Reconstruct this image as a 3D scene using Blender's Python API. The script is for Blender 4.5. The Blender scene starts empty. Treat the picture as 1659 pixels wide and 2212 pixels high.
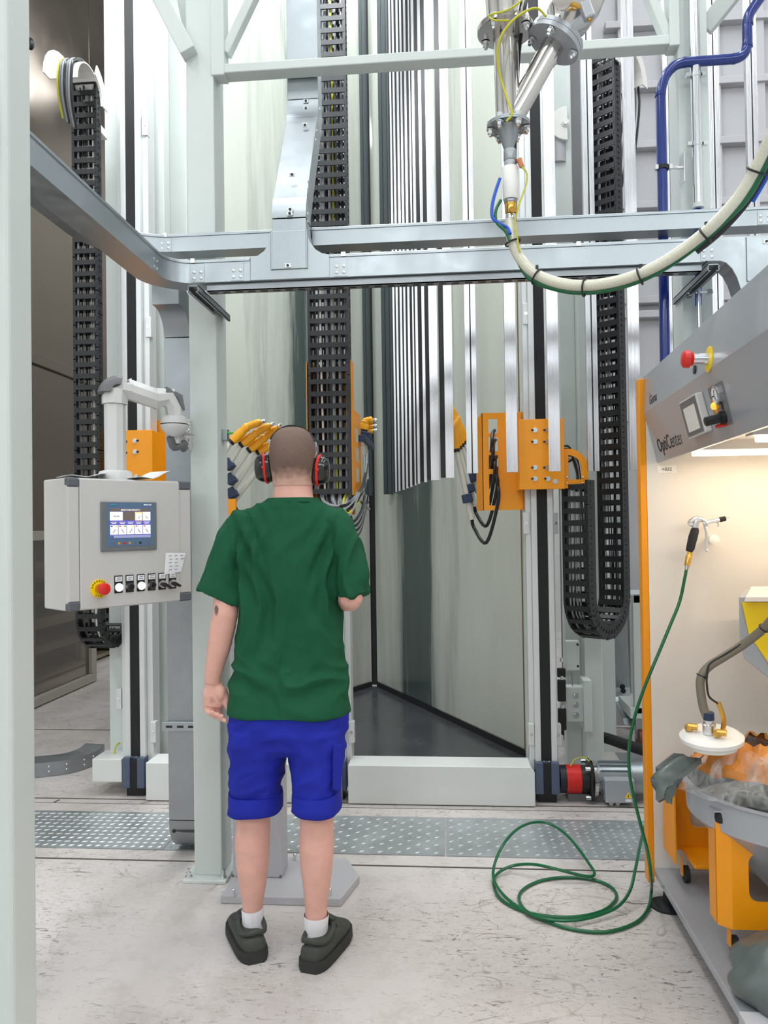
import bpy, bmesh, math, random
import numpy as np
from mathutils import Vector as V, Matrix as M, noise as NZ

# ------------------------------------------------------------------ camera, lamps, exposure
S = bpy.context.scene
COL = S.collection
R_ = math.radians
CAM_H, YAW, PITCH, ROLL, FPX = 1.475, R_(4.8), R_(0.9), -0.0145, 1660.0
_f0 = V((-math.sin(YAW) * math.cos(PITCH), math.cos(YAW) * math.cos(PITCH), math.sin(PITCH)))
_r0 = V((math.cos(YAW), math.sin(YAW), 0))
_u0 = _r0.cross(_f0)
_r = _r0 * math.cos(ROLL) + _u0 * math.sin(ROLL)
_u = _u0 * math.cos(ROLL) - _r0 * math.sin(ROLL)
cd = bpy.data.cameras.new('camera')
cam = bpy.data.objects.new('camera', cd)
COL.objects.link(cam)
cd.sensor_fit = 'VERTICAL'
cd.sensor_height = 24.0
cd.lens = 24.0 * FPX / 2212.0
cd.clip_start = 0.05
cam.matrix_world = M(((_r.x, _u.x, -_f0.x, 0), (_r.y, _u.y, -_f0.y, 0), (_r.z, _u.z, -_f0.z, CAM_H), (0, 0, 0, 1)))
S.camera = cam
w = bpy.data.worlds.new('world')
S.world = w
w.use_nodes = True
w.node_tree.nodes['Background'].inputs[0].default_value = (0.86, 0.93, 1.0, 1)
w.node_tree.nodes['Background'].inputs[1].default_value = 0.35
S.view_settings.view_transform = 'Standard'
S.view_settings.look = 'None'
S.view_settings.gamma = 1.0
S.view_settings.use_curve_mapping = False
S.view_settings.exposure = 0.0


def lamp(name, loc, sx, sy, power, col=(0.925, 0.975, 1.0), rot=(0, 0, 0)):
    ld = bpy.data.lights.new(name, 'AREA')
    ld.shape = 'RECTANGLE'
    ld.size, ld.size_y = sx, sy
    ld.energy, ld.color = power, col
    o = bpy.data.objects.new(name, ld)
    COL.objects.link(o)
    o.location, o.rotation_euler = loc, rot
    return o


LP = 58
for lx in (-4.2, -1.4, 1.4, 4.2):          # fluorescent rows under the hall roof
    for ly in (-1.6, 1.5, 4.6, 8.6):
        lamp('ceiling_lamp', (lx, ly, 7.3), 0.35, 2.6, LP)
lamp('booth_lamp', (-0.65, 5.7, 7.2), 1.0, 1.4, 150)  # unseen lamp added above the booth to brighten its inner walls
lamp('booth_mouth_fill', (-0.65, 3.45, 4.7), 2.6, 0.3, 66, rot=(R_(62), 0, 0))  # added fill light, out of view, aimed at walls, chain and profiles
for lx in (-4.0, 0.0, 4.0):                # unseen fill lamps added behind the viewer to brighten surfaces facing it
    lamp('wall_lamp', (lx, -3.6, 4.6), 3.0, 0.7, 52, rot=(R_(68), 0, 0))

# ------------------------------------------------------------------ pixel <-> place helpers


def ray(px, py):
    return _f0 * FPX + _r * (px - 829.5) - _u * (py - 1106.0)


def W(px, py, Y):
    d = ray(px, py)
    return V((0, 0, CAM_H)) + d * (Y / d.y)


def WX(px, py, X):
    d = ray(px, py)
    return V((0, 0, CAM_H)) + d * (X / d.x)


def G(px, py, z=0.0):
    d = ray(px, py)
    return V((0, 0, CAM_H)) + d * ((z - CAM_H) / d.z)


# ------------------------------------------------------------------ materials
def C(h):
    h = h.lstrip('#')
    c = [int(h[i:i + 2], 16) / 255 for i in (0, 2, 4)]
    return tuple((x / 12.92 if x <= 0.04045 else ((x + 0.055) / 1.055) ** 2.4) for x in c) + (1,)


def mat(name, col, rough=0.5, metal=0.0, var=0.06, scale=6.0, bump=0.0, bscale=60.0, rvar=0.0, stretch=(1, 1, 1),
        emit=0.0, trans=0.0, alpha=1.0, spec=0.5, dirt=None, dscale=3.0, dlo=0.55, dhi=0.75, coat=0.0):
    m = bpy.data.materials.new(name)
    m.use_nodes = True
    nt = m.node_tree
    N, L = nt.nodes, nt.links
    b = N['Principled BSDF']
    c = C(col) if isinstance(col, str) else col
    b.inputs['Roughness'].default_value = rough
    b.inputs['Metallic'].default_value = metal
    b.inputs['Specular IOR Level'].default_value = spec
    b.inputs['Base Color'].default_value = c
    b.inputs['Transmission Weight'].default_value = trans
    b.inputs['Alpha'].default_value = alpha
    b.inputs['Coat Weight'].default_value = coat
    if emit:
        b.inputs['Emission Color'].default_value = c
        b.inputs['Emission Strength'].default_value = emit
    tc = N.new('ShaderNodeTexCoord')
    mp = N.new('ShaderNodeMapping')
    mp.inputs['Scale'].default_value = stretch
    L.new(tc.outputs['Object'], mp.inputs['Vector'])
    m['mp'] = 1
    if var or rvar or dirt:
        n = N.new('ShaderNodeTexNoise')
        n.inputs['Scale'].default_value = scale
        n.inputs['Detail'].default_value = 5
        n.inputs['Roughness'].default_value = 0.65
        L.new(mp.outputs[0], n.inputs['Vector'])
        mr = N.new('ShaderNodeMapRange')
        mr.inputs['From Min'].default_value = 0.3
        mr.inputs['From Max'].default_value = 0.7
        mr.inputs['To Min'].default_value = 1 - var
        mr.inputs['To Max'].default_value = 1 + var
        L.new(n.outputs['Fac'], mr.inputs['Value'])
        mx = N.new('ShaderNodeMix')
        mx.data_type = 'RGBA'
        mx.blend_type = 'MULTIPLY'
        mx.inputs['Factor'].default_value = 1
        mx.inputs['A'].default_value = c
        L.new(mr.outputs[0], mx.inputs['B'])
        out = mx.outputs['Result']
        if dirt:
            n2 = N.new('ShaderNodeTexNoise')
            n2.inputs['Scale'].default_value = dscale
            n2.inputs['Detail'].default_value = 8
            n2.inputs['Roughness'].default_value = 0.7
            L.new(mp.outputs[0], n2.inputs['Vector'])
            r2 = N.new('ShaderNodeMapRange')
            r2.inputs['From Min'].default_value = dlo
            r2.inputs['From Max'].default_value = dhi
            L.new(n2.outputs['Fac'], r2.inputs['Value'])
            m2 = N.new('ShaderNodeMix')
            m2.data_type = 'RGBA'
            L.new(r2.outputs[0], m2.inputs['Factor'])
            L.new(out, m2.inputs['A'])
            m2.inputs['B'].default_value = C(dirt)
            out = m2.outputs['Result']
        L.new(out, b.inputs['Base Color'])
        if rvar:
            r3 = N.new('ShaderNodeMapRange')
            r3.inputs['From Min'].default_value = 0.3
            r3.inputs['From Max'].default_value = 0.7
            r3.inputs['To Min'].default_value = max(0.02, rough - rvar)
            r3.inputs['To Max'].default_value = min(1, rough + rvar)
            L.new(n.outputs['Fac'], r3.inputs['Value'])
            L.new(r3.outputs[0], b.inputs['Roughness'])
    if bump:
        n4 = N.new('ShaderNodeTexNoise')
        n4.inputs['Scale'].default_value = bscale
        n4.inputs['Detail'].default_value = 4
        L.new(mp.outputs[0], n4.inputs['Vector'])
        bp = N.new('ShaderNodeBump')
        bp.inputs['Strength'].default_value = bump
        bp.inputs['Distance'].default_value = 0.01
        L.new(n4.outputs['Fac'], bp.inputs['Height'])
        L.new(bp.outputs[0], b.inputs['Normal'])
    return m


PAINT = mat('pale_green_grey_paint', '#cdd4d0', 0.42, var=0.03, scale=3)
WHITE = mat('white_paint', '#dcdedb', 0.4, var=0.03, scale=5, dirt='#8f8f8a', dscale=9, dlo=0.66, dhi=0.8)
GALV = mat('galvanised_steel', '#a6adb1', 0.36, 0.85, var=0.08, scale=9, rvar=0.08)
GALVD = mat('dull_galvanised_steel', '#9da2a6', 0.42, 0.85, var=0.1, scale=6, rvar=0.1)
ALU = mat('raw_aluminium', '#e2e2e6', 0.3, 0.9, var=0.05, scale=5, rvar=0.06, stretch=(14, 14, 0.5))
RAIL = mat('white_aluminium_rail', '#d9dbdb', 0.35, 0.25, var=0.04, scale=5, stretch=(6, 6, 0.4))
STAIN = mat('polished_stainless', '#cfccc8', 0.16, 1.0, var=0.04, scale=4, rvar=0.05)
SHEET = mat('brushed_stainless_sheet', '#73695e', 0.2, 0.97, var=0.04, scale=1.2, rvar=0.06, stretch=(1, 1, 1))
CHROME = mat('bright_zinc', '#dfe2e4', 0.2, 1.0, var=0.02)
BLACK = mat('black_plastic', '#17181b', 0.4, var=0.1)
CHAINM = mat('dark_grey_chain_plastic', '#2b2c2f', 0.5, var=0.12)
CHAINB = mat('black_chain_plastic', '#151618', 0.45, var=0.1)
BELT = mat('black_belt', '#1a191b', 0.7, var=0.15, scale=30)
ORANGE = mat('orange_paint', '#f09806', 0.38, var=0.04)
YELLOW = mat('signal_yellow', '#fbd500', 0.4, var=0.03)
GUNY = mat('gun_yellow_plastic', '#f2a70c', 0.33, var=0.05, scale=12)
CREAM = mat('cream_plastic', '#d9d7cc', 0.4, var=0.04)
NAVY = mat('navy_plastic', '#1f3354', 0.45, var=0.08)
BLUEGREY = mat('blue_grey_cast', '#4e5a70', 0.5, var=0.08)
BLUE = mat('blue_pipe_paint', '#0c2a78', 0.22, var=0.05, coat=0.4)
RED = mat('red_plastic', '#d92a22', 0.35, var=0.03)
REDP = mat('red_enamel', '#cf1d16', 0.32, var=0.03)
BRASS = mat('brass', '#d8ab55', 0.25, 1.0, var=0.05)
COPPER = mat('copper_clip', '#c8875f', 0.35, 0.8)
CAB = mat('cabinet_grey', '#c9c7c4', 0.5, var=0.02)
CABD = mat('cabinet_corner_grey', '#5d6269', 0.5, var=0.03)
GREYP = mat('light_grey_plastic', '#cfcfcd', 0.42, var=0.02)
DGREY = mat('mid_grey_plastic', '#6d6d70', 0.45, var=0.03)
SILVER = mat('silver_paint', '#a9adb3', 0.3, 0.25, var=0.03, scale=2)
BEIGE = mat('warm_white_sheet', '#e0dad3', 0.5, var=0.02, scale=2)
PANEL = mat('grey_enclosure_panel', '#b6b5b9', 0.5, var=0.03, scale=2)
PLASTW = mat('white_plastic', '#e9e7e2', 0.4, var=0.03)
RUBBER = mat('black_rubber', '#202022', 0.75, var=0.1)
FOAM = mat('cream_foam', '#dcd5bd', 0.85, var=0.06, scale=25, bump=0.6, bscale=35)
BROWN = mat('brown_seal', '#7d6647', 0.7, var=0.12)
GHOSE = mat('green_hose', '#0b5f38', 0.28, var=0.08, scale=10)
CLHOSE = mat('clear_braided_hose', '#d3d0bd', 0.25, var=0.1, scale=220, stretch=(1, 1, 1), coat=0.3)
DHOSE = mat('grey_brown_hose', '#77705f', 0.45, var=0.06)
WIREYG = mat('yellow_green_wire', '#c2bd26', 0.4, var=0.12, scale=30)
WIREGR = mat('grey_cable', '#8f9296', 0.45, var=0.08)
WIREBK = mat('black_cable', '#1c1c1e', 0.35, var=0.08)
WIREBL = mat('blue_tube', '#1c56c4', 0.35, var=0.05)
PAPER = mat('paper', '#eeeef2', 0.8, var=0.02)
INK = mat('dark_print', '#23232a', 0.7, var=0)
GOLDF = mat('amber_print', '#e59a1c', 0.5, var=0)
ANTH = mat('anthracite_powder_coat', '#3f484b', 0.5, var=0.08, scale=3)
LEDW = mat('lit_white_button', '#ffffff', 0.4, var=0, emit=3.0)
TUBEW = mat('warm_fluorescent_tube', '#ffe9c4', 0.4, var=0, emit=7.0)
BAG = mat('grey_green_polythene', '#5d6664', 0.32, var=0.15, scale=7, bump=0.35, bscale=16)
CLEAR = mat('clear_polythene', '#d9dcdc', 0.16, var=0, alpha=0.30, spec=0.9, bump=1.0, bscale=30)
OBAG = mat('orange_bag', '#c87f32', 0.45, var=0.2, scale=14, bump=0.5, bscale=30)
PLATE = mat('checker_plate_steel', '#b9bec0', 0.4, 0.7, var=0.12, scale=5, rvar=0.1)

# ------------------------------------------------------------------ mesh builder


class B:
    def __init__(s):
        s.v, s.f, s.sm = [], [], []

    def add(s, vs, fs, smooth=False):
        k = len(s.v)
        s.v += [tuple(p) for p in vs]
        s.f += [tuple(i + k for i in q) for q in fs]
        s.sm += [smooth] * len(fs)
        return s

    def box(s, x0, x1, y0, y1, z0, z1):
        return s.add([(x, y, z) for z in (z0, z1) for y in (y0, y1) for x in (x0, x1)],
                     [(0, 2, 3, 1), (4, 5, 7, 6), (0, 1, 5, 4), (2, 6, 7, 3), (0, 4, 6, 2), (1, 3, 7, 5)])

    def obox(s, c, size, ax=None):
        """box with centre, full sizes and axes (three vectors)"""
        ax = ax or (V((1, 0, 0)), V((0, 1, 0)), V((0, 0, 1)))
        c = V(c)
        vs = [c + ax[0] * (i * size[0] / 2) + ax[1] * (j * size[1] / 2) + ax[2] * (k * size[2] / 2)
              for k in (-1, 1) for j in (-1, 1) for i in (-1, 1)]
        return s.add(vs, [(0, 2, 3, 1), (4, 5, 7, 6), (0, 1, 5, 4), (2, 6, 7, 3), (0, 4, 6, 2), (1, 3, 7, 5)])

    def bar(s, p0, p1, wd, ht, up=(0, 0, 1)):
        p0, p1 = V(p0), V(p1)
        d = (p1 - p0)
        z = d.normalized()
        x = z.cross(V(up))
        if x.length < 1e-4:
            x = z.cross(V((0, 1, 0)))
        x.normalize()
        return s.obox((p0 + p1) / 2, (wd, ht, d.length), (x, x.cross(z) * -1, z))

    def prism(s, pts, vec):
        vec = V(vec)
        n = len(pts)
        a = [V(p) for p in pts]
        fs = [tuple(range(n))[::-1], tuple(range(n, 2 * n))]
        fs += [(i, (i + 1) % n, n + (i + 1) % n, n + i) for i in range(n)]
        return s.add(a + [p + vec for p in a], fs)

    def loft(s, rings, cap=True, smooth=True, closed=False):
        n = len(rings[0])
        vs = [p for r in rings for p in r]
        fs = []
        m = len(rings)
        for k in range(m if closed else m - 1):
            a, b = k * n, ((k + 1) % m) * n
            fs += [(a + i, a + (i + 1) % n, b + (i + 1) % n, b + i) for i in range(n)]
        s.add(vs, fs, smooth)
        if cap and not closed:
            k = len(s.v) - len(vs)
            s.f += [tuple(k + i for i in range(n))[::-1], tuple(k + (m - 1) * n + i for i in range(n))]
            s.sm += [False, False]
        return s

    def tube(s, pts, r, n=8, cap=True, smooth=True):
        pts = [V(p) for p in pts]
        m = len(pts)
        rs = r if isinstance(r, (list, tuple)) else [r] * m
        T = []
        for i in range(m):
            t = pts[min(i + 1, m - 1)] - pts[max(i - 1, 0)]
            T.append(t.normalized() if t.length > 1e-9 else V((0, 0, 1)))
        nrm = T[0].orthogonal().normalized()
        rings = []
        for i in range(m):
            nrm = (nrm - T[i] * nrm.dot(T[i]))
            nrm = nrm.normalized() if nrm.length > 1e-6 else T[i].orthogonal().normalized()
            bn = T[i].cross(nrm)
            rings.append([pts[i] + (nrm * math.cos(a) + bn * math.sin(a)) * rs[i]
                          for a in [2 * math.pi * k / n for k in range(n)]])
        return s.loft(rings, cap, smooth)

    def cyl(s, p0, p1, r0, r1=None, n=16, smooth=True):
        return s.tube([p0, p1], [r0, r0 if r1 is None else r1], n, True, smooth)

    def lathe(s, base, axis, prof, n=24, smooth=True):
        """prof: list of (distance along axis, radius)"""
        axis = V(axis).normalized()
        x = axis.orthogonal().normalized()
        y = axis.cross(x)
        base = V(base)
        rings = [[base + axis * d + (x * math.cos(a) + y * math.sin(a)) * max(rr, 1e-4)
                  for a in [2 * math.pi * k / n for k in range(n)]] for d, rr in prof]
        return s.loft(rings, True, smooth)

    def ball(s, c, r, n=12, m=8):
        rx, ry, rz = r if isinstance(r, (tuple, list)) else (r, r, r)
        rings = []
        for k in range(m + 1):
            t = math.pi * (k / m - 0.5)
            q = max(math.cos(t), 0.01)
            rings.append([V(c) + V((rx * q * math.cos(a), ry * q * math.sin(a), rz * math.sin(t)))
                          for a in [2 * math.pi * i / n for i in range(n)]])
        return s.loft(rings, True, True)

    def bolt(s, c, axis, r=0.008, h=0.006):
        """hex head on a round washer"""
        axis = V(axis).normalized()
        c = V(c)
        s.tube([c, c + axis * h * 0.4], r * 1.5, 10, True, False)
        return s.tube([c + axis * h * 0.4, c + axis * h * 1.4], r, 6, True, False)

    def mesh(s, name, off=V((0, 0, 0)), angle=40):
        me = bpy.data.meshes.new(name)
        me.from_pydata([tuple(V(p) - off) for p in s.v], [], s.f)
        bm = bmesh.new()
        bm.from_mesh(me)
        bmesh.ops.recalc_face_normals(bm, faces=bm.faces)
        bm.to_mesh(me)
        bm.free()
        if any(s.sm):
            me.polygons.foreach_set('use_smooth', [True] * len(me.polygons))
            me.set_sharp_from_angle(angle=R_(angle))
        return me

    def build(s, name, m, parent=None, bevel=0.0, kind=None, label=None, seg=2, angle=40):
        off = parent['base_v'] if parent is not None else (0, 0, 0)
        off = V(off)
        loc = None
        if parent is None:
            xs, ys, zs = zip(*s.v)
            loc = off = V(((min(xs) + max(xs)) / 2, (min(ys) + max(ys)) / 2, min(zs)))
        me = s.mesh(name, off, angle)
        me.materials.append(m)
        o = bpy.data.objects.new(name, me)
        COL.objects.link(o)
        if parent is not None:
            o.parent = parent
        else:
            o.location = loc
        o['base_v'] = tuple(off)
        if bevel:
            md = o.modifiers.new('edge', 'BEVEL')
            md.width, md.segments, md.limit_method, md.angle_limit = bevel, seg, 'ANGLE', R_(50)
            md.harden_normals = False
        if kind:
            o['kind'] = kind
        if label:
            o['label'] = label
        return o


def thing(name, label, cat, loc, group=None):
    o = bpy.data.objects.new(name, None)
    COL.objects.link(o)
    o.empty_display_size = 0.05
    o.location = loc
    o['base_v'] = tuple(loc)
    o['label'], o['category'] = label, cat
    if group:
        o['group'] = group
    return o


def tag(o, label, cat, group=None):
    o['label'], o['category'] = label, cat
    if group:
        o['group'] = group
    return o


def dup(root, off, label=None):
    def cp(o, par):
        c = o.copy()
        COL.objects.link(c)
        c.parent = par
        for ch in o.children:
            cp(ch, c)
        return c
    c = cp(root, None)
    c.location = V(root.location) + V(off)
    c['base_v'] = tuple(c.location)
    if label:
        c['label'] = label
    return c


def inst(me, name, parent, mw):
    o = bpy.data.objects.new(name, me)
    COL.objects.link(o)
    o.parent = parent
    o.matrix_local = M.Translation(-V(parent['base_v'])) @ mw
    return o


def smooth_path(pts, k=6):
    """Catmull-Rom through pts"""
    P = [V(p) for p in pts]
    P = [P[0] * 2 - P[1]] + P + [P[-1] * 2 - P[-2]]
    out = []
    for i in range(1, len(P) - 2):
        a, b, c, d = P[i - 1], P[i], P[i + 1], P[i + 2]
        for j in range(k):
            t = j / k
            out.append(0.5 * ((2 * b) + (c - a) * t + (2 * a - 5 * b + 4 * c - d) * t * t + (3 * b - a - 3 * c + d) * t ** 3))
    out.append(P[-2])
    return out


def text(body, parent, loc, ax, h, m, name='lettering', align='CENTER'):
    """flat lettering: ax = (right, up) unit vectors, h = cap height"""
    cu = bpy.data.curves.new(name, 'FONT')
    cu.body = body
    cu.size = h / 0.69
    cu.align_x = align
    cu.align_y = 'CENTER'
    cu.extrude = 0.0006
    cu.resolution_u = 2
    cu.materials.append(m)
    tmp = bpy.data.objects.new(name, cu)
    me = bpy.data.meshes.new_from_object(tmp)
    bpy.data.objects.remove(tmp)
    o = bpy.data.objects.new(name, me)
    COL.objects.link(o)
    r, u = V(ax[0]).normalized(), V(ax[1]).normalized()
    n = r.cross(u)
    p = V(loc) - V(parent['base_v']) if parent is not None else V(loc)
    o.parent = parent
    o.matrix_local = M(((r.x, u.x, n.x, p.x), (r.y, u.y, n.y, p.y), (r.z, u.z, n.z, p.z), (0, 0, 0, 1)))
    return o


def rrect(w_, h_, r, n=4):
    out = []
    for cx, cy, a0 in ((w_ / 2 - r, h_ / 2 - r, 0), (-w_ / 2 + r, h_ / 2 - r, 90), (-w_ / 2 + r, -h_ / 2 + r, 180), (w_ / 2 - r, -h_ / 2 + r, 270)):
        out += [(cx + r * math.cos(R_(a0 + 90 * k / n)), cy + r * math.sin(R_(a0 + 90 * k / n))) for k in range(n + 1)]
    return out


def sweep(path, sect):
    """sweep a closed section (offset to the right of travel, height) along a level path of (x, y)"""
    n = len(path)
    rings = []
    for i in range(n):
        p = V(path[i]).to_2d()
        t0 = (p - V(path[i - 1]).to_2d()).normalized() if i else None
        t1 = (V(path[i + 1]).to_2d() - p).normalized() if i < n - 1 else None
        t0, t1 = t0 or t1, t1 or t0
        t = (t0 + t1).normalized()
        nr = V((t.y, -t.x)) / max(0.3, t.dot(t1))
        rings.append([V((p.x + nr.x * o, p.y + nr.y * o, z)) for o, z in sect])
    return rings
# ------------------------------------------------------------------ the hall
def floor_mat():
    m = bpy.data.materials.new('worn_painted_concrete')
    m.use_nodes = True
    N, L = m.node_tree.nodes, m.node_tree.links
    b = N['Principled BSDF']
    b.inputs['Roughness'].default_value = 0.42
    tc = N.new('ShaderNodeTexCoord')

    def noise(scale, det=6, rough=0.6, st=(1, 1, 1), rot=0, dist=0.0):
        mp = N.new('ShaderNodeMapping')
        mp.inputs['Scale'].default_value = st
        mp.inputs['Rotation'].default_value = (0, 0, R_(rot))
        L.new(tc.outputs['Object'], mp.inputs['Vector'])
        n = N.new('ShaderNodeTexNoise')
        n.inputs['Scale'].default_value = scale
        n.inputs['Detail'].default_value = det
        n.inputs['Roughness'].default_value = rough
        n.inputs['Distortion'].default_value = dist
        L.new(mp.outputs[0], n.inputs['Vector'])
        return n.outputs['Fac']

    def rng(v, a, b_, c=0.0, d=1.0):
        r = N.new('ShaderNodeMapRange')
        r.inputs['From Min'].default_value, r.inputs['From Max'].default_value = a, b_
        r.inputs['To Min'].default_value, r.inputs['To Max'].default_value = c, d
        L.new(v, r.inputs['Value'])
        return r.outputs[0]

    def mix(f, a, b_):
        x = N.new('ShaderNodeMix')
        x.data_type = 'RGBA'
        L.new(f, x.inputs['Factor'])
        for k, s_ in (('A', a), ('B', b_)):
            if isinstance(s_, tuple):
                x.inputs[k].default_value = s_
            else:
                L.new(s_, x.inputs[k])
        return x.outputs['Result']

    def mul(a, b_):
        x = N.new('ShaderNodeMath')
        x.operation = 'MULTIPLY'
        L.new(a, x.inputs[0])
        L.new(b_, x.inputs[1])
        return x.outputs[0]
    c = mix(rng(noise(0.9, 5), 0.35, 0.7), C('#cfc8c5'), C('#bcb4b0'))
    c = mix(rng(noise(4.5, 8, 0.75), 0.48, 0.8, 0, 0.7), c, C('#978d86'))
    c = mix(rng(noise(2.2, 4, 0.6, (1, 1, 1)), 0.5, 0.8, 0, 0.55), c, C('#ddd7d2'))
    worn = rng(noise(1.3, 4), 0.33, 0.55)
    for rot, st, sc, lo in ((100, (1, 4.0, 1), 12, 0.6), (75, (1, 5, 1), 16, 0.605), (-55, (1, 3.5, 1), 9, 0.605), (30, (1, 2.2, 1), 30, .615), (120, (1, 2.5, 1), 22, .61)):
        sp = rng(noise(sc, 7, 0.7, st, rot, 1.6), lo, lo + 0.05, 0, 0.8)
        c = mix(mul(sp, worn), c, C('#544b45'))
    # thin curved scuff lines
    for sc, rot in ((1.3, 10), (2.1, 60), (1.7, 130)):
        n = noise(sc, 2, 0.5, (1, 1.6, 1), rot, 1.5)
        s1 = N.new('ShaderNodeMath')
        s1.operation = 'SUBTRACT'
        L.new(n, s1.inputs[0])
        s1.inputs[1].default_value = 0.5
        s2 = N.new('ShaderNodeMath')
        s2.operation = 'ABSOLUTE'
        L.new(s1.outputs[0], s2.inputs[0])
        line = rng(s2.outputs[0], 0.0, 0.005, 0.6, 0)
        c = mix(mul(line, rng(noise(2.6, 3), 0.5, 0.62)), c, C('#756b64'))
    L.new(c, b.inputs['Base Color'])
    L.new(rng(noise(6, 5), 0.3, 0.7, 0.36, 0.55), b.inputs['Roughness'])
    bp = N.new('ShaderNodeBump')
    bp.inputs['Strength'].default_value = 0.15
    bp.inputs['Distance'].default_value = 0.004
    L.new(noise(40, 4), bp.inputs['Height'])
    L.new(bp.outputs[0], b.inputs['Normal'])
    return m


FLOORM = floor_mat()
WALLM = mat('hall_wall_paint', '#dcdcda', 0.7, var=0.03, scale=1)
CEILM = mat('hall_ceiling', '#dfe0e0', 0.8, var=0.03, scale=1)
JOINT = mat('dark_joint', '#5b534d', 0.8, var=0.1)


def struct(b, name, m, parent=None, bevel=0):
    o = b.build(name, m, parent, bevel)
    if parent is None:
        o['kind'] = 'structure'
    return o


XW, XE, YS, YN, ZC = -6.5, 6.5, -4.0, 10.5, 8.0
fl = struct(B().box(XW, XE, YS, YN, -0.2, 0.0), 'floor', FLOORM)
struct(B().box(XW, XE, YN, YN + 0.2, 0, ZC), 'wall_back', WALLM)
struct(B().box(XW - 0.2, XW, YS, YN, 0, ZC), 'wall_left', WALLM)
struct(B().box(XE, XE + 0.2, YS, YN, 0, ZC), 'wall_right', WALLM)
struct(B().box(XW, XE, YS - 0.2, YS, 0, ZC), 'wall_front', WALLM)
struct(B().box(XW, XE, YS, YN, ZC, ZC + 0.2), 'ceiling', CEILM)

# checker plate trench covers with slab strips either side
YP0, YP1 = G(829, 1848).y, G(829, 1766).y
YJ0, YJ1 = G(829, 1871).y, G(829, 1747).y
for ya, yb in ((YJ0, YP0 - 0.004), (YP1 + 0.004, YJ1)):
    B().box(-4.5, 4.5, ya, yb, -0.001, 0.003).build('slab_strip', FLOORM, fl)
for yj in (YJ0, YJ1, YJ1 + 0.07):
    B().box(-4.5, 4.5, yj - 0.003, yj + 0.003, -0.002, 0.0035).build('slab_joint', JOINT, fl)
ga, gb = G(80, 1768), G(128, 1728)
B().prism([(ga.x - .1, ga.y - .1, .0015), (ga.x - .09, ga.y - .1, .0015), (gb.x + .005, gb.y, .0015), (gb.x - .005, gb.y, .0015)], (0, 0, .001)).build('slab_joint', JOINT, fl)
ga, gb = G(80, 1576), G(230, 1577)
B().box(-4.5, gb.x + 0.3, ga.y - .006, ga.y + .006, 0, 0.002).build('slab_joint', JOINT, fl)

xs = [-4.4, G(385, 1800).x, G(963, 1810).x, 2.6]
pl_lab = ['diamond checker plate trench cover left of the pillar, under the control cabinet',
          'diamond checker plate trench cover behind the man between pillar and plate joint',
          'diamond checker plate trench cover on the right, under the green hose loop']
for i in range(3):
    x0, x1 = xs[i] + 0.003, xs[i + 1] - 0.003
    p = tag(B().box(x0, x1, YP0, YP1, -0.004, 0.006).build('checker_plate', PLATE), pl_lab[i], 'floor plate', 'checker plates over the trench')
    t = B()
    st = 0.042
    nx, ny = int((x1 - x0) / st), int((YP1 - YP0) / st)
    for a in range(nx):
        for c in range(ny):
            px_, py_ = x0 + st * (a + 0.6), YP0 + st * (c + 0.6)
            if px_ < -3.2 or px_ > 1.2:
                continue
            an = R_(28 if (a + c) % 2 else -62) if i else R_(20 if c % 2 else 35)
            dx, dy = math.cos(an), math.sin(an)
            l_, w_ = 0.016, 0.005
            t.add([(px_ - dx * l_, py_ - dy * l_, .006), (px_ + dy * w_, py_ - dx * w_, .006), (px_ + dx * l_, py_ + dy * l_, .006),
                   (px_ - dy * w_, py_ + dx * w_, .006), (px_ - dx * l_ * .5, py_ - dy * l_ * .5, .009), (px_ + dx * l_ * .5, py_ + dy * l_ * .5, .009)],
                  [(0, 1, 4), (1, 5, 4), (1, 2, 5), (2, 3, 5), (3, 4, 5), (3, 0, 4)])
    t.build('tread_pattern', PLATE, p, kind='stuff')

# near post at the left edge of the view
pr = W(75, 1106, 1.735).x
t = thing('steel_post', 'pale grey-green steel post close by at the left edge, running full height', 'post', (pr - .07, 1.63, 0))
B().box(pr - 0.12, pr, 1.63, 1.735, 0.012, 6.5).build('shaft', PAINT, t, bevel=0.012, seg=3)
B().box(pr - 0.18, pr + 0.06, 1.57, 1.80, 0, 0.012).build('base_plate', PAINT, t, bevel=0.003)

# gantry frame: two columns, truss beam and braces
YC = 3.17
xa0, xa1 = W(419, 1800, YC).x, W(479, 1800, YC).x
t = thing('gantry_frame', 'pale grey-green steel gantry with pillar beside the control cabinet and overhead truss', 'steel frame', ((xa0 + xa1) / 2, YC + .07, 0))
B().box(xa0, xa1, YC, YC + 0.15, 0.012, 6.8).build('column', PAINT, t, bevel=0.006)
bx0, bx1 = xa0 - 0.035, xa1 + 0.03
B().box(bx0, bx1, YC - 0.05, YC + 0.2, 0, 0.014).build('base_plate', PAINT, t, bevel=0.003)
for sx in (bx0 + 0.018, bx1 - 0.018):
    bb = B().bolt((sx, YC - 0.022, 0.014), (0, 0, 1), 0.010, 0.014)
    bb.cyl((sx, YC - .022, .02), (sx, YC - .022, .05), 0.006, n=8)
    bb.build('anchor_bolt', CHROME, t)
YB = 3.17
xr0, xr1 = W(1467, 300, YB + 0.02).x, W(1533, 300, YB + 0.02).x
B().box(xr0, xr1, YB + .02, YB + .16, 0.012, 6.8).build('column', PAINT, t, bevel=0.006)
B().box(xr0 - .04, xr1 + .04, YB - .02, YB + .2, 0, 0.012).build('base_plate', PAINT, t)
zb = W(900, 130, YB).z
zt = W(900, 110, YB).z
B().box(xa1, xr0, YB, YB + .075, zb, zt).build('bottom_chord', PAINT, t, bevel=0.004)
xv0, xv1 = W(462, 100, YB).x, W(484, 100, YB).x
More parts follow.
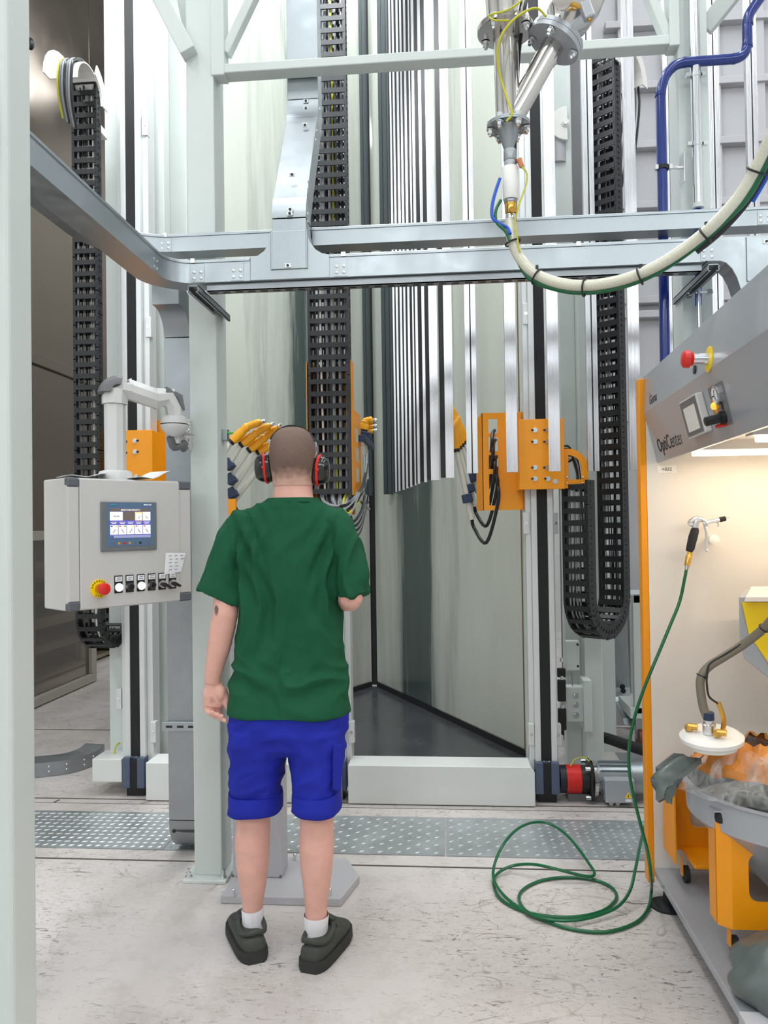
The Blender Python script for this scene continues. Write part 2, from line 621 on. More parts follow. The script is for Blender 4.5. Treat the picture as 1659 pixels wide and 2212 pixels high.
B().box(xa1 - .01, xv1, YB - .005, YB + .07, zb - .01, 6.5).build('truss_post', PAINT, t, bevel=0.004)
xv0, xv1 = W(1445, 50, YB).x, W(1468, 50, YB).x
B().box(xv0, xv1, YB - .005, YB + .07, zb - .01, 6.5).build('truss_post', PAINT, t, bevel=0.004)


def brace(p0, p1, wd, dp=0.05, ext=0.6, nm='diagonal_brace'):
    p0, p1 = V(p0), V(p1)
    p1 = p1 + (p1 - p0).normalized() * ext
    B().bar(p0, p1, wd, dp, (0, -1, 0)).build(nm, PAINT, t, bevel=0.004)


brace(W(488, 118, YB + .03), W(548, -8, YB + .03), .038)
brace(W(1443, 92, YB + .03), W(1402, -8, YB + .03), .038)
brace(W(410, 118, YB - .02), W(338, -20, YB - .02), .066, .07, 1.2)
brace(W(412, 92, YB + .12), W(392, -10, YB + .12), .04, .04, .8)
brace(W(1522, 62, YB + .08), W(1575, -4, YB + .02), .066, .07, 1.2)

# hall enclosure of grey panels behind the right hand side
YE = 5.6
t = thing('panel_enclosure', 'light grey sheet panel enclosure with horizontal ribs behind the hanging profiles on the right', 'enclosure', (2.6, YE, 0))
xe0 = W(1213, 600, YE).x
e = [xe0, W(1345, 300, YE).x, W(1440, 300, YE).x, W(1545, 300, YE).x, W(1640, 300, YE).x, 3.6, 4.5]
for i in range(len(e) - 1):
    B().box(e[i] + .004, e[i + 1] - .004, YE, YE + .05, 0.02, 6.9).build('panel', PANEL, t, bevel=0.003)
for py in (48, 182, 310, 440, 645, 676, 900):
    z = W(1400, py, YE - .05).z
    B().box(e[1] - .12, 4.5, YE - .07, YE - .001, z - .035, z + .015).build('rib', PANEL, t, bevel=0.004)
for xx in e[1:-1]:
    B().box(xx - .03, xx + .03, YE - .05, YE - .001, .02, 6.9).build('stile', PANEL, t, bevel=0.004)
# ------------------------------------------------------------------ spray booth (V of two glossy walls)
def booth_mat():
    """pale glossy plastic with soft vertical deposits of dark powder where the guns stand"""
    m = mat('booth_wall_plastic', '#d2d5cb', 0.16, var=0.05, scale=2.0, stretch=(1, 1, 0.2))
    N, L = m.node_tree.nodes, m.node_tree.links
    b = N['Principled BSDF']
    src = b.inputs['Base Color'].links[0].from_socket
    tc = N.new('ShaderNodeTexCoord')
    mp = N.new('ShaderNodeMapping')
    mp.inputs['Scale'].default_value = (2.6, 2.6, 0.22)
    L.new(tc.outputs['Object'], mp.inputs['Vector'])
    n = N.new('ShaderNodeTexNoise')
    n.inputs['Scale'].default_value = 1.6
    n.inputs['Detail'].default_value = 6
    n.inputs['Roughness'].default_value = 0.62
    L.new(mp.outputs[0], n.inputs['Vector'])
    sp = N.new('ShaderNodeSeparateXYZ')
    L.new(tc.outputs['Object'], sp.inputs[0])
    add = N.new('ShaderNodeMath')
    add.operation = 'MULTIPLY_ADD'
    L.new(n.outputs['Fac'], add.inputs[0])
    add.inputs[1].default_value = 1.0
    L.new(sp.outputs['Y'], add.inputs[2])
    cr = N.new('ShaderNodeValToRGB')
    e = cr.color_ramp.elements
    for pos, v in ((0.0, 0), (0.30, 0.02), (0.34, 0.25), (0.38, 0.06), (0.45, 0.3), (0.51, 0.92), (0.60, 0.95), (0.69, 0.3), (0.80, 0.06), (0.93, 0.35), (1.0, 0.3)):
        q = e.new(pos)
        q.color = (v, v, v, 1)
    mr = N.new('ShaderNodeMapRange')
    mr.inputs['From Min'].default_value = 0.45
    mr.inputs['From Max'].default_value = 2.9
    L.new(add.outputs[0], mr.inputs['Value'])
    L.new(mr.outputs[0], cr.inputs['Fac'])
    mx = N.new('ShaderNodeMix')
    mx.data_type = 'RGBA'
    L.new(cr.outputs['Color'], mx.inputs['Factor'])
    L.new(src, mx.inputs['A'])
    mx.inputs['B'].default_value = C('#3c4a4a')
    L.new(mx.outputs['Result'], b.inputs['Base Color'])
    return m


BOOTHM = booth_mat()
BFLOOR = mat('booth_floor_steel', '#54565a', 0.22, 0.35, var=0.25, scale=2.5, rvar=0.1, dirt='#8e8f90', dscale=5, dlo=0.62, dhi=0.72)
apx = G(809, 1479, 0.03)
rn = G(1128, 1637, 0.03)
ln = V((2 * apx.x - rn.x, rn.y, 0.03))
ln = V((W(345, 1640, 4.85).x, 4.85, 0.03))
rn = V((W(1136, 1640, 4.85).x, 4.85, 0.03))
ZB = 6.6
t = thing('spray_booth', 'v-shaped spray booth with two tall glossy pale walls meeting at a black slit', 'spray booth', (apx.x, 4.85, 0))
for s_, nr in ((-1, ln), (1, rn)):
    tip = V((apx.x + s_ * 0.02, apx.y, 0))
    nr = V((nr.x, nr.y, 0))
    d = (nr - tip).normalized()
    n_ = V((-d.y, d.x, 0)) if s_ > 0 else V((d.y, -d.x, 0))
    if n_.y < 0:
        n_ = -n_
    b = B()
    b.prism([tip + V((0, 0, .05)), nr + V((0, 0, .05)), nr + n_ * .05 + V((0, 0, .05)), tip + n_ * .05 + V((0, 0, .05))], (0, 0, ZB))
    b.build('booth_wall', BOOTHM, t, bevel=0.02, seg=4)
    q = nr - d * 0.0
    B().prism([q + V((0, 0, .04)), q - d * .02 + n_ * .001 + V((0, 0, .04)) - n_ * .0, q - d * .02 + n_ * .06 + V((0, 0, .04)), q + n_ * .06 + V((0, 0, .04))], (0, 0, ZB)).build('edge_seal', BROWN, t)
    # insulated core visible on the open edge
    B().prism([q - d * -.001 + V((0, 0, .03)), q + d * .05 + V((0, 0, .03)), q + d * .05 + n_ * .05 + V((0, 0, .03)), q + n_ * .05 + V((0, 0, .03))], (0, 0, ZB)).build('foam_edge', FOAM if s_ < 0 else BROWN, t, bevel=.006)
    # dark foot gap
    B().prism([tip + V((0, 0, .005)), nr + V((0, 0, .005)), nr + n_ * .03 + V((0, 0, .005)), tip + n_ * .03 + V((0, 0, .005))], (0, 0, .05)).build('foot_seal', RUBBER, t)
B().box(apx.x - .03, apx.x + .03, apx.y + .04, apx.y + .08, 0.02, ZB).build('suction_slit', RUBBER, t)
B().prism([(ln.x, 4.7, .001), (rn.x, 4.7, .001), (rn.x, 4.86, .001), (apx.x + .03, apx.y, .001), (apx.x - .03, apx.y, .001), (ln.x, 4.86, .001)], (0, 0, .012)).build('booth_floor', BFLOOR, t)
# white end panels left of the booth mouth
x0, x1 = W(364, 300, 4.95).x, W(398, 300, 4.95).x
for a, c_, m_, nm in ((329, 352, FOAM, 'foam_strip'), (352, 365, BROWN, 'seal_strip'), (365.5, 402, PAINT, 'end_panel')):
    B().box(W(a, 300, 4.78).x, W(c_, 300, 4.78).x, 4.78, 4.83, .03, ZB).build(nm, m_, t, bevel=.004)

# ------------------------------------------------------------------ gun lifts
YL = 4.12


def clip(b_, x, z, y, s_):
    b_.obox((x, y, z), (.03, .05, .1))
    return b_


BEAMZ0, BEAMZ1 = 0.005, 0.207
beams = [(199, 263, .08, .205, 1668, 'short white beam stub left of the left lift base'),
         (315, 736, .005, .207, 1700, 'white floor beam between left and middle lift, behind the man'),
         (752, 1156, .005, .207, 1700, 'long white floor beam between middle and right lift')]
for i, (pa, pb, z0, z1, pr_, lab) in enumerate(beams):
    yb0 = 4.04 if i else 4.1
    x0, x1 = W(pa, pr_, yb0).x, W(pb, pr_, yb0).x
    b = B()
    ch = .02 if i == 2 else .003
    b.prism([(x0, yb0, z0), (x1, yb0, z0), (x1, yb0, z1 - .03), (x1 - ch, yb0, z1), (x0, yb0, z1)], (0, .17, 0))
    tag(b.build('floor_beam', WHITE, None, bevel=.004), lab, 'beam', 'white floor beams between the lifts')


def lift(name_lab, pc, pyr, posts, clips, legs=True):
    """gun lift mast: aluminium rails either side of a black belt, with rear posts and a cast base"""
    xc = W(pc, pyr, YL).x
    t = thing('gun_lift', name_lab, 'lift', (xc, YL, 0), 'gun lifts along the booth mouth')
    hw = .057
    for s_ in (-1, 1):
        xo, xi = xc + s_ * hw, xc + s_ * .027
        B().box(min(xo, xi), max(xo, xi), YL, YL + .12, .2, 6.7).build('rail', RAIL, t, bevel=.003)
    B().box(xc - .027, xc + .027, YL + .025, YL + .11, .2, 6.7).build('mast_web', RAIL, t)
    B().box(xc - .0262, xc + .0262, YL + .006, YL + .012, .2, 6.7).build('belt', BELT, t)
    for s_, wd, dy, m_ in posts:
        b = B()
        xa = xc + s_ * hw
        b.box(min(xa, xa + s_ * wd), max(xa, xa + s_ * wd), YL + dy, YL + dy + .1, .1, 6.7)
        b.build('side_rail' if wd < .06 else 'rear_post', m_, t, bevel=.003)
    for px, py, dy in clips:
        p = W(px, py, YL + dy)
        o = B().obox(p + V((0, .02, 0)), (.032, .04, .115)).build('rail_clip', RAIL, t, bevel=.003)
        B().bolt(p, (0, -1, 0), .006, .004).build('clip_bolt', CHROME, o)
    b = B()
    zt_ = .215
    b.box(xc - .062, xc - .02, YL - .03, YL + .14, .05, zt_)
    b.box(xc + .02, xc + .062, YL - .03, YL + .14, .05, zt_)
    b.box(xc - .02, xc + .02, YL - .005, YL + .14, .05, zt_)
    o = b.build('base_block', BLUEGREY, t, bevel=.004)
    B().box(xc - .0195, xc + .0195, YL - .022, YL - .005, .045, zt_ - .01).build('belt_return', BELT, o)
    for k in range(4):
        B().cyl((xc - .04 + .026 * k, YL - .01, zt_), (xc - .04 + .026 * k, YL - .01, zt_ + .006), .005, n=6).build('screw', CHROME, o)
    B().box(xc - .05, xc + .05, YL, YL + .1, 0, .05).build('foot', BLACK, t)
    return t, xc


liftL, xL = lift('left gun lift with black belt, behind the grey control cabinet', 291, 1500,
                 [(1, .035, .03, RAIL), (-1, .028, .03, RAIL), (1, .062, .2, PAINT), (-1, .15, .14, PAINT)],
                 [(312, 270, .02), (320, 706, .02), (330, 1582, .02), (256, 1510, .06)])
liftM, xM = lift('middle gun lift hidden behind the wide cable chain and the man', 722, 1500,
                 [(1, .03, .03, RAIL), (-1, .03, .03, RAIL)],
                 [(759, 1582, .02)])
liftR, xR = lift('right gun lift with black belt and orange carriage, beside the motor', 1178, 1491,
                 [(-1, .028, .03, RAIL), (-1, .03, .12, PAINT), (1, .02, .12, PAINT)],
                 [(1136, 677, .02), (1137, 1130, .02), (1148, 1587, .02), (1200, 1130, .1), (1206, 1588, .05)])

# ------------------------------------------------------------------ hanging aluminium profiles
ZH = W(1110, 1021, 3.95).z
ZR = 6.9


def profile_meshes(wd, dp, tb):
    a = B()
    a.box(-wd / 2, -wd * .06, -dp / 2, dp / 2, 0, ZR - ZH)
    for k in (-.44, -.3, -.18):
        a.box(wd * k - .0015, wd * k + .0015, -dp / 2 - .003, -dp / 2, 0, ZR - ZH)
    c = B()
    c.box(wd * .06, wd / 2, -dp / 2, dp / 2, 0, ZR - ZH)
    for k in (.44, .3, .18):
        c.box(wd * k - .0015, wd * k + .0015, -dp / 2 - .003, -dp / 2, 0, ZR - ZH)
    d = B().box(-wd * .06, wd * .06, -dp / 2 + tb, dp / 2 - tb, .002, ZR - ZH)
    return [(a.mesh('profile_half'), 'aluminium_half', ALU), (c.mesh('profile_half'), 'aluminium_half', ALU), (d.mesh('break'), 'thermal_break_or_shade', BLACK)]


PM = profile_meshes(.056, .022, .003)
pm_s = profile_meshes(.056, .022, .003)
pm_d = profile_meshes(.05, .024, .003)
for l_ in (PM, pm_d, pm_s):
    for me, nm, m_ in l_:
        me.materials.append(ANTH if (l_ is pm_d and nm != 'thermal_break_or_shade') else ALU if l_ is pm_s else m_)
rack = thing('overhead_conveyor', 'steel conveyor rail high above that carries the hanging profiles', 'conveyor', (0.5, 3.95, ZR))


def hang(px, Y, turn, lab, dark=False, wx=1.0, dz=0.0):
    p = W(px, 1020, Y)
    t = thing('hanging_profile', lab, 'metal profile', (p.x, p.y, ZH + dz), 'metal profiles hanging from the conveyor')
    for me, nm, m_ in (pm_d if dark else pm_s if px in (1106, 1198, 1373) else PM):
        inst(me, nm, t, M.Translation(V((p.x, p.y, ZH + dz))) @ M.Rotation(R_(turn), 4, 'Z') @ M.Diagonal((wx, 1, 1, 1)))
    return p


rp = []
row = [(1640, 3.95, 8, 'raw aluminium profile at the far right end of the hanging row, above the grey hood'),
       (1557, 3.95, 6, 'raw aluminium profile second from the right end, right of the steel conduit'),
       (1459, 3.95, 6, 'raw aluminium profile hanging just right of the blue pipe'),
       (1373, 3.95, 3, 'raw aluminium profile hanging just left of the blue pipe, ending beside the hood'),
       (1282, 3.95, 6, 'raw aluminium profile hanging left of the long black cable chain'),
       (1198, 3.92, 0, 'raw aluminium profile hanging in front of the orange plate, right of the black belt'),
       (1106, 3.92, 4, 'raw aluminium profile hanging in front of the orange plate, left of the black belt'),
       (1021, 3.94, -6, 'raw aluminium profile hanging left of the orange plate, in front of the white gun rods')]
for r_ in row:
    rp.append(hang(*r_))
ordn = ['first', 'second', 'third', 'fourth', 'fifth', 'sixth', 'seventh', 'eighth', 'ninth', 'tenth']
SIDESHADE = mat('profile_side_shade', '#0f1013', 0.45, var=.05)  # black standing in for shade on the sides of the deep profiles
deep = [(963, 981, 952, 4.3), (931, 949, 922, 4.5), (916, 922, 908, 4.68), (902, 907, 898.5, 4.86), (895.5, 899, 890, 5.05), (885.5, 890.5, 881, 5.26), (877, 881.5, 873.5, 5.46), (869, 873.5, 864.5, 5.66), (860.5, 864.5, 857, 5.88), (853.5, 857, 850, 6.08)]
for i, (a0, a1, k0, Y) in enumerate(deep):
    p0, p1, pk = W(a0, 1020, Y), W(a1, 1020, Y), W(k0, 1020, Y)
    t = thing('hanging_profile', 'bright profile in the tight booth row, %s from the opening inward' % ordn[i], 'metal profile', (p0.x, Y, ZH), 'metal profiles hanging from the conveyor')
    b = B().box(p0.x, p1.x, Y, Y + .05, ZH, ZR)
    if i < 2:
        for f in (.3, .62, .8):
            b.box(p0.x + (p1.x - p0.x) * f - .001, p0.x + (p1.x - p0.x) * f + .001, Y - .002, Y, ZH, ZR)
    b.build('aluminium_half', ALU, t)
    B().box(pk.x, p0.x, Y + .012, Y + .05, ZH + .004, ZR).build('thermal_break_or_shade', SIDESHADE, t)  # black box puts the profile's shaded side into colour
    rp.append(p0)
for px, Y, lab in ((848, 6.3, 'dark coated profile hanging directly behind the bright row in the booth'),
                   (838, 6.5, 'dark coated profile deep in the booth, one behind the bright row and first dark one'),
                   (796, 6.72, 'dark coated profile deepest in the booth, left of the pale gap')):
    rp.append(hang(px, Y, -25, lab, True, 1.3 if px < 800 else 1.5))
b = B()
for i in range(len(rp) - 1):
    p, q = rp[i], rp[i + 1]
    b.bar((p.x, p.y, ZR + .02), (q.x, q.y, ZR + .02), .05, .04)
b.build('track', GALVD, rack)
b = B()
for p in (rp[0], rp[7], rp[-1]):
    b.bar((p.x, p.y, ZR + .04), (p.x, p.y, ZC), .04, .04, (1, 0, 0))
b.build('hanger', GALVD, rack)

# ------------------------------------------------------------------ cable chains


def chain(label, pts, A, wd, ht, pitch, cab, mtl=CHAINM, loc=None, side=1.0, bars=(.42, .42), ncab=7):
    """energy chain along pts; A = crossbar axis"""
    A = V(A).normalized()
    P = smooth_path(pts, 10)
    seg = [0]
    for i in range(1, len(P)):
        seg.append(seg[-1] + (P[i] - P[i - 1]).length)
    t = thing('cable_chain', label, 'cable chain', loc or P[-1], 'black cable chains of the gun lifts')
    lk = B()
    for s_ in (-1, 1):
        lk.box(s_ * wd / 2 - .007, s_ * wd / 2 + .007, -ht / 2, ht / 2, -pitch * .54, pitch * .54)
        if s_ > 0:
            for zz in (-.25, .25):
                lk.box(s_ * wd / 2 + .007, s_ * wd / 2 + .010, -ht * .12, ht * .12, pitch * (zz - .06), pitch * (zz + .06))
    lk.box(-wd / 2, wd / 2, -ht / 2 - .002, -ht / 2 + .006, -pitch * bars[0] / 2, pitch * bars[0] / 2)
    lk.box(-wd / 2, wd / 2, ht / 2 - .006, ht / 2 + .002, -pitch * bars[1] / 2, pitch * bars[1] / 2)
    me = lk.mesh('link')
    me.materials.append(mtl)
    n = int(seg[-1] / pitch)
    j = 0
    frames = []
    for k in range(n + 1):
        s_ = k * pitch
        while j < len(seg) - 2 and seg[j + 1] < s_:
            j += 1
        f = (s_ - seg[j]) / max(1e-6, seg[j + 1] - seg[j])
        p = P[j].lerp(P[j + 1], f)
        tz = (P[j + 1] - P[j]).normalized()
        x = (A - tz * A.dot(tz)).normalized()
        y = tz.cross(x)
        frames.append((p, x, y, tz))
        if k < 300:
            inst(me, 'link', t, M(((x.x, y.x, tz.x, p.x), (x.y, y.y, tz.y, p.y), (x.z, y.z, tz.z, p.z), (0, 0, 0, 1))))
    random.seed(len(label))
    for c in range(ncab):
        u0 = (c + .5) / ncab - .5
        pp = []
        for k, (p, x, y, z) in enumerate(frames[::2]):
            ph = 2.1 * c + k * .35
            pp.append(p + x * (u0 * wd * .86 + .006 * math.sin(ph)) + y * (.25 * ht * math.sin(ph * .7 + c)))
        m_ = cab[c % len(cab)]
        if len(pp) > 2:
            B().tube(smooth_path(pp, 2), wd * (.028 if c % 3 else .042), 6).build('cable', m_, t)
    return t, frames


# wide middle chain facing the camera
mx0 = [W(716, 1062, 3.98), W(716, 700, 3.98), W(712, 300, 3.98), W(708, -120, 3.98)]
mx0 = [V((mx0[0].x, 3.98, p.z)) for p in mx0]
mx0[-1].z = 6.7
chM, frM = chain('wide dark cable chain full of cables, hanging behind the man\'s head', mx0, (1, 0, 0), .205, .07, .0635,
                 [WIREGR, WIREBK, WIREGR, WIREBK, PLASTW, WIREBK, WIREGR, WIREBK, WIREGR, WIREGR, WIREYG, WIREBK, WIREGR, WIREBK, WIREBK, WIREGR], CHAINM, ncab=16, bars=(.40, .3))
# left chain, hung from the white guide, looping under the cabinet
xl = W(190, 700, 3.97).x
zt_ = W(190, 182, 3.97).z
zc = W(190, 1340, 3.97).z + .02
rr = .17
lp = [V((xl, 3.97, zt_)), V((xl, 3.97, 2.2)), V((xl, 3.97, 1.6)), V((xl, 3.97, zc + .1))]
lp += [V((xl, 3.97 + rr - rr * math.cos(a), zc - rr * .95 * math.sin(a))) for a in [R_(d) for d in (15, 45, 75, 90, 105, 135, 165)]]
lp += [V((xl, 3.97 + 2 * rr, zc + .12)), V((xl, 3.97 + 2 * rr, 1.45))]
chL, frL = chain('narrow black cable chain at the left, looping under the control cabinet', lp, (1, 0, 0), .125, .055, .061,
                 [WIREGR, WIREBK, DGREY, WIREBK, WIREBK, WIREGR, PLASTW, WIREBK], CHAINB, ncab=8)
# right chain: loop turned about forty degrees
A_ = V((math.cos(R_(38)), -math.sin(R_(38)), 0))
Fd = V((math.sin(R_(38)), math.cos(R_(38)), 0))
p0 = W(1251, 1200, 4.05)
p0.z = 0
rr = .195
zc = W(1251, 1375, 4.2).z + rr + .03
zs = W(1251, 1052, 4.05).z
ztp = W(1316, 128, 4.35).z
lp = [p0 + V((0, 0, zs)), p0 + V((0, 0, 1.4)), p0 + V((0, 0, zc + .08))]
lp += [p0 + Fd * (rr - rr * math.cos(a)) + V((0, 0, zc - rr * math.sin(a))) for a in [R_(d) for d in (15, 45, 75, 90, 105, 135, 165)]]
lp += [p0 + Fd * 2 * rr + V((0, 0, zz)) for zz in (zc + .1, 1.6, 2.4, 3.2, ztp)]
chR, frR = chain('heavy black cable chain hanging in a long loop right of the orange carriage', lp, A_, .135, .075, .062,
                 [WIREGR, PLASTW, WIREBK, WIREGR, WIREBK, WIREGR, WIREBK, WIREBK, WIREBK], CHAINB, ncab=9, bars=(.5, .45))


def guide(label, c, wd, r, dirx, part=1.0):
    """half round white sheet guide that the chain cables run over"""
    t = thing('cable_guide', label, 'cable guide', c)
    for s_ in (-.5, .5):
        b = B()
        pts = [V(c) + dirx * (s_ * wd)]
        pl = []
        n_ = V((-dirx.y, dirx.x, 0))
        o = V(c) + dirx * (s_ * wd)
        for k in range(13):
            a = math.pi * k / 12 * (part if s_ > 0 else 1)
            pl.append(o + n_ * (r * math.cos(a)) + V((0, 0, r * math.sin(a))))
        for k in range(12, -1, -1):
            a = math.pi * k / 12 * (part if s_ > 0 else 1)
            pl.append(o + n_ * (r * .68 * math.cos(a)) + V((0, 0, r * .68 * math.sin(a))))
        pl2 = [p + V((0, 0, 0)) for p in pl]
        for i in range(12):
            q = [pl[i], pl[i + 1], pl[25 - i - 1], pl[25 - i]]
            b.prism(q, dirx * .006)
        b.build('flange', PLASTW, t)
    b = B()
    n_ = V((-dirx.y, dirx.x, 0))
    for k in range(12):
        a0, a1 = math.pi * k / 12, math.pi * (k + 1) / 12
        o = V(c) - dirx * wd * .5
        q = [o + n_ * (rr_ * math.cos(a)) + V((0, 0, rr_ * math.sin(a))) for rr_, a in ((r * .7, a0), (r * .7, a1), (r * .67, a1), (r * .67, a0))]
        b.prism(q, dirx * wd)
    b.build('saddle', PLASTW, t)
    return t, n_


cL = V((xl, 3.86, zt_ - .11))
g1, _ = guide('white half-round cable guide above the left black chain, on the steel wall', cL, .15, .20, V((1, 0, 0)), .38)
for c in range(7):
    pp = []
    for k in range(9):
        a = math.pi * (1.0 - k / 8)
        pp.append(V((xl - .022 + .012 * c, 3.86 - .155 * math.cos(a), zt_ - .11 + .155 * math.sin(a))))
    pp = [V((pp[0].x, 3.99, zt_ - .3))] + pp[:-1] + [V((pp[-1].x - .015, 3.74, zt_ - .16 - .008 * c)), V((pp[-1].x - .03, 3.82, zt_ - .26 - .01 * c))]
    B().tube(smooth_path(pp, 3), .0065, 6).build('cable', (WIREBK, WIREGR, DGREY, WIREBK, WIREGR, DGREY, WIREYG)[6 - c], g1)
B().box(xl - .06, xl + .06, 4.02, 4.10, zt_ - .24, zt_ - .20).build('mount', PLASTW, g1)
cR = p0 + Fd * 2 * rr + V((0, 0, ztp - .05)) + Fd * .16
g2, _ = guide('white half-round cable guide above the right black chain, behind the overhead beam', cR, .17, .2, A_)
for c in range(5):
    pp = []
    for k in range(9):
        a = math.pi * (k / 8)
        q = cR - Fd * (.165 * math.cos(a)) + V((0, 0, .165 * math.sin(a))) + A_ * (-.05 + .025 * c)
        pp.append(q)
    pp = [pp[0] - V((0, 0, .1))] + pp + [pp[-1] - V((0, 0, .15)), pp[-1] - V((.06, 0, .5 + .03 * c))]
    B().tube(smooth_path(pp, 3), .007, 6).build('cable', (WIREBK, WIREGR, WIREBK, DGREY, WIREBK)[c], g2)

# white pulley guard with bolt on the right lift
t = thing('pulley_guard', 'white half-round pulley guard with bolt, high between the rails right of the pipes', 'guard', W(1212, 265, 4.3))
pcx = W(1226, 265, 4.3)
pts = [pcx + V((.10 * -math.sin(a), 0, .095 * math.cos(a))) for a in [math.pi * k / 14 for k in range(15)]]
B().prism(pts, (0, .03, 0)).build('plate', PLASTW, t, bevel=.003)
B().bolt(pcx - V((.012, 0, 0)), (0, -1, 0), .016, .012).build('bolt', PLASTW, t)
B().cyl(pcx + V((-.045, .06, -.05)), pcx + V((-.045, .06, -.2)), .045).build('drum', PANEL, t)
B().box(pcx.x - .1, pcx.x + .02, 4.34, 4.37, pcx.z - .6, pcx.z + .3).build('mount_bar', PAINT, t)

# column at the right rear with bolted bracket
YR = 4.55
t = thing('rear_column', 'grey-green square column behind the right cable chain, with bolted bracket and sensors', 'column', (W(1285, 1500, YR).x, YR, 0))
xc0, xc1 = W(1266, 1500, YR).x, W(1303, 1500, YR).x
B().box(xc0 - .005, xc1, YR, YR + .14, .01, 3.0).build('shaft', PAINT, t, bevel=.006)
B().box(xc0 - .10, xc0 - .004, YR + .12, YR + .2, .01, 6.6).build('rear_shaft', PAINT, t, bevel=.006)
xs0, xs1 = W(1262, 300, YR + .05).x, W(1240, 300, YR + .05).x
zbk = W(1235, 1520, YR - .08).z
xb0 = W(1212, 1520, YR - .1).x
B().box(xb0, xc0 - .02, YR - .10, YR - .03, zbk - .10, zbk + .10).build('bracket', PAINT, t, bevel=.006)
B().box(xc0 - .035, xc0 + .012, YR - .12, YR + .02, zbk - .15, zbk + .14).build('bracket_flange', PAINT, t, bevel=.004)
for dz in (-.06, 0, .05):
    B().bolt((xc0 - .075, YR - .10, zbk + dz), (0, -1, 0), .012, .01).build('bolt', CHROME, t)
for dz in (-.07, .09, .19):
    p = W(1209, 1520, YR - .15)
    o = B().obox((p.x + .012, p.y, zbk + dz), (.045, .03, .12 if dz < .1 else .05)).build('sensor', BLACK, t, bevel=.004)
    B().cyl((p.x + .012, p.y - .018, zbk + dz + .065), (p.x + .012, p.y - .018, zbk + dz + .085), .009).build('fitting', CHROME, o)
p = W(1212, 1470, YR - .12)
B().tube(smooth_path([p, p + V((.03, 0, .05)), p + V((.06, .02, .04)), p + V((.07, .05, -.04))]), .004, 6).build('cable', WIREGR, t)
for px, py, wd, ht in ((1240, 1415, .045, .16), ):
    q = W(px - 4, py, YR + .02)
    o = B().obox(q, (.075, .05, .17)).build('junction_box', PAINT, t, bevel=.004)
    for dz in (-.06, .065):
        B().obox(q + V((.028, -.026, dz)), (.012, .004, .012)).build('box_screw', BLACK, o)

# aluminium sheets and tubes glimpsed between right lift and column
t = thing('booth_rear_panel', 'grey sheet panel with sloping struts behind the right lift', 'panel', (W(1222, 800, 5.1).x, 5.1, 0))
B().box(W(1204, 800, 5.1).x, W(1240, 800, 5.1).x + .1, 5.1, 5.14, .05, 5.5).build('sheet', DGREY, t)
for a, c_ in (((1207, 738), (1228, 692)), ((1209, 755), (1229, 718)), ((1198, 385), (1225, 410))):
    B().bar(W(a[0], a[1], 4.95), W(c_[0] + 8, c_[1], 4.9), .02, .03).build('strut', RAIL, t)
# ------------------------------------------------------------------ gun carriages


def holes_plate(b, x0, x1, z0, z1, y0, y1, holes):
    """plate in the XZ plane with rectangular openings stacked above one another (hx0,hx1,hz0,hz1)"""
    hs = sorted(holes, key=lambda h: h[2])
    hx0, hx1 = min(h[0] for h in hs), max(h[1] for h in hs)
    b.box(x0, hx0, y0, y1, z0, z1)
    b.box(hx1, x1, y0, y1, z0, z1)
    zz = z0
    for h in hs:
        b.box(hx0, hx1, y0, y1, zz, h[2])
        zz = h[3]
    b.box(hx0, hx1, y0, y1, zz, z1)


YK = 4.02
# right carriage
pa, pb = W(1121, 980, YK), W(1219, 980, YK)
tR = thing('gun_carriage', 'orange sheet metal gun carriage on the right lift, with cable openings and bolts', 'carriage', (xR, YK, W(1170, 1057, YK).z), 'orange gun carriages on the lifts')
z0, z1 = W(1170, 1057, YK).z, W(1170, 905, YK).z
B().box(pa.x, pb.x, YK, YK + .006, z0, z1).build('front_plate', ORANGE, tR, bevel=.002)
for xx in (pa.x, pb.x - .004):
    B().box(xx, xx + .004, YK + .004, YK + .2, z0, z1).build('side_flange', ORANGE, tR)
for px, py in ((1156, 929), (1156, 954), (1156, 1010), (1156, 1034), (1182, 929), (1182, 954), (1182, 1010), (1184, 1034), (1200, 1040)):
    p = W(px, py, YK)
    B().bolt(p, (0, -1, 0), .009, .006).build('bolt', CHROME, tR)
    if px < 1190:
        B().obox(p + V((-.014, -.0012, 0)), (.012, .003, .010)).build('bolt_slot', BLACK, tR)
Y2 = YK + .18
q0, q1 = W(1042, 1000, Y2), W(1136, 1000, Y2)
zz0, zz1 = W(1090, 1102, Y2).z, W(1090, 891, Y2).z
b = B()
hl = []
for ya, yb in ((905, 936), (944, 975), (983, 1013), (1024, 1092)):
    hl.append((W(1056, 1000, Y2).x, W(1076, 1000, Y2).x, W(1066, yb, Y2).z, W(1066, ya, Y2).z))
holes_plate(b, q0.x, q1.x + .02, zz0, zz1, Y2, Y2 + .005, hl)
b.build('cable_plate', ORANGE, tR)
b = B()
b.prism([(q0.x, Y2, zz0), (q0.x, Y2, zz1), (q0.x - .03, Y2 + .10, zz1 - .03), (q0.x - .03, Y2 + .10, zz0)], (0.004, 0, 0))
b.build('side_wing', ORANGE, tR)
B().box(q1.x - .02, pa.x + .02, YK + .17, Y2 + .005, zz0, zz1).build('back_plate', ORANGE, tR, bevel=.002)
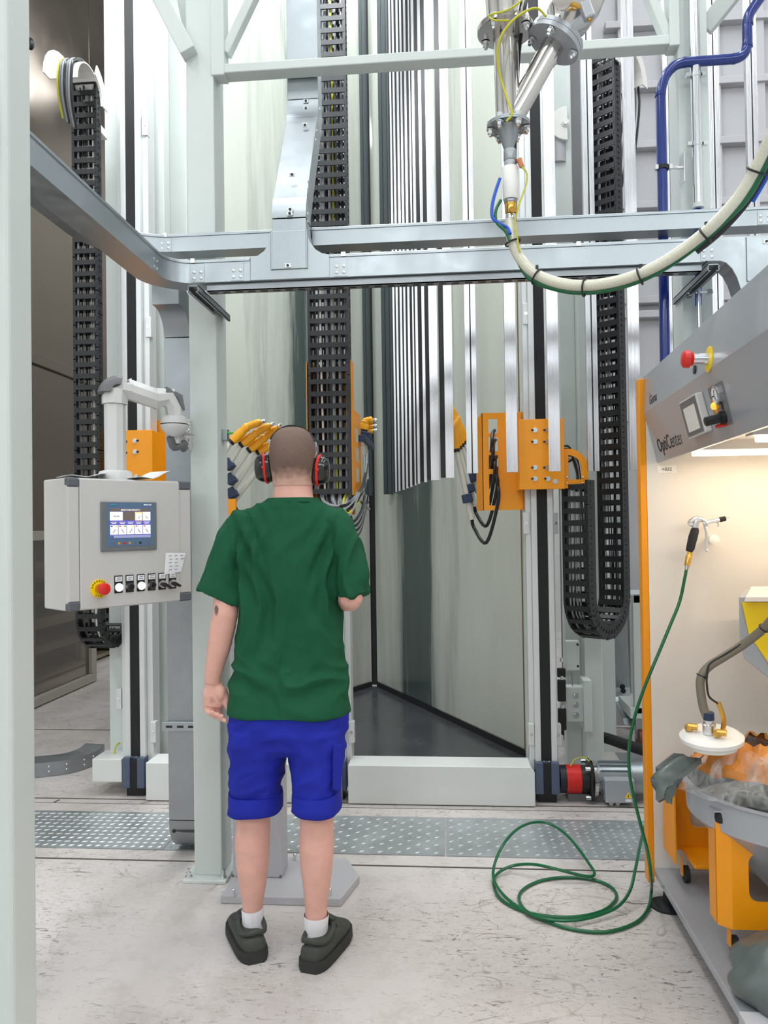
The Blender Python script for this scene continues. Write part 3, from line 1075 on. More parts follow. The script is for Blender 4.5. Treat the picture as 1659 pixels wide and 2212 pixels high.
# arched cable bracket on its right
ax0, ax1 = W(1219, 1000, YK + .02).x, W(1270, 1000, YK + .02).x
zb0, zb1 = W(1245, 1054, YK).z, W(1245, 968, YK).z
b = B()
ay = YK + .02
b.box(ax0, ax1, ay, ay + .005, zb0, zb0 + .045)
b.box(ax0, ax0 + .02, ay, ay + .005, zb0 + .045, zb1)
arc = []
for k in range(7):
    a = R_(90 * k / 6)
    arc.append((ax0 + .02 + (ax1 - ax0 - .02) * math.sin(a), zb0 + .10 + (zb1 - zb0 - .10) * math.cos(a)))
for i in range(6):
    (xa_, za_), (xb_, zb_) = arc[i], arc[i + 1]
    sc = .68
    xi, zi = ax0 + .02 + (xa_ - ax0 - .02) * sc, zb0 + .10 + (za_ - zb0 - .10) * sc
    xj, zj = ax0 + .02 + (xb_ - ax0 - .02) * sc, zb0 + .10 + (zb_ - zb0 - .10) * sc
    b.prism([(xa_, ay, za_), (xb_, ay, zb_), (xj, ay, zj), (xi, ay, zi)], (0, .005, 0))
b.box(ax1 - .035, ax1, ay, ay + .005, zb0 + .045, zb0 + .10)
o = b.build('arch_bracket', ORANGE, tR)
for px, py in ((1225, 1031), (1225, 1044), (1259, 1031), (1259, 1044)):
    B().ball(W(px, py, ay), .006, 8, 5).build('rivet', CHROME, o)
for c in range(6):
    a0 = W(1222, 968 + 5 * c, YK + .05)
    pth = [a0 + V((-.05, .03, 0)), a0 + V((.02, .03, .012 - c * .004)), W(1240 + 2 * c, 990 - 3 * c + 10, YK + .05), W(1247 + 2.2 * c, 1030, YK + .05), W(1240 + 4 * c, 1062, YK + .04)]
    B().tube(smooth_path(pth, 5), .006, 6).build('cable', (WIREBK, WIREBK, WIREGR, WIREBK, PLASTW, WIREBK)[c], tR)

# left carriage (in part behind the cabinet arm)
tL = thing('gun_carriage', 'orange sheet metal gun carriage on the left lift, above the control cabinet', 'carriage', (xL, YK, W(300, 1090, YK).z), 'orange gun carriages on the lifts')
pa, pb = W(232, 980, YK), W(329, 980, YK)
z0, z1 = W(300, 1095, YK).z, W(300, 929, YK).z
B().box(pa.x, pb.x, YK, YK + .006, z0, z1).build('front_plate', ORANGE, tL, bevel=.002)
B().box(pb.x - .004, pb.x, YK + .004, YK + .28, z0, z1 - .004).build('side_flange', ORANGE, tL)
for px, py in ((267, 954), (292, 952), (267, 978), (292, 976), (294, 1030)):
    p = W(px, py, YK)
    B().bolt(p, (0, -1, 0), .009, .006).build('bolt', CHROME, tL)
    B().obox(p + V((.014, -.0012, 0)), (.012, .003, .010)).build('bolt_slot', BLACK, tL)
q0, q1 = W(342, 1000, YK + .25), W(420, 1000, YK + .25)
zz0, zz1 = W(360, 1100, YK + .25).z, W(360, 908, YK + .25).z
b = B()
holes_plate(b, q0.x - .02, q1.x, zz0, zz1, YK + .25, YK + .256, [(q0.x + .01, q0.x + .05, W(350, 975, YK + .25).z, W(350, 958, YK + .25).z), (q0.x + .01, q0.x + .05, W(350, 1020, YK + .25).z, W(350, 990, YK + .25).z)])
b.build('cable_plate', ORANGE, tL)
xg = W(512, 1090, 4.3).x
B().box(q1.x - .01, xg, YK + .25, YK + .27, W(500, 1112, 4.3).z, W(500, 1078, 4.3).z).build('gun_beam', ORANGE, tL)

# middle carriage behind the wide chain
tM = thing('gun_carriage', 'orange sheet metal gun carriage on the middle lift, framing the wide cable chain', 'carriage', (xM, 4.06, W(715, 1110, 4.06).z), 'orange gun carriages on the lifts')
zt1, zb1_ = W(715, 788, 4.06).z, W(715, 1112, 4.06).z
xa, xb = W(668, 900, 4.04).x, W(764, 900, 4.04).x
B().box(xa, xb, 4.052, 4.056, zb1_, zt1).build('back_plate', mat('orange_paint_shaded', '#b86a12', 0.5, var=.1), tM)  # same orange, darkened to carry the shade behind the chain
for xx in (xa, xb - .004):
    B().box(xx, xx + .005, 3.96, 4.055, zb1_ + .1, zt1).build('edge_flange', ORANGE, tM)
wx0, wx1 = xb, W(769, 980, 4.22).x
za, zbm = W(772, 890, 4.15).z, W(772, 1062, 4.15).z
b = B()
d_ = V((wx1 - wx0 + .02, .26, 0))
hol = [(.25, .75, .62, .8), (.25, .75, .38, .56), (.25, .75, .12, .30)]
o0 = V((wx0, 4.03, 0))
H_ = za - zbm


def wq(u0, u1, v0, v1):
    b.prism([o0 + d_ * u0 + V((0, 0, zbm + H_ * v0)), o0 + d_ * u1 + V((0, 0, zbm + H_ * v0)), o0 + d_ * u1 + V((0, 0, zbm + H_ * v1)), o0 + d_ * u0 + V((0, 0, zbm + H_ * v1))], (-.004, 0, 0))


wq(0, .25, 0, 1)
wq(.75, 1, 0, 1)
for v0, v1 in ((0, .12), (.30, .38), (.56, .62), (.8, 1)):
    wq(.25, .75, v0, v1)
b.build('side_wing', ORANGE, tM)
xk0, xk1 = W(732, 900, 4.0).x, W(752, 900, 4.0).x
for k in range(8):
    z = W(742, 810 + 27.3 * k, 4.0).z
    B().box(xk0, xk1, 4.01, 4.05, z - .014, z + .014).build('cable_stay', ORANGE, tM, bevel=.003)
B().box(W(784, 950, 4.24).x, W(784, 950, 4.24).x + .02, 4.22, 4.70, W(788, 958, 4.45).z - .015, W(788, 950, 4.45).z).build('gun_rack', NAVY, tM, bevel=.003)
B().box(wx0 + .004, W(784, 950, 4.24).x + .02, 4.20, 4.22, W(788, 958, 4.45).z - .015, W(788, 950, 4.45).z).build('gun_rack', NAVY, tM, bevel=.003)
# loose cables under the chain end, drawn to the right hand gun rack
tc_ = [WIREGR, WIREBK, WIREGR, WIREBK, WIREGR, WIREBK, WIREGR, WIREBK, WIREYG, WIREGR]
for c in range(10):
    s = W(690 + 7.5 * c, 1062, 3.98)
    k1 = W(702 + 5 * c, 1085 + 4 * (c % 4), 3.94)
    k2 = W(735 + 2 * c, 1092 + 6 * (c % 5), 3.92)
    k3 = W(776, 1066 + 8 * (c % 3), 4.05)
    k4 = W(790, 1040 - 6 * (c % 4), 4.28)
    k5 = W(793 - (c % 3), 975 + 9 * (c % 6), 4.42)
    if c % 3 == 2:
        k4, k5 = W(786, 1090, 4.28), W(800 - c, 1110 - 5 * c % 30, 4.35)
    B().tube(smooth_path([s, k1, k2, k3, k4, k5], 5), .0075, 6).build('loose_cable', tc_[c], tM)
for c in range(7):
    s = W(690 + 9 * c, 1060, 3.98)
    B().tube(smooth_path([s, W(692 + 9 * c, 1085, 3.95), W(716 + 7 * c, 1118, 3.95), W(757 + 2 * c, 1130 + 4 * c, 3.98), W(780, 1105 + 6 * c, 4.1), W(788 + c, 1070, 4.2)], 5), .0075, 6).build('loose_cable', tc_[(c + 1) % 8], tM)

# ------------------------------------------------------------------ spray guns


def gun(lab, tip, neck, butt, rod_end, clampp=None, grp='spray guns reaching into the booth', cable=None, sleeve=None, hr=.021):
    tip, neck, butt, rod_end = map(V, (tip, neck, butt, rod_end))
    t = thing('spray_gun', lab, 'spray gun', butt, grp)
    d0 = (tip - neck).normalized()
    pts = [neck - d0 * .012, neck.lerp(tip, .25), neck.lerp(tip, .55), neck.lerp(tip, .6), neck.lerp(tip, .85), tip]
    B().tube(pts, [hr * .8, hr, hr, hr * 1.06, hr, hr * .55], 12).build('barrel', GUNY, t)
    b = B()
    d1 = (butt - neck).normalized()
    side = V((0, 1, 0))
    up = d1.cross(side).normalized()
    rings = []
    for f, w_, h_ in ((-.08, .6, .7), (.0, .95, 1.0), (.12, 1, 1.1), (.25, .85, .9), (.35, .9, 1.15), (.7, .95, 1.2), (1.0, .95, 1.15)):
        c = neck.lerp(butt, f)
        rings.append([c + side * (x * w_ * hr * 2) + up * (y * h_ * hr * 2) for x, y in rrect(1, 1, .32, 3)])
    b.loft(rings)
    b.build('body', GUNY, t, angle=60)
    B().tube([tip, tip + d0 * .012, tip + d0 * .024], [hr * .5, hr * .62, hr * .35], 8).build('nozzle', CHROME, t)
    B().tube([butt - d1 * .002, butt + d1 * .018], hr * .98, 10).build('collar', BLACK, t)
    B().tube([butt + d1 * .014, rod_end], hr * .72, 10).build('rod', CREAM, t)
    if clampp is not None:
        c = V(clampp)
        o = B().obox(c, (.06, .07, .05), (V((up.x, up.y, up.z)), side, V(d1))).build('clamp', NAVY, t, bevel=.005)
    if sleeve is not None:
        B().tube(sleeve, hr * .85, 10).build('sleeve', CREAM, t)
    if cable is not None:
        B().tube(smooth_path(cable, 6), .010, 8).build('cable', WIREBK, t)
    return t


Lg = [(565, 911, 535, 921, 503, 952, 470, 1000, 470, 990), (584, 918, 556, 934, 524, 958, 490, 1013, 494, 1003), (600, 922, 573, 945, 541, 970, 488, 1044, 499, 1035),
      (616, 934, 590, 958, 560, 975, 490, 1078, 502, 1065), (634, 945, 606, 972, 576, 992, 488, 1108, 499, 1096)]
gl = ['topmost yellow spray gun of the left group, its handle beside the pillar', 'second yellow spray gun from the top in the left group', 'third yellow spray gun from the top in the left group',
      'fourth yellow spray gun of the left group, just left of the man\'s head', 'lowest yellow spray gun of the left group, half hidden by the ear defenders']
for i, (a, b_, c, d, e, f, g, h, m1, m2) in enumerate(Lg):
    y = 4.22 + .04 * i
    gun(gl[i], W(a, b_, y), W(c, d, y), W(e, f, y), W(g, h, y), W(m1, m2, y))
Rg = [(972, 880, 986, 903, 1003, 950, 1040, 992), (968, 884, 983, 908, 999, 955, 1040, 1024), (965, 888, 980, 912, 995, 960, 1031, 1060),
      (962, 892, 977, 916, 990, 965, 1024, 1090), (958, 896, 974, 920, 985, 970, 1019, 1118)]
ends = [((1064, 930), (1050, 926)), ((1066, 950), (1052, 958)), ((1070, 985), (1060, 1000)), ((1072, 1010), (1062, 1030)), ((1075, 1035), (1073, 1060))]
rl = ['topmost gun of the right group, cable into the upper plate opening', 'second gun of the right group, cable into the second opening',
      'third gun of the right group, middle one with white sleeve', 'fourth gun of the right group, second lowest white sleeve', 'lowest gun of the right group, its black cable hanging lowest']
for i, (a, b_, c, d, e, f, g, h) in enumerate(Rg):
    y = 4.62 - .04 * i
    dr = V((W(g, h, y) - W(e, f, y)))
    p_end = W(g, h, y)
    cl = W(e, f, y).lerp(p_end, .72)
    hx, hy = ends[i][0]
    low = (1040 + 4 * i, h + 14 + 9 * i)
    cab = [p_end, p_end + dr.normalized() * .06, W((g + hx) / 2 + 4, max(h, hy) + 18 + 9 * i, y - .15), W(hx - 2 + 3 * (i > 2), (h + hy) / 2 + 8, 4.18), W(hx, hy + 8, 4.18), W(hx + 4, hy, 4.26)]
    gun(rl[i], W(a, b_, y), W(c, d, y), W(e, f, y), p_end - dr * .12, cl, cable=cab, sleeve=[p_end - dr * .2, p_end + dr.normalized() * .012])
Mg = [(806, 908, 790, 910, 786, 928, 789, 985), (806, 920, 794, 922, 790, 938, 791, 1010), (806, 930, 796, 932, 791, 946, 792, 1035)]
ml = ['topmost gun of the middle group, right of the wide cable chain', 'second gun of the middle group, just below the topmost', 'lowest gun of the middle group, right of the wide cable chain']
for i, (a, b_, c, d, e, f, g, h) in enumerate(Mg):
    y = 4.45 + .1 * i
    gun(ml[i], W(a, b_, y), W(c, d, y), W(e, f, y), W(g, h, y), W(e + 2, f + 14, y), hr=.024 if i == 0 else .018)

# ------------------------------------------------------------------ drive motor on the right lift
ym = 4.17
pm_ = W(1212, 1682, ym)
zc = pm_.z
t = thing('drive_motor', 'grey gear motor with red ring coupling at the foot of the right lift', 'motor', (W(1300, 1682, ym).x, ym, 0))


def xm(px):
    return W(px, 1685, ym).x


ax = V((1, 0, 0))
B().lathe((xm(1208), ym, zc), ax, [(0, .072), (xm(1222) - xm(1208), .072)], 28).build('coupling', BLACK, t)
B().lathe((xm(1222), ym, zc), ax, [(0, .074), (xm(1253) - xm(1222), .074)], 28).build('red_ring', REDP, t)
B().lathe((xm(1253), ym, zc), ax, [(0, .072), (xm(1272) - xm(1253), .072)], 28).build('gear_housing', BLACK, t)
B().box(xm(1270), xm(1279), ym - .085, ym + .085, zc - .09, zc + .09).build('flange', BLACK, t, bevel=.01)
for dz in (-.075, .075):
    for dy in (-.07, .07):
        B().cyl((xm(1260), ym + dy, zc + dz), (xm(1271), ym + dy, zc + dz), .011, n=6).build('flange_bolt', CHROME, t)
B().lathe((xm(1279), ym, zc), ax, [(0, .095), (.018, .095), (.02, .06), (.045, .06)], 32).build('disc', STAIN, t)
b = B().lathe((xm(1290), ym + .02, zc), ax, [(0, .08), (xm(1362) - xm(1290), .08)], 32)
for k in range(16):
    a = 2 * math.pi * k / 16
    b.obox(((xm(1290) + xm(1362)) / 2, ym + .02 + .085 * math.cos(a), zc + .085 * math.sin(a)), (xm(1358) - xm(1294), .012, .006), (ax, V((0, math.cos(a), math.sin(a))), V((0, -math.sin(a), math.cos(a)))))
b.build('finned_body', GALV, t)
o = B().box(xm(1298), xm(1360), ym - .115, ym - .05, zc - .085, zc + .035).build('terminal_box', SILVER, t, bevel=.006)
for dx in (1301, 1357):
    for dz in (-.075, .025):
        B().cyl((xm(dx), ym - .114, zc + dz), (xm(dx), ym - .118, zc + dz), .005, n=8).build('screw', CHROME, o)
wp = V((xm(1346), ym - .117, zc - .045))
B().prism([wp + V((-.017, 0, -.012)), wp + V((.017, 0, -.012)), wp + V((0, 0, .018))], (0, .003, 0)).build('warning_sign', YELLOW, o)
B().obox(wp + V((0, -.001, -.001)), (.003, .002, .014)).build('warning_mark', INK, o)
B().obox(wp + V((0, 0, -.024)), (.03, .003, .012)).build('sticker', PAPER, o)
for k in (0, 1):
    xx = xm(1313 + 14 * k)
    B().lathe((xx, ym - .08, zc - .085), (0, 0, -1), [(0, .014), (.012, .014), (.02, .009)], 10).build('cable_gland', PLASTW, t)
    B().tube(smooth_path([(xx, ym - .08, zc - .10), (xx + .003 - .012 * k, ym - .08, zc - .13), (xx + .012 - .02 * k, ym - .06, .012)]), .006, 6).build('motor_cable', CREAM, t)
B().lathe((xm(1362), ym + .02, zc), ax, [(0, .088), (xm(1405) - xm(1362), .088), (xm(1408) - xm(1362), .08)], 32).build('fan_cowl', GALV, t)
B().tube(smooth_path([W(1232, 1655, ym - .03), W(1242, 1640, ym), W(1262, 1636, ym + .02), W(1273, 1645, ym)]), .003, 6).build('earth_wire', WIREYG, t)
B().box(xm(1225), xm(1360), ym - .03, ym + .08, 0, zc - .07).build('motor_foot', DGREY, t)
# thick black hose on the floor behind
t = tag(B().tube(smooth_path([W(1205, 1572, 4.9), W(1230, 1580, 4.85), W(1300, 1592, 4.75), W(1350, 1608, 4.62), W(1420, 1630, 4.5)]), .032, 12).build('black_hose', RUBBER),
        'thick black hose running behind the rear column towards the right', 'hose')
# galvanised floor duct with upswept foot, right rear
t = thing('floor_duct', 'galvanised cable duct curving from the column down to the floor, right rear', 'cable duct', W(1350, 1560, 5.2))
sec = []
prof = [(1339, 1395, 5.35), (1341, 1440, 5.35), (1343, 1485, 5.35), (1345, 1505, 5.33), (1350, 1523, 5.28), (1358, 1542, 5.18), (1366, 1560, 5.08), (1368, 1566, 5.03)]
rings = []
for px, py, y in prof:
    c = W(px, py, y)
    c.z = max(c.z, .02)
    rings.append([c + V((sx * .055, dy, dz)) for sx, dy, dz in ((-1, 0, 0), (1, 0, 0), (1, .05, .03), (-1, .05, .03))])
rings[0:0] = [[p + V((0, 0, .9)) for p in rings[0]]]
B().loft(rings, smooth=False).build('lid', GALV, t, angle=60)
for py in (1482, 1491, 1535):
    p = W(1343 + (py - 1482) * .2, py, 5.3)
    B().bolt(p - V((0, .02, 0)), (0, -1, 0), .012, .006).build('lid_screw', BLACK, t)
B().box(W(1360, 1600, 4.6).x, 1.9, 4.55, 5.0, .0, .006).build('rear_checker_plate', PLATE, t)
# caster and cart leg, far right
t = thing('tool_cart', 'light grey cart on a red-hubbed caster, far right behind the yellow edge strip', 'cart', W(1385, 1510, 5.0))
B().box(W(1369, 1400, 5).x, W(1388, 1400, 5).x, 5.0, 5.05, .25, 1.0).build('leg', PAINT, t, bevel=.003)
B().box(W(1360, 1465, 5).x, W(1420, 1465, 5).x, 5.0, 5.4, .22, .29).build('tray', PAINT, t, bevel=.003)
B().box(W(1369, 1360, 5).x, W(1430, 1360, 5).x, 5.0, 5.4, .95, 1.0).build('cart_top', PAINT, t, bevel=.003)
c = W(1381, 1490, 5.05)
c.z = .075
B().lathe(c - V((0.02, 0, 0)), (1, 0, 0), [(0, .05), (.004, .075), (.036, .075), (.04, .05)], 20).build('wheel', mat('dark_red_wheel', '#6d2a26', .5), t)
B().box(c.x - .03, c.x + .03, c.y - .02, c.y + .02, .08, .22).build('fork', GALV, t)
# electrical isolator on the right rear column
t = thing('isolator_switch', 'small white isolator box with black rotary knob behind the right chain', 'switch', W(1304, 1165, 5.0))
p = W(1305, 1168, 5.0)
B().obox(p, (.075, .06, .17)).build('housing', PLASTW, t, bevel=.004)
B().lathe(p + V((-.01, -.03, .01)), (0, -1, 0), [(0, .022), (.015, .02), (.016, .01)], 14).build('knob', BLACK, t)
B().tube(smooth_path([p + V((.01, 0, .09)), p + V((.015, 0, .2)), p + V((0.01, 0, .3)), p + V((-.03, 0, .34))]), .006, 6).build('conduit', GALV, t)
B().box(p.x - .02, p.x + .06, p.y + .03, p.y + .06, .0, 2.2).build('mounting_post', PAINT, t)
# ------------------------------------------------------------------ overhead cable trunking
YF = 2.92           # front of the front run
zf1, zf0 = W(760, 547, YF).z, W(760, 597, YF).z
XL1 = W(366, 600, YF).x          # right wall of the left run
TW = .10
ztop_h = 2.07
RB = .10
t = thing('cable_trunking', 'galvanised cable trunking: left run bending into the front overhead run with tee pieces', 'cable trunking', (XL1, YF, zf0))


def trunk(path, z0, z1, wd, name, m_=GALV, lip=True):
    """closed trunking with a rolled lip on both upper edges"""
    h = z1 - z0
    sect = [(0, z0), (0, z1 - .014), (.004, z1 - .012), (.004, z1 - .003), (0, z1), (-wd, z1), (-wd, z0)]
    b = B()
    b.loft(sweep(path, sect), smooth=True)
    return b.build(name, m_, t, angle=30)


arc_c = (XL1 + RB, YF - RB)
bend = [(arc_c[0] - RB * math.cos(R_(a)), arc_c[1] + RB * math.sin(R_(a))) for a in range(0, 91, 10)]
trunk([(XL1, .6), (XL1, YF - RB - .02)], zf0, zf1, TW, 'left_run')
trunk([(XL1, YF - RB - .02)] + bend + [(XL1 + RB + .03, YF)], zf0, zf1, TW, 'corner_bend')
xt0, xt1 = W(540, 570, YF).x, W(712, 570, YF).x
xe = W(1524, 540, YF).x
trunk([(XL1 + RB + .03, YF), (xt0, YF)], zf0, zf1, TW, 'front_run')
trunk([(xt1, YF), (xe, YF)], zf0, zf1, TW, 'front_run')
# upward tee: front plate with two filleted shoulders and a proud cover
xd0, xd1 = W(586, 560, YF).x, W(664, 560, YF).x
zs = W(600, 500, YF).z
b = B()
pts = [(xt0, zf0), (xt1, zf0), (xt1, zf1)]
fr = xt1 - xd1
pts += [(xt1 - fr * math.sin(R_(a)), zs - (zs - zf1) * math.cos(R_(a)) + 0) for a in (20, 40, 60, 75, 90)]
pts += [(xt0 + (xd0 - xt0) * math.cos(R_(90 - a)) if 0 else xd0 - (xd0 - xt0) * (1 - math.sin(R_(a))), zs - (zs - zf1) * math.cos(R_(a))) for a in (90, 75, 60, 40, 20)]
pts += [(xt0, zf1)]
b.prism([(x, YF, z) for x, z in pts], (0, TW, 0))
b.build('tee_body', GALV, t, bevel=.002)
zc0 = W(620, 582, YF).z
o = B().box(xd0 + .004, xd1 - .004, YF - .006, YF, zc0, zs).build('tee_cover', GALV, t, bevel=.002)
for x in (xd0 + .002, xd1 - .002):
    B().cyl((x, YF - .004, zc0), (x, YF - .004, zs), .004, n=8).build('cover_bead', GALV, t)


def latch(p, n=V((0, -1, 0)), par=None):
    p = V(p)
    o = B().obox(p + n * .002, (.022, .004, .016)).build('latch_plate', CHROME, par or t, bevel=.001)
    B().cyl(p + n * .003, p + n * .006, .0055, n=10).build('latch_screw', BLACK, o)


latch(W(622, 574, YF - .006))
# downward tee at the right end
xq0, xq1 = W(1606, 560, YF).x, W(1700, 560, YF).x
zq = W(1600, 690, YF).z
b = B()
pts = [(xe + .006, zf1), (xq1 + .4, zf1), (xq1 + .4, zf0), (xq1, zf0), (xq1, zq), (xq0, zq)]
fr = xq0 - (xe + .05)
pts += [(xq0 - fr + fr * math.cos(R_(a)), zf0 - (zf0 - zq) + (zf0 - zq) * math.sin(R_(a))) for a in (15, 30, 45, 60, 75, 90)]
pts += [(xe + .006, zf0)]
b.prism([(x, YF, z) for x, z in pts], (0, TW, 0))
b.build('tee_down', GALV, t, bevel=.002)
zk = W(1630, 608, YF).z
B().box(xq0 + .01, xq1 - .01, YF - .006, YF, zk, zf1 - .005).build('tee_cover', GALV, t, bevel=.002)
latch(W(1655, 522, YF - .006))
B().box(xq0, xq1, YF + .002, YF + TW, ztop_h, zq).build('drop_run', GALVD, t)
# couplings: plate with four screws, and lid clips
for px in (427, 512, 735, 1529):
    p = W(px, 572 if px < 800 else 540, YF)
    o = B().box(p.x - .026, p.x + .026, YF - .0025, YF, zf0 + .002, zf1 - .018).build('coupling', GALV, t)
    for dx in (-.014, .014):
        for dz in (.016, .04):
            B().lathe((p.x + dx, YF - .0025, zf0 + dz), (0, -1, 0), [(0, .0065), (.002, .006), (.004, .002)], 10).build('screw', CHROME, o)
for px in (417, 742, 1250):
    p = W(px, 555, YF)
    B().box(p.x - .008, p.x + .008, YF - .008, YF + .004, zf1 - .012, zf1 + .004).build('lid_clip', CHROME, t)
for dz in (.016, .045):
    for yy in (YF - RB - .06, YF - RB - .03):
        B().lathe((XL1 + .001, yy, zf0 + dz), (1, 0, 0), [(0, .0065), (.002, .006), (.004, .002)], 10).build('screw', CHROME, t)
# seam lines and small tie under the left run
# riser duct from the tee, leaning back and up
rz = [(YF, zs - .01), (YF, W(626, 462, YF).z), (YF, W(626, 455, YF).z)]
def rg(y, z, hw=None, tilt=0):
    return [V((xd0 + .004, y, z)), V((xd1 - .004, y, z)), V((xd1 - .004, y + TW * math.cos(tilt), z + TW * math.sin(tilt))), V((xd0 + .004, y + TW * math.cos(tilt), z + TW * math.sin(tilt)))]


YV = YF + .33
za, zb_ = W(629, 425, YF).z, W(655, 255, YV).z
sl = math.atan2(YV - YF, zb_ - za)
pth = []
for f in (0, .25, .5, .75, 1):
    a = sl * f
    pth.append((YF + .16 * (1 - math.cos(a)), za - .08 + .16 * math.sin(a), -a))
y1, z1_, a1 = pth[-1]
pth2 = []
for f in (1, .75, .5, .25, 0):
    a = sl * f
    pth2.append((YV - .16 * (1 - math.cos(a)), zb_ + .08 - .16 * math.sin(a), -a))
t2 = thing('riser_duct', 'galvanised cable duct rising from the tee, leaning back and running up out of view', 'cable duct', (xd0, YF, zs))
B().loft([rg(YF, zs), rg(YF, za - .085)], smooth=False).build('lower_piece', GALV, t2, bevel=.002)
B().loft([rg(y, z, None, a) for y, z, a in pth], smooth=True).build('lower_elbow', GALV, t2, angle=30)
B().loft([rg(*pth[-1][:2], None, pth[-1][2]), rg(*pth2[0][:2], None, pth2[0][2])], smooth=False).build('sloping_piece', GALVD, t2, bevel=.002)
B().loft([rg(y, z, None, a) for y, z, a in pth2], smooth=True).build('upper_elbow', GALV, t2, angle=30)
B().loft([rg(YV, pth2[-1][1] + .003), rg(YV, 6.6)], smooth=False).build('upper_piece', GALV, t2, bevel=.002)
for px, py, y in ((627, 453, YF), (626, 462, YF), (631, 378, YF + .06), (659, 271, YV - .08), (661, 235, YV), (661, 219, YV)):
    latch(W(px, py, y - .002), par=t2)
for px, py, y in ((675, 391, YF + .05), (677, 405, YF + .05), (671, 462, YF + .04), (673, 478, YF + .04), (697, 282, YV - .05), (697, 302, YV - .08), (698, 236, YV + .04)):
    p = W(px, py, y)
    B().lathe((xd1 - .004, p.y, p.z), (1, 0, 0), [(0, .0065), (.002, .006), (.004, .002)], 10).build('side_screw', CHROME, t2)

# back trunking, slightly higher
YG = 3.05
zg1, zg0 = W(900, 481, YG).z, W(900, 520, YG).z
XG = W(252, 520, YG).x
t = thing('cable_trunking', 'second galvanised cable trunking running behind and above the front one', 'cable trunking', (XG, YG, zg0))
RB2 = .24
arc_c = (XG + RB2, YG - RB2)
bend = [(arc_c[0] - RB2 * math.cos(R_(a)), arc_c[1] + RB2 * math.sin(R_(a))) for a in range(0, 91, 10)]
trunk([(XG, .6), (XG, YG - RB2 - .02)], zg0, zg1, .09, 'left_run')
trunk([(XG, YG - RB2 - .02)] + bend + [(XG + RB2 + .03, YG)], zg0, zg1, .09, 'corner_bend')
xm_ = W(672, 500, YG).x
trunk([(XG + RB2 + .03, YG), (xm_, YG)], zg0, zg1, .09, 'back_run')
trunk([(xm_ + .004, YG), (2.4, YG)], zg0, zg1, .09, 'back_run')
for px in (357, 1652):
    p = W(px, 515, YG)
    o = B().box(p.x - .026, p.x + .026, YG - .0025, YG, zg0 + .002, zg1 - .018).build('coupling', GALV, t)
    for dx in (-.014, .014):
        for dz in (.014, .034):
            B().lathe((p.x + dx, YG - .0025, zg0 + dz), (0, -1, 0), [(0, .0065), (.002, .006), (.004, .002)], 10).build('screw', CHROME, o)
B().box(W(357, 500, YG).x - .008, W(357, 500, YG).x + .008, YG - .007, YG + .003, zg1 - .012, zg1 + .004).build('lid_clip', CHROME, t)

# strut rail and two cantilever arms carrying the trunking
zr1 = zf0 - .002
t = thing('strut_support', 'galvanised strut rail and two cantilever arms under the front trunking', 'support rail', (W(445, 610, YF).x, YF, zr1 - .05))
xs0, xs1 = W(447, 610, YF + .02).x, W(1516, 580, YF + .02).x
b = B()
b.box(xs0, xs1, YF + .02, YF + .06, zr1 - .028, zr1 - .024)
b.box(xs0, xs1, YF + .02, YF + .023, zr1 - .028, zr1)
b.box(xs0, xs1, YF + .057, YF + .06, zr1 - .028, zr1)
b.build('strut_rail', GALVD, t)
k = int((xs1 - xs0) / .05)
b = B()
for i in range(k):
    b.box(xs0 + .05 * i + .01, xs0 + .05 * i + .038, YF + .034, YF + .046, zr1 - .0295, zr1 - .0275)
o = b.build('rail_slot', BLACK, t, kind='stuff')
for px, py in ((417, 606), (1541, 566)):
    p = W(px, py, YF - .07)
    b = B()
    z = zr1 - .03
    b.box(p.x - .02, p.x + .02, YF - .07, YF + .36, z - .004, z)
    b.box(p.x - .02, p.x - .0175, YF - .07, YF + .36, z - .026, z)
    b.box(p.x + .0175, p.x + .02, YF - .07, YF + .36, z - .026, z)
    b.box(p.x - .02, p.x - .010, YF - .07, YF + .36, z - .026, z - .0235)
    b.box(p.x + .010, p.x + .02, YF - .07, YF + .36, z - .026, z - .0235)
    b.build('cantilever_arm', GALVD, t)

# down duct beside the pillar
YD = 3.34
xd_0, xd_1 = W(357, 1000, YD).x, W(357, 1000, YD).x + .118
t = thing('down_duct', 'dull galvanised vertical duct left of the pillar, elbowed at the floor', 'cable duct', ((xd_0 + xd_1) / 2, YD, 0))


def rg2(y, z, a, dp=.1):
    return [V((xd_0, y, z)), V((xd_1, y, z)), V((xd_1, y + dp * math.cos(a), z + dp * math.sin(a))), V((xd_0, y + dp * math.cos(a), z + dp * math.sin(a)))]


ztop = W(380, 728, YD).z
rr = zf0 + .006 - ztop
top = [rg2(YD, ztop, 0)]
for a in (15, 30, 45, 60, 75, 90):
    top.append(rg2(YD - rr + rr * math.cos(R_(a)), ztop + rr * math.sin(R_(a)), R_(a)))
top.append(rg2(YD - rr - .03, ztop + rr, R_(90)))
B().loft(top, smooth=True).build('top_elbow', GALVD, t, angle=30)
zel = W(385, 1772, YD).z
B().box(xd_0, xd_1, YD, YD + .1, zel, ztop - .003).build('shaft', GALVD, t, bevel=.003)
bot = []
r2 = zel - .012
for a in (0, 15, 30, 45, 60, 75, 90):
    bot.append(rg2(YD + r2 - r2 * math.cos(R_(a)), zel - r2 * math.sin(R_(a)), R_(a)))
bot[0] = rg2(YD, zel - .002, 0)
B().loft(bot, smooth=True).build('floor_elbow', GALVD, t, angle=30)
q = W(385, 1568, YD - .01)
b = B().box(xd_0 - .02, xd_1 + .06, YD - .022, YD - .002, q.z - .02, q.z + .02)
b.build('clamp_rail', GALV, t, bevel=.002)
for k in (0, 1, 2):
    B().box(xd_0 + .0 + .05 * k, xd_0 + .028 + .05 * k, YD - .0235, YD - .021, q.z - .006, q.z + .004).build('rail_slot', BLACK, t)
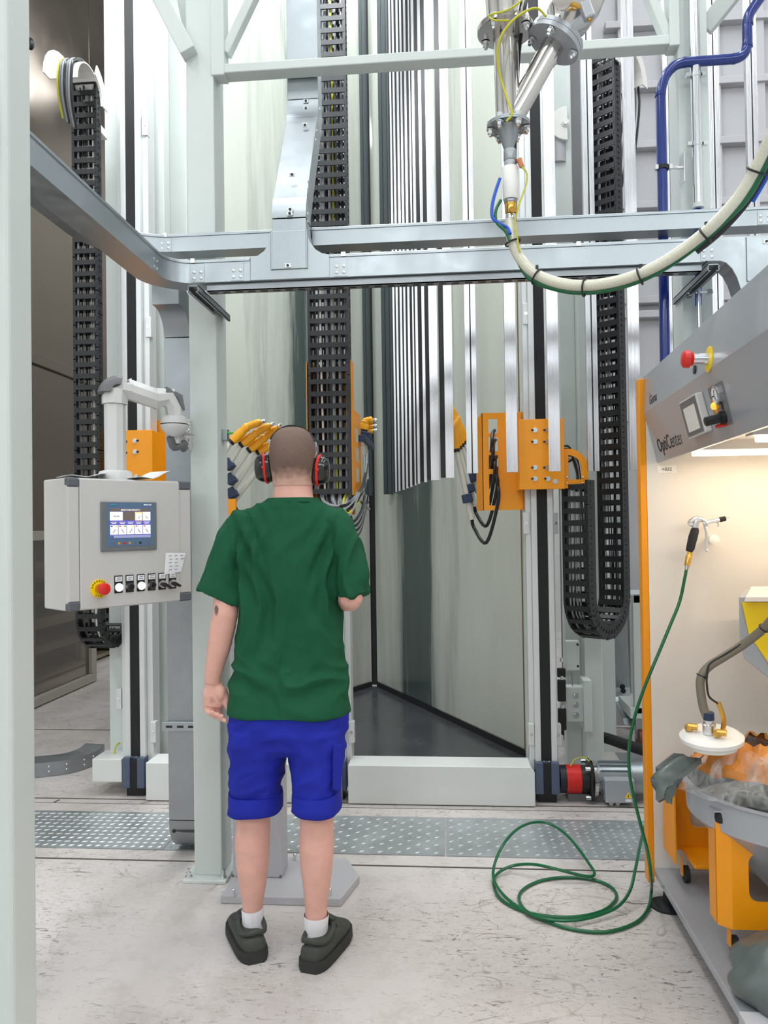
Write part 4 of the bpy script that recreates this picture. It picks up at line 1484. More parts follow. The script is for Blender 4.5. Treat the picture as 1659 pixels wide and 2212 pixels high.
b = B().tube(smooth_path([(xd_0 + .02, YD + .01, zel - .048), (xd_0 + .07, YD + .005, zel - .05), (xd_1 + .02, YD + .005, zel - .05)]), .004, 6)
b.ball((xd_0 + .02, YD + .008, zel - .05), .009, 8, 6)
b.build('cable_tie', BLACK, t)

# ------------------------------------------------------------------ control cabinet on its swing arm
Acor = W(147, 1180, 2.62)
nrm_a = R_(52)
n_ = V((math.sin(nrm_a), -math.cos(nrm_a), 0))          # facing direction
e_ = V((math.cos(nrm_a), math.sin(nrm_a), 0))           # viewer's right along the front
wf = .505
dpt = .20
zt_, zb_ = W(147, 1031, 2.62).z, W(147, 1322, 2.62).z
Acor.z = 0
hc = zt_ - zb_
t = thing('control_cabinet', 'light grey control cabinet with touch screen on a swing arm by the pillar', 'control cabinet', Acor + V((0, 0, zb_)))


def cab(u, v, d=0.0):
    """point on the front: u along the front (m), v up from the bottom (m), d proud of the face"""
    return Acor + e_ * u + n_ * d + V((0, 0, zb_ + v))


def cbox(b, u0, u1, v0, v1, d0, d1):
    return b.obox(cab((u0 + u1) / 2, (v0 + v1) / 2, (d0 + d1) / 2), (u1 - u0, abs(d1 - d0), v1 - v0), (e_, n_, V((0, 0, 1))))


cbox(B(), 0, wf, 0, hc, -dpt, -.006).build('body', CAB, t, bevel=.006)
cbox(B(), .043, wf - .055, .004, hc - .004, -.006, .004).build('front_door', CAB, t, bevel=.003)
for u0, u1 in ((0, .043), (wf - .055, wf)):
    cbox(B(), u0 + .001, u1 - .001, .033, hc - .033, -.008, -.001).build('side_strip', CAB, t, bevel=.004)
    for v0 in (0, hc - .033):
        cbox(B(), u0, u1, v0, v0 + .033, -.03, .0015).build('corner_cap', CABD, t, bevel=.006)
# touch panel
su0, su1, sv0, sv1 = .118, .345, hc - .268, hc - .085
SCRB = mat('screen_surround_grey', '#6f7478', 0.45, var=.03)
SCRBL = mat('screen_front_blue', '#5b7796', 0.4, var=.03)
o = cbox(B(), su0, su1, sv0, sv1, .004, .012).build('touch_panel', SCRB, t, bevel=.003)


def flat(u0, u1, v0, v1, d, m_, nm):
    return cbox(B(), u0, u1, v0, v1, d - .0008, d).build(nm, m_, o)


def emi(nm, c, s=.55):
    return mat(nm, c, .5, var=0, emit=s)


SW, SH = su1 - su0, sv1 - sv0


def sc(fx, fy):
    return su0 + SW * fx, sv1 - SH * fy


def fl_(fx0, fx1, fy0, fy1, d, m_, nm):
    a, b_ = sc(fx0, fy0), sc(fx1, fy1)
    flat(a[0], b_[0], b_[1], a[1], d, m_, nm)


fl_(.10, .93, .02, .90, .0128, SCRBL, 'blue_front')
E_BG, E_WH, E_BR, E_PU, E_GR = emi('screen_grey', '#8f93b5'), emi('screen_white', '#e8eaf4', .7), emi('screen_brown', '#6d625a', .3), emi('screen_violet', '#5a55a8'), emi('screen_lilac', '#8d92b8')
E_YE, E_RD, E_GN, E_DK, E_AM = emi('screen_lime', '#c8d23c'), emi('screen_red', '#c23a48'), emi('screen_green', '#5d7a3c'), emi('screen_dark', '#3a2a40', .2), emi('screen_amber', '#eec04a')
fl_(.145, .875, .13, .74, .0134, E_PU, 'display')
fl_(.147, .873, .135, .20, .0139, E_BR, 'title_bar')
fl_(.147, .37, .205, .38, .0139, E_WH, 'status_field')
fl_(.375, .58, .21, .375, .0139, E_BR, 'dark_field')
fl_(.59, .725, .205, .385, .0139, E_AM, 'amber_frame')
fl_(.605, .71, .225, .375, .0143, E_WH, 'dial_field')
fl_(.735, .873, .205, .385, .0139, E_WH, 'dial_field')
for k in range(5):
    x0 = .147 + .147 * k
    fl_(x0 + .003, x0 + .138, .475, .665, .0139, E_WH, 'dial_field')
    fl_(x0 + .01, x0 + .045, .485, .51, .0143, (E_DK, E_RD, E_WH, E_RD, E_RD)[k], 'off_mark')
    fl_(x0 + .095, x0 + .13, .485, .51, .0143, (E_YE, E_GN, E_YE, E_WH, E_WH)[k], 'on_mark')
    a, c = sc(x0 + .05, .635), sc(x0 + .095, .555)
    if k in (1, 3, 4):
        a, c = sc(x0 + .05, .555), sc(x0 + .095, .635)
    B().bar(cab(a[0], a[1] - zb_ + zb_, .0143), cab(c[0], c[1], .0143), .0022, .0006, n_).build('dial_pointer', DGREY, o)
for x0, up in ((.605, 1), (.745, 0)):
    a, c = sc(x0 + .04, .35), sc(x0 + .075, .29)
    if not up:
        a, c = sc(x0 + .04, .29), sc(x0 + .075, .35)
    B().bar(cab(a[0], a[1], .0147), cab(c[0], c[1], .0147), .0018, .0006, n_).build('dial_pointer', DGREY, o)
fl_(.147, .873, .68, .735, .0139, E_GR, 'soft_key_bar')
fl_(.15, .21, .685, .735, .0143, SCRBL, 'soft_key')
for k in range(7):
    if k != 6:
        fl_(.19 + .095 * k, .23 + .095 * k, .82, .865, .0135, (DGREY, GOLDF, RED, GOLDF, DGREY, INK)[k], 'function_key')
fl_(.83, .87, .80, .86, .0135, DGREY, 'function_key')
zv = V((0, 0, 1))
WPR = emi('print_white', '#f2f3f7', .5)
TEAL = mat('teal_print', '#3fc6c6', .5, var=0)


def stext(s_, fx, fy, h, m_, d=.0146):
    u, v = sc(fx, fy)
    text(s_, o, cab(u, v, d), (e_, zv), h, m_)


stext('SELECTORS BOOTH 2', .51, .168, .0055, WPR)
stext('AUTOM', .258, .295, .0045, INK)
stext('SIEMENS', .20, .065, .0042, TEAL)
stext('SIMATIC HMI', .82, .06, .0038, WPR)
for k, (s1, s2) in enumerate((('RECIPROCATOR', 'BOOTH'), ('CYCLONE', 'SEPARATOR'), ('CLEANING', 'FIL'), ('DOORS', 'LIGHT'), ('GUNS', 'PURGE'))):
    fl_(.158 + .147 * k, .272 + .147 * k, .408, .418, .0143, WPR, 'print_line')
    fl_(.175 + .147 * k, .255 + .147 * k, .434, .444, .0143, WPR, 'print_line')
# push buttons
eb = (.112, .075)
o2 = B()
o2.lathe(cab(eb[0], eb[1], .004), n_, [(0, .034), (.003, .034), (.0035, .030)], 28)
o2 = o2.build('stop_collar', YELLOW, t)
B().lathe(cab(eb[0], eb[1], .007), n_, [(0, .018), (.03, .016)], 18).build('stop_shaft', BRASS, o2)
B().lathe(cab(eb[0], eb[1], .032), n_, [(0, .016), (.004, .022), (.016, .022), (.022, .019), (.025, .01), (.0255, .002)], 24).build('stop_button', RED, o2)
for s_, a in (('EMERGENCY', 90), ('STOP', -90)):
    for k, ch in enumerate(s_):
        an = R_(90 - (k - len(s_) / 2 + .5) * (20 if a > 0 else -20)) if a > 0 else R_(-90 + (k - 1.5) * 20)
        r_ = .028
        cc, ss = math.cos(an), math.sin(an)
        rt = e_ * ss - zv * cc if a > 0 else -e_ * ss * 1 + zv * cc
        u_ = e_ * cc + zv * ss if a > 0 else -(e_ * cc + zv * ss)
        text(ch, o2, cab(eb[0] + r_ * cc, eb[1] + r_ * ss, .0081), (rt, u_), .006, INK)
for k in range(6):
    u = .187 + .0455 * k
    v = .088
    o3 = cbox(B(), u - .0165, u + .0165, v - .035, v + .03, .004, .0065).build('button_plate', BLACK, t, bevel=.002)
    cbox(B(), u - .0135, u + .0135, v + .008, v + .026, .0065, .0072).build('legend', PAPER, o3)
    for q in (.021, .014):
        cbox(B(), u - .009 + .002 * (q > .02), u + .009, v + q - .0012, v + q + .0008, .0072, .0075).build('legend_print', INK, o3)
    c0 = cab(u, v - .014, .0065)
    if k < 4:
        m_ = LEDW if k in (0, 2) else BLACK
        B().lathe(c0, n_, [(0, .0155), (.006, .0155)], 20).build('button_ring', CHROME if k not in (0, 2) else PLASTW, o3)
        B().lathe(c0 + n_ * .006, n_, [(0, .0135), (.006, .013), (.009, .010), (.0095, .003)], 20).build('push_button', m_, o3)
    else:
        B().lathe(c0, n_, [(0, .016), (.008, .0155), (.012, .014)], 20).build('button_ring', CHROME, o3)
        a = R_(-30)
        x_ = e_ * math.cos(a) + zv * math.sin(a)
        y_ = zv * math.cos(a) - e_ * math.sin(a)
        B().obox(c0 + n_ * .022 + x_ * .006, (.034, .02, .010), (x_, n_, y_)).build('selector_handle', BLACK, o3, bevel=.004)
# taped note
un, vn = wf - .075, .155
b = B()
q = [cab(un - .052, vn - .045, .006), cab(un + .022, vn - .037, .008), cab(un + .038, vn + .036, .016), cab(un - .045, vn + .04, .006)]
b.prism(q, n_ * .0006)
o4 = b.build('handwritten_note', PAPER, t)
random.seed(4)
for r_ in range(5):
    for k in range(3 if r_ < 2 else 2):
        u = un - .034 + .024 * k + .003 * (r_ % 2)
        v = vn + .027 - .0135 * r_
        d = .0085 + .006 * (k * .4) + .002
        B().bar(cab(u, v, d + .0012), cab(u + .012, v + .0012, d + .0014), .0016, .0006, n_).build('pencil_line', INK, o4)
# papers lying on the cabinet top
tp = zb_ + hc
for u, d, a, nm, bent in ((.10, -.09, 12, 'folded white paper lying on the cabinet top, left of the arm socket', .02), (.33, -.06, -8, 'curled paper sheet on the cabinet top, right of the arm socket', .045)):
    c = Acor + e_ * u + n_ * d + V((0, 0, tp + .002))
    x_ = e_ * math.cos(R_(a)) + n_ * math.sin(R_(a))
    y_ = V((-x_.y, x_.x, 0))
    rings = []
    for k in range(7):
        f = k / 6 - .5
        h = .004 + bent * max(0, f) ** 1.5 * 2 + .006 * math.sin(f * 5) ** 2
        rings.append([c + x_ * (f * .16) + y_ * (-.06) + V((0, 0, h)), c + x_ * (f * .16) + y_ * .06 + V((0, 0, h)),
                      c + x_ * (f * .16) + y_ * .06 + V((0, 0, h + .0015)), c + x_ * (f * .16) - y_ * .06 + V((0, 0, h + .0015))])
    tag(B().loft(rings, smooth=True).build('paper_sheet', PAPER, angle=50), nm, 'paper')
# swing arm
ct = Acor + e_ * .235 - n_ * .10
ct.z = tp
t = thing('swing_arm', 'light grey swing arm linking the cabinet top to the pillar', 'support arm', ct)
B().lathe(ct, zv, [(0, .062), (.03, .062), (.036, .058), (.038, .05)], 32).build('base_socket', GREYP, t)
pz1 = W(244, 862, 2.75).z


def octo(c, ax1, ax2, a, b_, k=.35):
    return [c + ax1 * (x * a) + ax2 * (y * b_) for x, y in ((1, k), (k, 1), (-k, 1), (-1, k), (-1, -k), (-k, -1), (k, -1), (1, -k))]


B().loft([octo(ct + V((0, 0, .036)), e_, n_, .038, .036), octo(V((ct.x, ct.y, pz1)), e_, n_, .038, .036)], smooth=False).build('post', GREYP, t, bevel=.003)
hpt = V((ct.x, ct.y, pz1))
endp = W(371, 905, 3.0)
ha = V((endp.x, endp.y, 0)) - V((ct.x, ct.y, 0))
L_ = ha.length
ha.normalize()
hs = V((-ha.y, ha.x, 0))
zh = W(300, 850, 2.82).z


def hring(d, z, ax_t, wd, ht):
    up = V((0, 0, 1)).lerp(V((0, 0, 1)), 1)
    n2 = ax_t.cross(hs).normalized()
    return octo(hpt * 0 + V((ct.x, ct.y, 0)) + ha * d + V((0, 0, z)), hs, n2, wd, ht)


B().loft([octo(hpt, ha, hs, .046, .042), octo(hpt + V((0, 0, .03)), ha, hs, .046, .042), octo(hpt + V((0, 0, .065)) + ha * .006, (ha + V((0, 0, .5))).normalized(), hs, .05, .042),
          octo(hpt + V((0, 0, .062)) + ha * .06, V((0, 0, 1)), hs, .043, .042)], smooth=True).build('elbow', GREYP, t, angle=35)
rings = []
for k in range(9):
    a = R_(90 - 150 * k / 8 + 40)
    c = hpt + V((0, 0, .045)) + ha * (-.012 + .056 * math.cos(a)) + V((0, 0, .060 * math.sin(a)))
    rad = (ha * math.cos(a) + V((0, 0, math.sin(a))))
rings = []
for k in range(9):
    a = R_(75 + 105 * k / 8)
    rad = ha * math.cos(a) + V((0, 0, math.sin(a)))
    c = hpt + V((0, 0, .042)) + ha * .006
    rings.append([c + rad * ro + hs * so for ro, so in ((.030, -.046), (.052, -.046), (.064, -.030), (.066, 0), (.064, .030), (.052, .046), (.030, .046))])
B().loft(rings, smooth=True).build('elbow_cap', DGREY, t, angle=60)
za_ = hpt.z + .075
dz_ = -.03
B().loft([octo(hpt + V((0, 0, .062)) + ha * .05, zv, hs, .040, .040), octo(hpt + V((0, 0, .062 + dz_)) + ha * (L_ - .06), zv, hs, .039, .038)], smooth=False).build('beam', GREYP, t, bevel=.003)
ep = hpt + ha * L_
ez = hpt.z + .075 + dz_
B().loft([octo(hpt + V((0, 0, .062 + dz_)) + ha * (L_ - .065), zv, hs, .042, .041), octo(V((ep.x, ep.y, ez - .004)) - ha * .012, (zv + ha * .6).normalized(), hs, .04, .038), octo(V((ep.x, ep.y, ez - .045)) + ha * .012, ha, hs, .034, .036), octo(V((ep.x, ep.y, ez - .075)) + ha * .014, ha, hs, .03, .034)], smooth=True).build('end_elbow', GREYP, t, angle=35)
B().loft([octo(V((ep.x, ep.y, ez + .018)) - ha * .03, (zv + ha * .4).normalized(), hs, .022, .034), octo(V((ep.x, ep.y, ez - .0)) + ha * .022, (zv * .5 + ha).normalized(), hs, .022, .034), octo(V((ep.x, ep.y, ez - .05)) + ha * .04, ha, hs, .012, .030)], smooth=True).build('end_cap', DGREY, t, angle=50)
jc = V((ep.x, ep.y, ez - .115)) + ha * .01
B().lathe(jc, zv, [(-.045, .012), (-.035, .032), (-.012, .052), (0, .055), (.002, .055)], 28).build('joint_lower', GREYP, t)
B().lathe(jc, zv, [(.006, .055), (.03, .053), (.04, .035)], 28).build('joint_upper', GREYP, t)
B().lathe(jc, zv, [(.001, .0545), (.007, .0545)], 28).build('joint_gap', BLACK, t)
wx_ = xa0
b = B()
zc_ = W(402, 940, YC).z
hk = .065
B().loft([octo(V((jc.x + .01, jc.y, jc.z - .02)), V((1, 0, 0)), V((0, 1, 0)), .02, .03), octo(V((jc.x + .035, jc.y + .08, zc_ - .01)), V((1, 0, 0)), V((0, 1, 0)), .022, .03)], smooth=True).build('hinge_body', GREYP, t, angle=40)
pl_x = W(396, 940, YC - .035).x
B().tube(smooth_path([(jc.x - .018, jc.y + .0, jc.z - .045), (jc.x - .012, jc.y + .03, jc.z - .085), (jc.x + .015, jc.y + .07, zc_ - .045), (pl_x, YC - .035, zc_ - .062)], 4), .015, 12).build('hinge_guard', DGREY, t)
pl = W(402, 940, YC - .012)
B().box(pl.x - .018, pl.x + .022, YC - .03, YC - .001, pl.z - hk, pl.z + hk).build('wall_plate', GREYP, t, bevel=.004)
B().box(jc.x, pl.x + .015, jc.y + .01, YC - .025, pl.z - .05, pl.z + .04).build('hinge_web', GREYP, t, bevel=.006)
for dz in (-.05, .045, .02, -.02):
    B().bolt((pl.x + .012, YC - .03, pl.z + dz), (0, -1, 0), .007, .006).build('plate_bolt', CHROME, t)

# ------------------------------------------------------------------ operator pedestal, mostly hidden by the man
YP = 3.12
x0, x1 = W(501, 1800, YP).x, W(608, 1800, YP).x
t = thing('operator_pedestal', 'light grey operator pedestal on a thick floor plate, hidden behind the man', 'pedestal', ((x0 + x1) / 2, YP, 0))
ga, gb, gc = G(476, 1952, 0), G(738, 1952, 0), G(752, 1908, 0)
gd = G(660, 1862, 0)
b = B()
b.prism([(ga.x, ga.y, 0), (gb.x, ga.y, 0), (gb.x + .05, gc.y, 0), (gb.x - .02, YP + .2, 0), (ga.x + .06, YP + .2, 0), (ga.x + .02, YP + .05, 0)], (0, 0, .032))
b.build('floor_plate', PANEL, t, bevel=.004)
B().box(x0, x1, YP, YP + .12, .032, 1.02).build('post', PANEL, t, bevel=.006)
b = B()
b.prism([(0, YP - .06, 1.0), (0, YP + .2, 1.0), (0, YP + .2, 1.16), (0, YP - .06, 1.08)], (.42, 0, 0))
for i in range(len(b.v)):
    b.v[i] = (b.v[i][0] + x0 + .02, b.v[i][1], b.v[i][2])
b.build('console', PANEL, t, bevel=.006)
for px, py in ((505, 1935), (637, 1858), (713, 1935)):
    p = G(px, py, .032)
    bb = B().cyl(p, p + V((0, 0, .022)), .007, n=8)
    bb.ball(p + V((0, 0, .022)), .008, 8, 5)
    bb.build('anchor', CHROME, t)
for px, py in ((503, 1892), (606, 1893)):
    B().bolt(W(px, py, YP), (0, -1, 0), .004, .002).build('post_screw', DGREY, t)
# green pen-like switch stuck on the pillar's right side
t = thing('latch_switch', 'small metal latch with green lever on the pillar\'s right face', 'switch', W(482, 938, YC + .1))
p = W(481, 940, YC + .08)
p.x = xa1
B().obox(p + V((.012, 0, 0)), (.024, .04, .05)).build('housing', GALV, t, bevel=.003)
B().tube([p + V((.02, -.01, .008)), p + V((.05, -.02, .005))], [.006, .004], 8).build('lever', mat('green_plastic', '#4fae3a', .4), t)
# ------------------------------------------------------------------ suction pipe with Y branch, upper middle
YQ = 2.25


def Q(px, py, dy=0.0):
    return W(px, py, YQ + dy)


def pr_(px_, y=YQ):
    return px_ / 1660.0 * y


t = thing('pipe_branch', 'polished stainless pipe y-branch with bolted flanges and white sleeve, hanging upper middle', 'pipe', Q(1096, 300))
c0, c1 = Q(1098, 272), Q(1089, 66)
up = V((0, 0, 1))
c1.x = c0.x - .004
B().cyl(c0, c1, pr_(26.5), n=28).build('main_pipe', STAIN, t)
bt = Q(1200, 88)
b0 = Q(1112, 246)
bd = (bt - b0).normalized()
B().cyl(b0 - bd * .04, bt, pr_(24), n=28).build('branch_pipe', STAIN, t)
# flanges


def flange(c, ax_, r_, th, nm, nb, m_=STAIN, bolts=True, ph=0.3, gap=True):
    ax_ = V(ax_).normalized()
    o = B().lathe(V(c) - ax_ * th, ax_, [(0, r_), (th * .93, r_), (th * .93, r_ * .985), (th * 1.07, r_ * .985), (th * 1.07, r_), (th * 2, r_), (th * 2, r_ * .5)], 40)
    o = o.build(nm, m_, t)
    x = ax_.orthogonal().normalized()
    y = ax_.cross(x)
    for k in range(nb):
        a = 2 * math.pi * (k + ph) / nb
        p = V(c) + (x * math.cos(a) + y * math.sin(a)) * r_ * .82
        bb = B()
        bb.cyl(p - ax_ * (th + .002), p - ax_ * (th + .004), .0125, n=12)
        bb.cyl(p - ax_ * (th + .004), p - ax_ * (th + .015), .0095, n=6)
        bb.cyl(p - ax_ * (th + .015), p - ax_ * (th + .022), .0055, n=8)
        bb.cyl(p + ax_ * (th + .001), p + ax_ * (th + .012), .0095, n=6)
        bb.build('flange_bolt', CHROME, o)
    return o


flange(c1, up, pr_(60), .007, 'upper_flange', 4, ph=.12)
flange(bt, bd, pr_(60), .014, 'branch_flange', 4, SILVER, ph=.4)
flange(c0, up, pr_(46), .005, 'lower_flange', 6, GALV, ph=.2)
B().lathe(c1 + up * .007, up, [(0, pr_(36)), (.05, pr_(40)), (.35, pr_(52)), (1.5, pr_(52))], 32).build('upper_pipe', STAIN, t)
# valve body above the branch flange
B().lathe(bt + bd * .015, bd, [(0, pr_(30)), (.03, pr_(34)), (.05, pr_(48)), (.11, pr_(54)), (.17, pr_(50)), (.22, pr_(36)), (.5, pr_(36))], 32).build('valve_body', STAIN, t)
gp = Q(1216, 2, -.11)
B().lathe(gp, (-.2, -1, -.35), [(0, .02), (.004, .026), (.018, .026), (.02, .022)], 24).build('pressure_gauge', STAIN, t)
B().tube(smooth_path([gp, Q(1234, 8, -.1), Q(1262, 18, -.09)]), .006, 8).build('gauge_stem', BRASS, t)
q = Q(1268, 24, -.09)
B().obox(q, (.03, .026, .05), ((e_ := V((.9, 0, .3)).normalized()), V((0, 1, 0)), V((-.3, 0, .9)).normalized())).build('solenoid', SILVER, t, bevel=.005)
B().cyl(Q(1266, 34, -.09), Q(1276, 44, -.095), .006, n=8).build('brass_plug', BRASS, t)
# cone and fittings down to the hose
cc0, cc1 = Q(1097, 290), Q(1099, 328)
cc0 = V((c0.x, c0.y, c0.z - .006))
B().lathe(cc0, -up, [(0, pr_(27)), (.006, pr_(24)), (cc0.z - cc1.z, pr_(8.5))], 28).build('cone', GALVD, t)


def seg(ya, yb, ra, nm, m_, rb=None, dx=0):
    a, c = Q(1100, ya), Q(1101, yb)
    a.x = c.x = c0.x + .003 + dx
    return B().lathe(a, -up, [(0, pr_(ra) * .95), (.002, pr_(ra)), (a.z - c.z - .002, pr_(rb or ra)), (a.z - c.z, pr_(rb or ra) * .95)], 20).build(nm, m_, t)


seg(324, 348, 13.5, 'grey_coupling', GALVD)
seg(348, 362, 12.5, 'grey_coupling', SILVER)
seg(362, 432, 17.5, 'white_sleeve', PLASTW, 16.5)
seg(432, 440, 14, 'grey_coupling', GALVD)
seg(438, 462, 13, 'brass_collar', BRASS, 12)
B().cyl(Q(1106, 452, -.015), Q(1108, 452, -.035), .009, n=8).build('brass_lug', BRASS, t)
seg(464, 476, 11.5, 'hose_clip', CHROME)
B().tube(smooth_path([Q(1116, 348), Q(1124, 350, -.02), Q(1128, 362, -.02)]), .006, 6).build('copper_clip', COPPER, t)
B().tube([Q(1121, 344, -.02), Q(1127, 360, -.02)], [.009, .007], 8).build('clip_grip', COPPER, t)
# wires on the branch
wp = [Q(1094, 262, -.07), Q(1106, 245, -.075), Q(1096, 215, -.07), Q(1082, 170, -.07), Q(1074, 120, -.09), Q(1082, 80, -.11), Q(1104, 48, -.12), Q(1132, 26, -.12), Q(1160, 18, -.11), Q(1180, 36, -.09)]
tag(B().tube(smooth_path(wp, 6), .0032, 8).build('earth_wire', WIREYG), 'yellow-green earth wire curling in front of the stainless pipe branch', 'wire')
wp = [Q(1100, 44, -.08), Q(1070, 44, -.11), Q(1057, 36, -.09), Q(1064, 30, -.1), Q(1090, 24, -.1), Q(1118, 8, -.1), Q(1135, -10, -.1)]
tag(B().tube(smooth_path(wp, 6), .0028, 8).build('earth_wire', WIREYG), 'second yellow-green wire wrapped around the upper flange top', 'wire')
tag(B().tube(smooth_path([Q(1140, -20, -.02), Q(1132, 30, -.03), Q(1125, 80, .02), Q(1120, 130, .07), Q(1117, 200, .08), Q(1112, 330, .08), Q(1113, 430, .05), Q(1112, 475, .02)], 5), .0055, 8).build('black_cable', WIREBK),
    'black cable running down behind the stainless y-branch', 'cable')
tag(B().tube(smooth_path([Q(1080, 385, -.02), Q(1070, 415, -.02), Q(1063, 445, -.02), Q(1064, 470, -.02), Q(1078, 482, -.02), Q(1096, 492, -.015), Q(1102, 505, -.03)], 5), .0048, 8).build('blue_tube', WIREBL),
    'thin blue air tube curving left of the white pipe sleeve', 'tube')
tag(B().tube(smooth_path([Q(1082, 432, -.02), Q(1071, 455, -.02), Q(1073, 480, -.02), Q(1092, 500, -.02), Q(1101, 520, -.03)], 5), .0045, 8).build('green_tube', GHOSE),
    'thin dark green tube beside the blue one under the white sleeve', 'tube')
tag(B().tube(smooth_path([Q(1127, 360, -.025), Q(1138, 375, -.02), Q(1136, 400, -.02), Q(1122, 440, -.02), Q(1113, 480, -.02), Q(1120, 530, -.02), Q(1124, 545, -.02)], 5), .0024, 8).build('earth_wire', WIREYG),
    'thin yellow wire from the copper clip to the clear hose', 'wire')
# the big braided hose with its companions
hp = [(1101, 474, 0), (1103, 500, 0), (1110, 530, 0), (1125, 560, 0), (1152, 588, -.01), (1195, 608, -.03), (1250, 617, -.06), (1310, 612, -.09), (1370, 596, -.12), (1430, 568, -.15), (1490, 528, -.18), (1545, 482, -.22),
      (1600, 420, -.26), (1640, 350, -.3), (1668, 290, -.34), (1700, 200, -.38), (1730, 60, -.42)]
HP = smooth_path([Q(a, b_, d) for a, b_, d in hp], 5)
t = thing('braided_hose', 'clear braided suction hose swooping from the pipe branch up to the right', 'hose', Q(1250, 620, -.06))
B().tube(HP, .0155, 14).build('hose_wall', CLHOSE, t)
gp_ = smooth_path([Q(a - (6 if a < 1160 else 0), b_ + (0 if a < 1130 else 14 if a < 1560 else 8), d + .01) if a < 1560 else Q(a + 10, b_ + 12, d) for a, b_, d in hp[1:]], 5)
B().tube(gp_, .0085, 8).build('green_companion_tube', GHOSE, t)
gp_ = smooth_path([Q(a + 15, b_ + 17, d + .02) for a, b_, d in hp[10:]], 5)
B().tube(gp_, .007, 8).build('black_companion_cable', WIREBK, t)
gp_ = smooth_path([Q(a + 25, b_ + 16, d + .02) for a, b_, d in hp[12:]], 5)
B().tube(gp_, .0065, 8).build('blue_companion_tube', WIREBL, t)
for i in (9, 21, 31, 41, 53, 64):
    p, d = HP[i], (HP[i + 1] - HP[i]).normalized()
    x = d.orthogonal().normalized()
    y = d.cross(x)
    c = p + V((0, 0, -.007)) if i > 20 else p
    ring = [c + (x * math.cos(a) + y * math.sin(a)) * .0225 for a in [2 * math.pi * k / 16 for k in range(17)]]
    b = B().tube(ring, .0028, 6)
    b.obox(c + V((0, -.01, .024)), (.008, .006, .012))
    b.build('cable_tie', BLACK, t)
# print along the hose
b = B()
for s0, s1 in ((29, 33), (35, 38)):
    for i in range(s0, s1):
        p0_, p1_ = HP[i], HP[i + 1]
        dn = V((0, -.0148, .003))
        for k in range(4):
            b.bar(p0_.lerp(p1_, k / 4) + dn, p0_.lerp(p1_, k / 4 + .13) + dn, .0045, .0012, (0, -1, 0))
b.build('hose_print', INK, t, kind='stuff')

# ------------------------------------------------------------------ blue pipe, conduit
YBP = 3.13


def U(px, py, d=0.0):
    return W(px, py, YBP + d)


t = thing('blue_pipe', 'dark blue painted pipe with an offset bend, clamped beside the right gantry column', 'pipe', U(1440, 780))
pts = [V((U(1436, 780).x, YBP, .01)), V((U(1436, 780).x, YBP, 2.0)), U(1431, 400), U(1427, 210), U(1430, 185), U(1440, 160), U(1458, 142), U(1480, 135), U(1520, 132), U(1575, 128), U(1596, 124), U(1609, 113), U(1614, 95), U(1614, 60), U(1616, 40), U(1624, 22), U(1650, -15), U(1690, -70), U(1720, -130)]
P2 = pts[:3] + smooth_path(pts[3:], 4)
B().tube(P2, .0195, 18).build('pipe', BLUE, t)
for px, py, dx, dz in ((1426, 205, 0, 1), (1478, 135, 1, 0), (1585, 127, 1, 0), (1614, 100, 0, 1), (1615, 52, 0, 1)):
    p = U(px, py)
    d = V((dx, 0, dz))
    B().cyl(p - d * .006, p + d * .006, .0208, n=18).build('weld_ring', BLUE, t)
p = U(1432, 363)
b = B().cyl(p - V((0, 0, .008)), p + V((0, 0, .008)), .024, n=18)
o = b.build('pipe_clamp', RUBBER, t)
for s_ in (-1, 1):
    B().obox(p + V((s_ * .027, -.006, 0)), (.012, .02, .018)).build('clamp_ear', CHROME, o)
e1 = U(1478, 363, .02)
B().cyl(p + V((.03, 0, 0)), V((xr0 - .002, YBP + .01, p.z)), .006, n=8).build('threaded_rod', CHROME, o)
B().box(xr0 - .004, xr0 - .001, YBP - .01, YBP + .05, p.z - .06, p.z + .06).build('clamp_plate', CHROME, o)

YCD = 3.14
t = thing('conduit', 'galvanised steel conduit clamped upright on the right gantry column, blue wires at its mouth', 'conduit', W(1510, 440, YCD))
ct_, cb_ = W(1503, -200, YCD), W(1509, 443, YCD)
xcd = (W(1508, 440, YCD)).x
zz0 = cb_.z
B().cyl((xcd, YCD, zz0), (xcd, YCD, 6.0), .0205, n=18).build('pipe', CHROME, t)
B().cyl((xcd, YCD, zz0 - .012), (xcd, YCD, zz0 + .006), .0225, n=18).build('end_bush', GREYP, t)
for py in (163, 312):
    z = W(1508, py, YCD).z
    o = B().cyl((xcd, YCD, z - .008), (xcd, YCD, z + .008), .0225, n=18).build('saddle_clamp', CHROME, t)
    for s_ in (-1, 1):
        B().obox((xcd + s_ * .03, YCD - .004, z), (.016, .02, .014)).build('clamp_screw', CHROME, o)
for k in range(3):
    B().tube(smooth_path([(xcd - .008 + .008 * k, YCD, zz0 + .02), (xcd - .01 + .008 * k, YCD, zz0 - .1), (xcd - .012 + .008 * k, YCD + .01, zz0 - .4)]), .005, 6).build('wire', (WIREBL, WIREBK, WIREBL)[k], t)
z1, z0 = W(1506, 615, YCD).z, 1.2
B().cyl((xcd - .006, YCD, z0), (xcd - .006, YCD, z1), .008, n=12).build('thin_pipe', CHROME, t)
z = W(1508, 632, YCD).z
for s_ in (-1, 1):
    B().obox((xcd + s_ * .035, YCD, z), (.02, .022, .018)).build('clamp_screw', CHROME, t)
B().cyl((xcd - .05, YCD, z), (xcd + .05, YCD, z), .004, n=8).build('clamp_bar', CHROME, t)

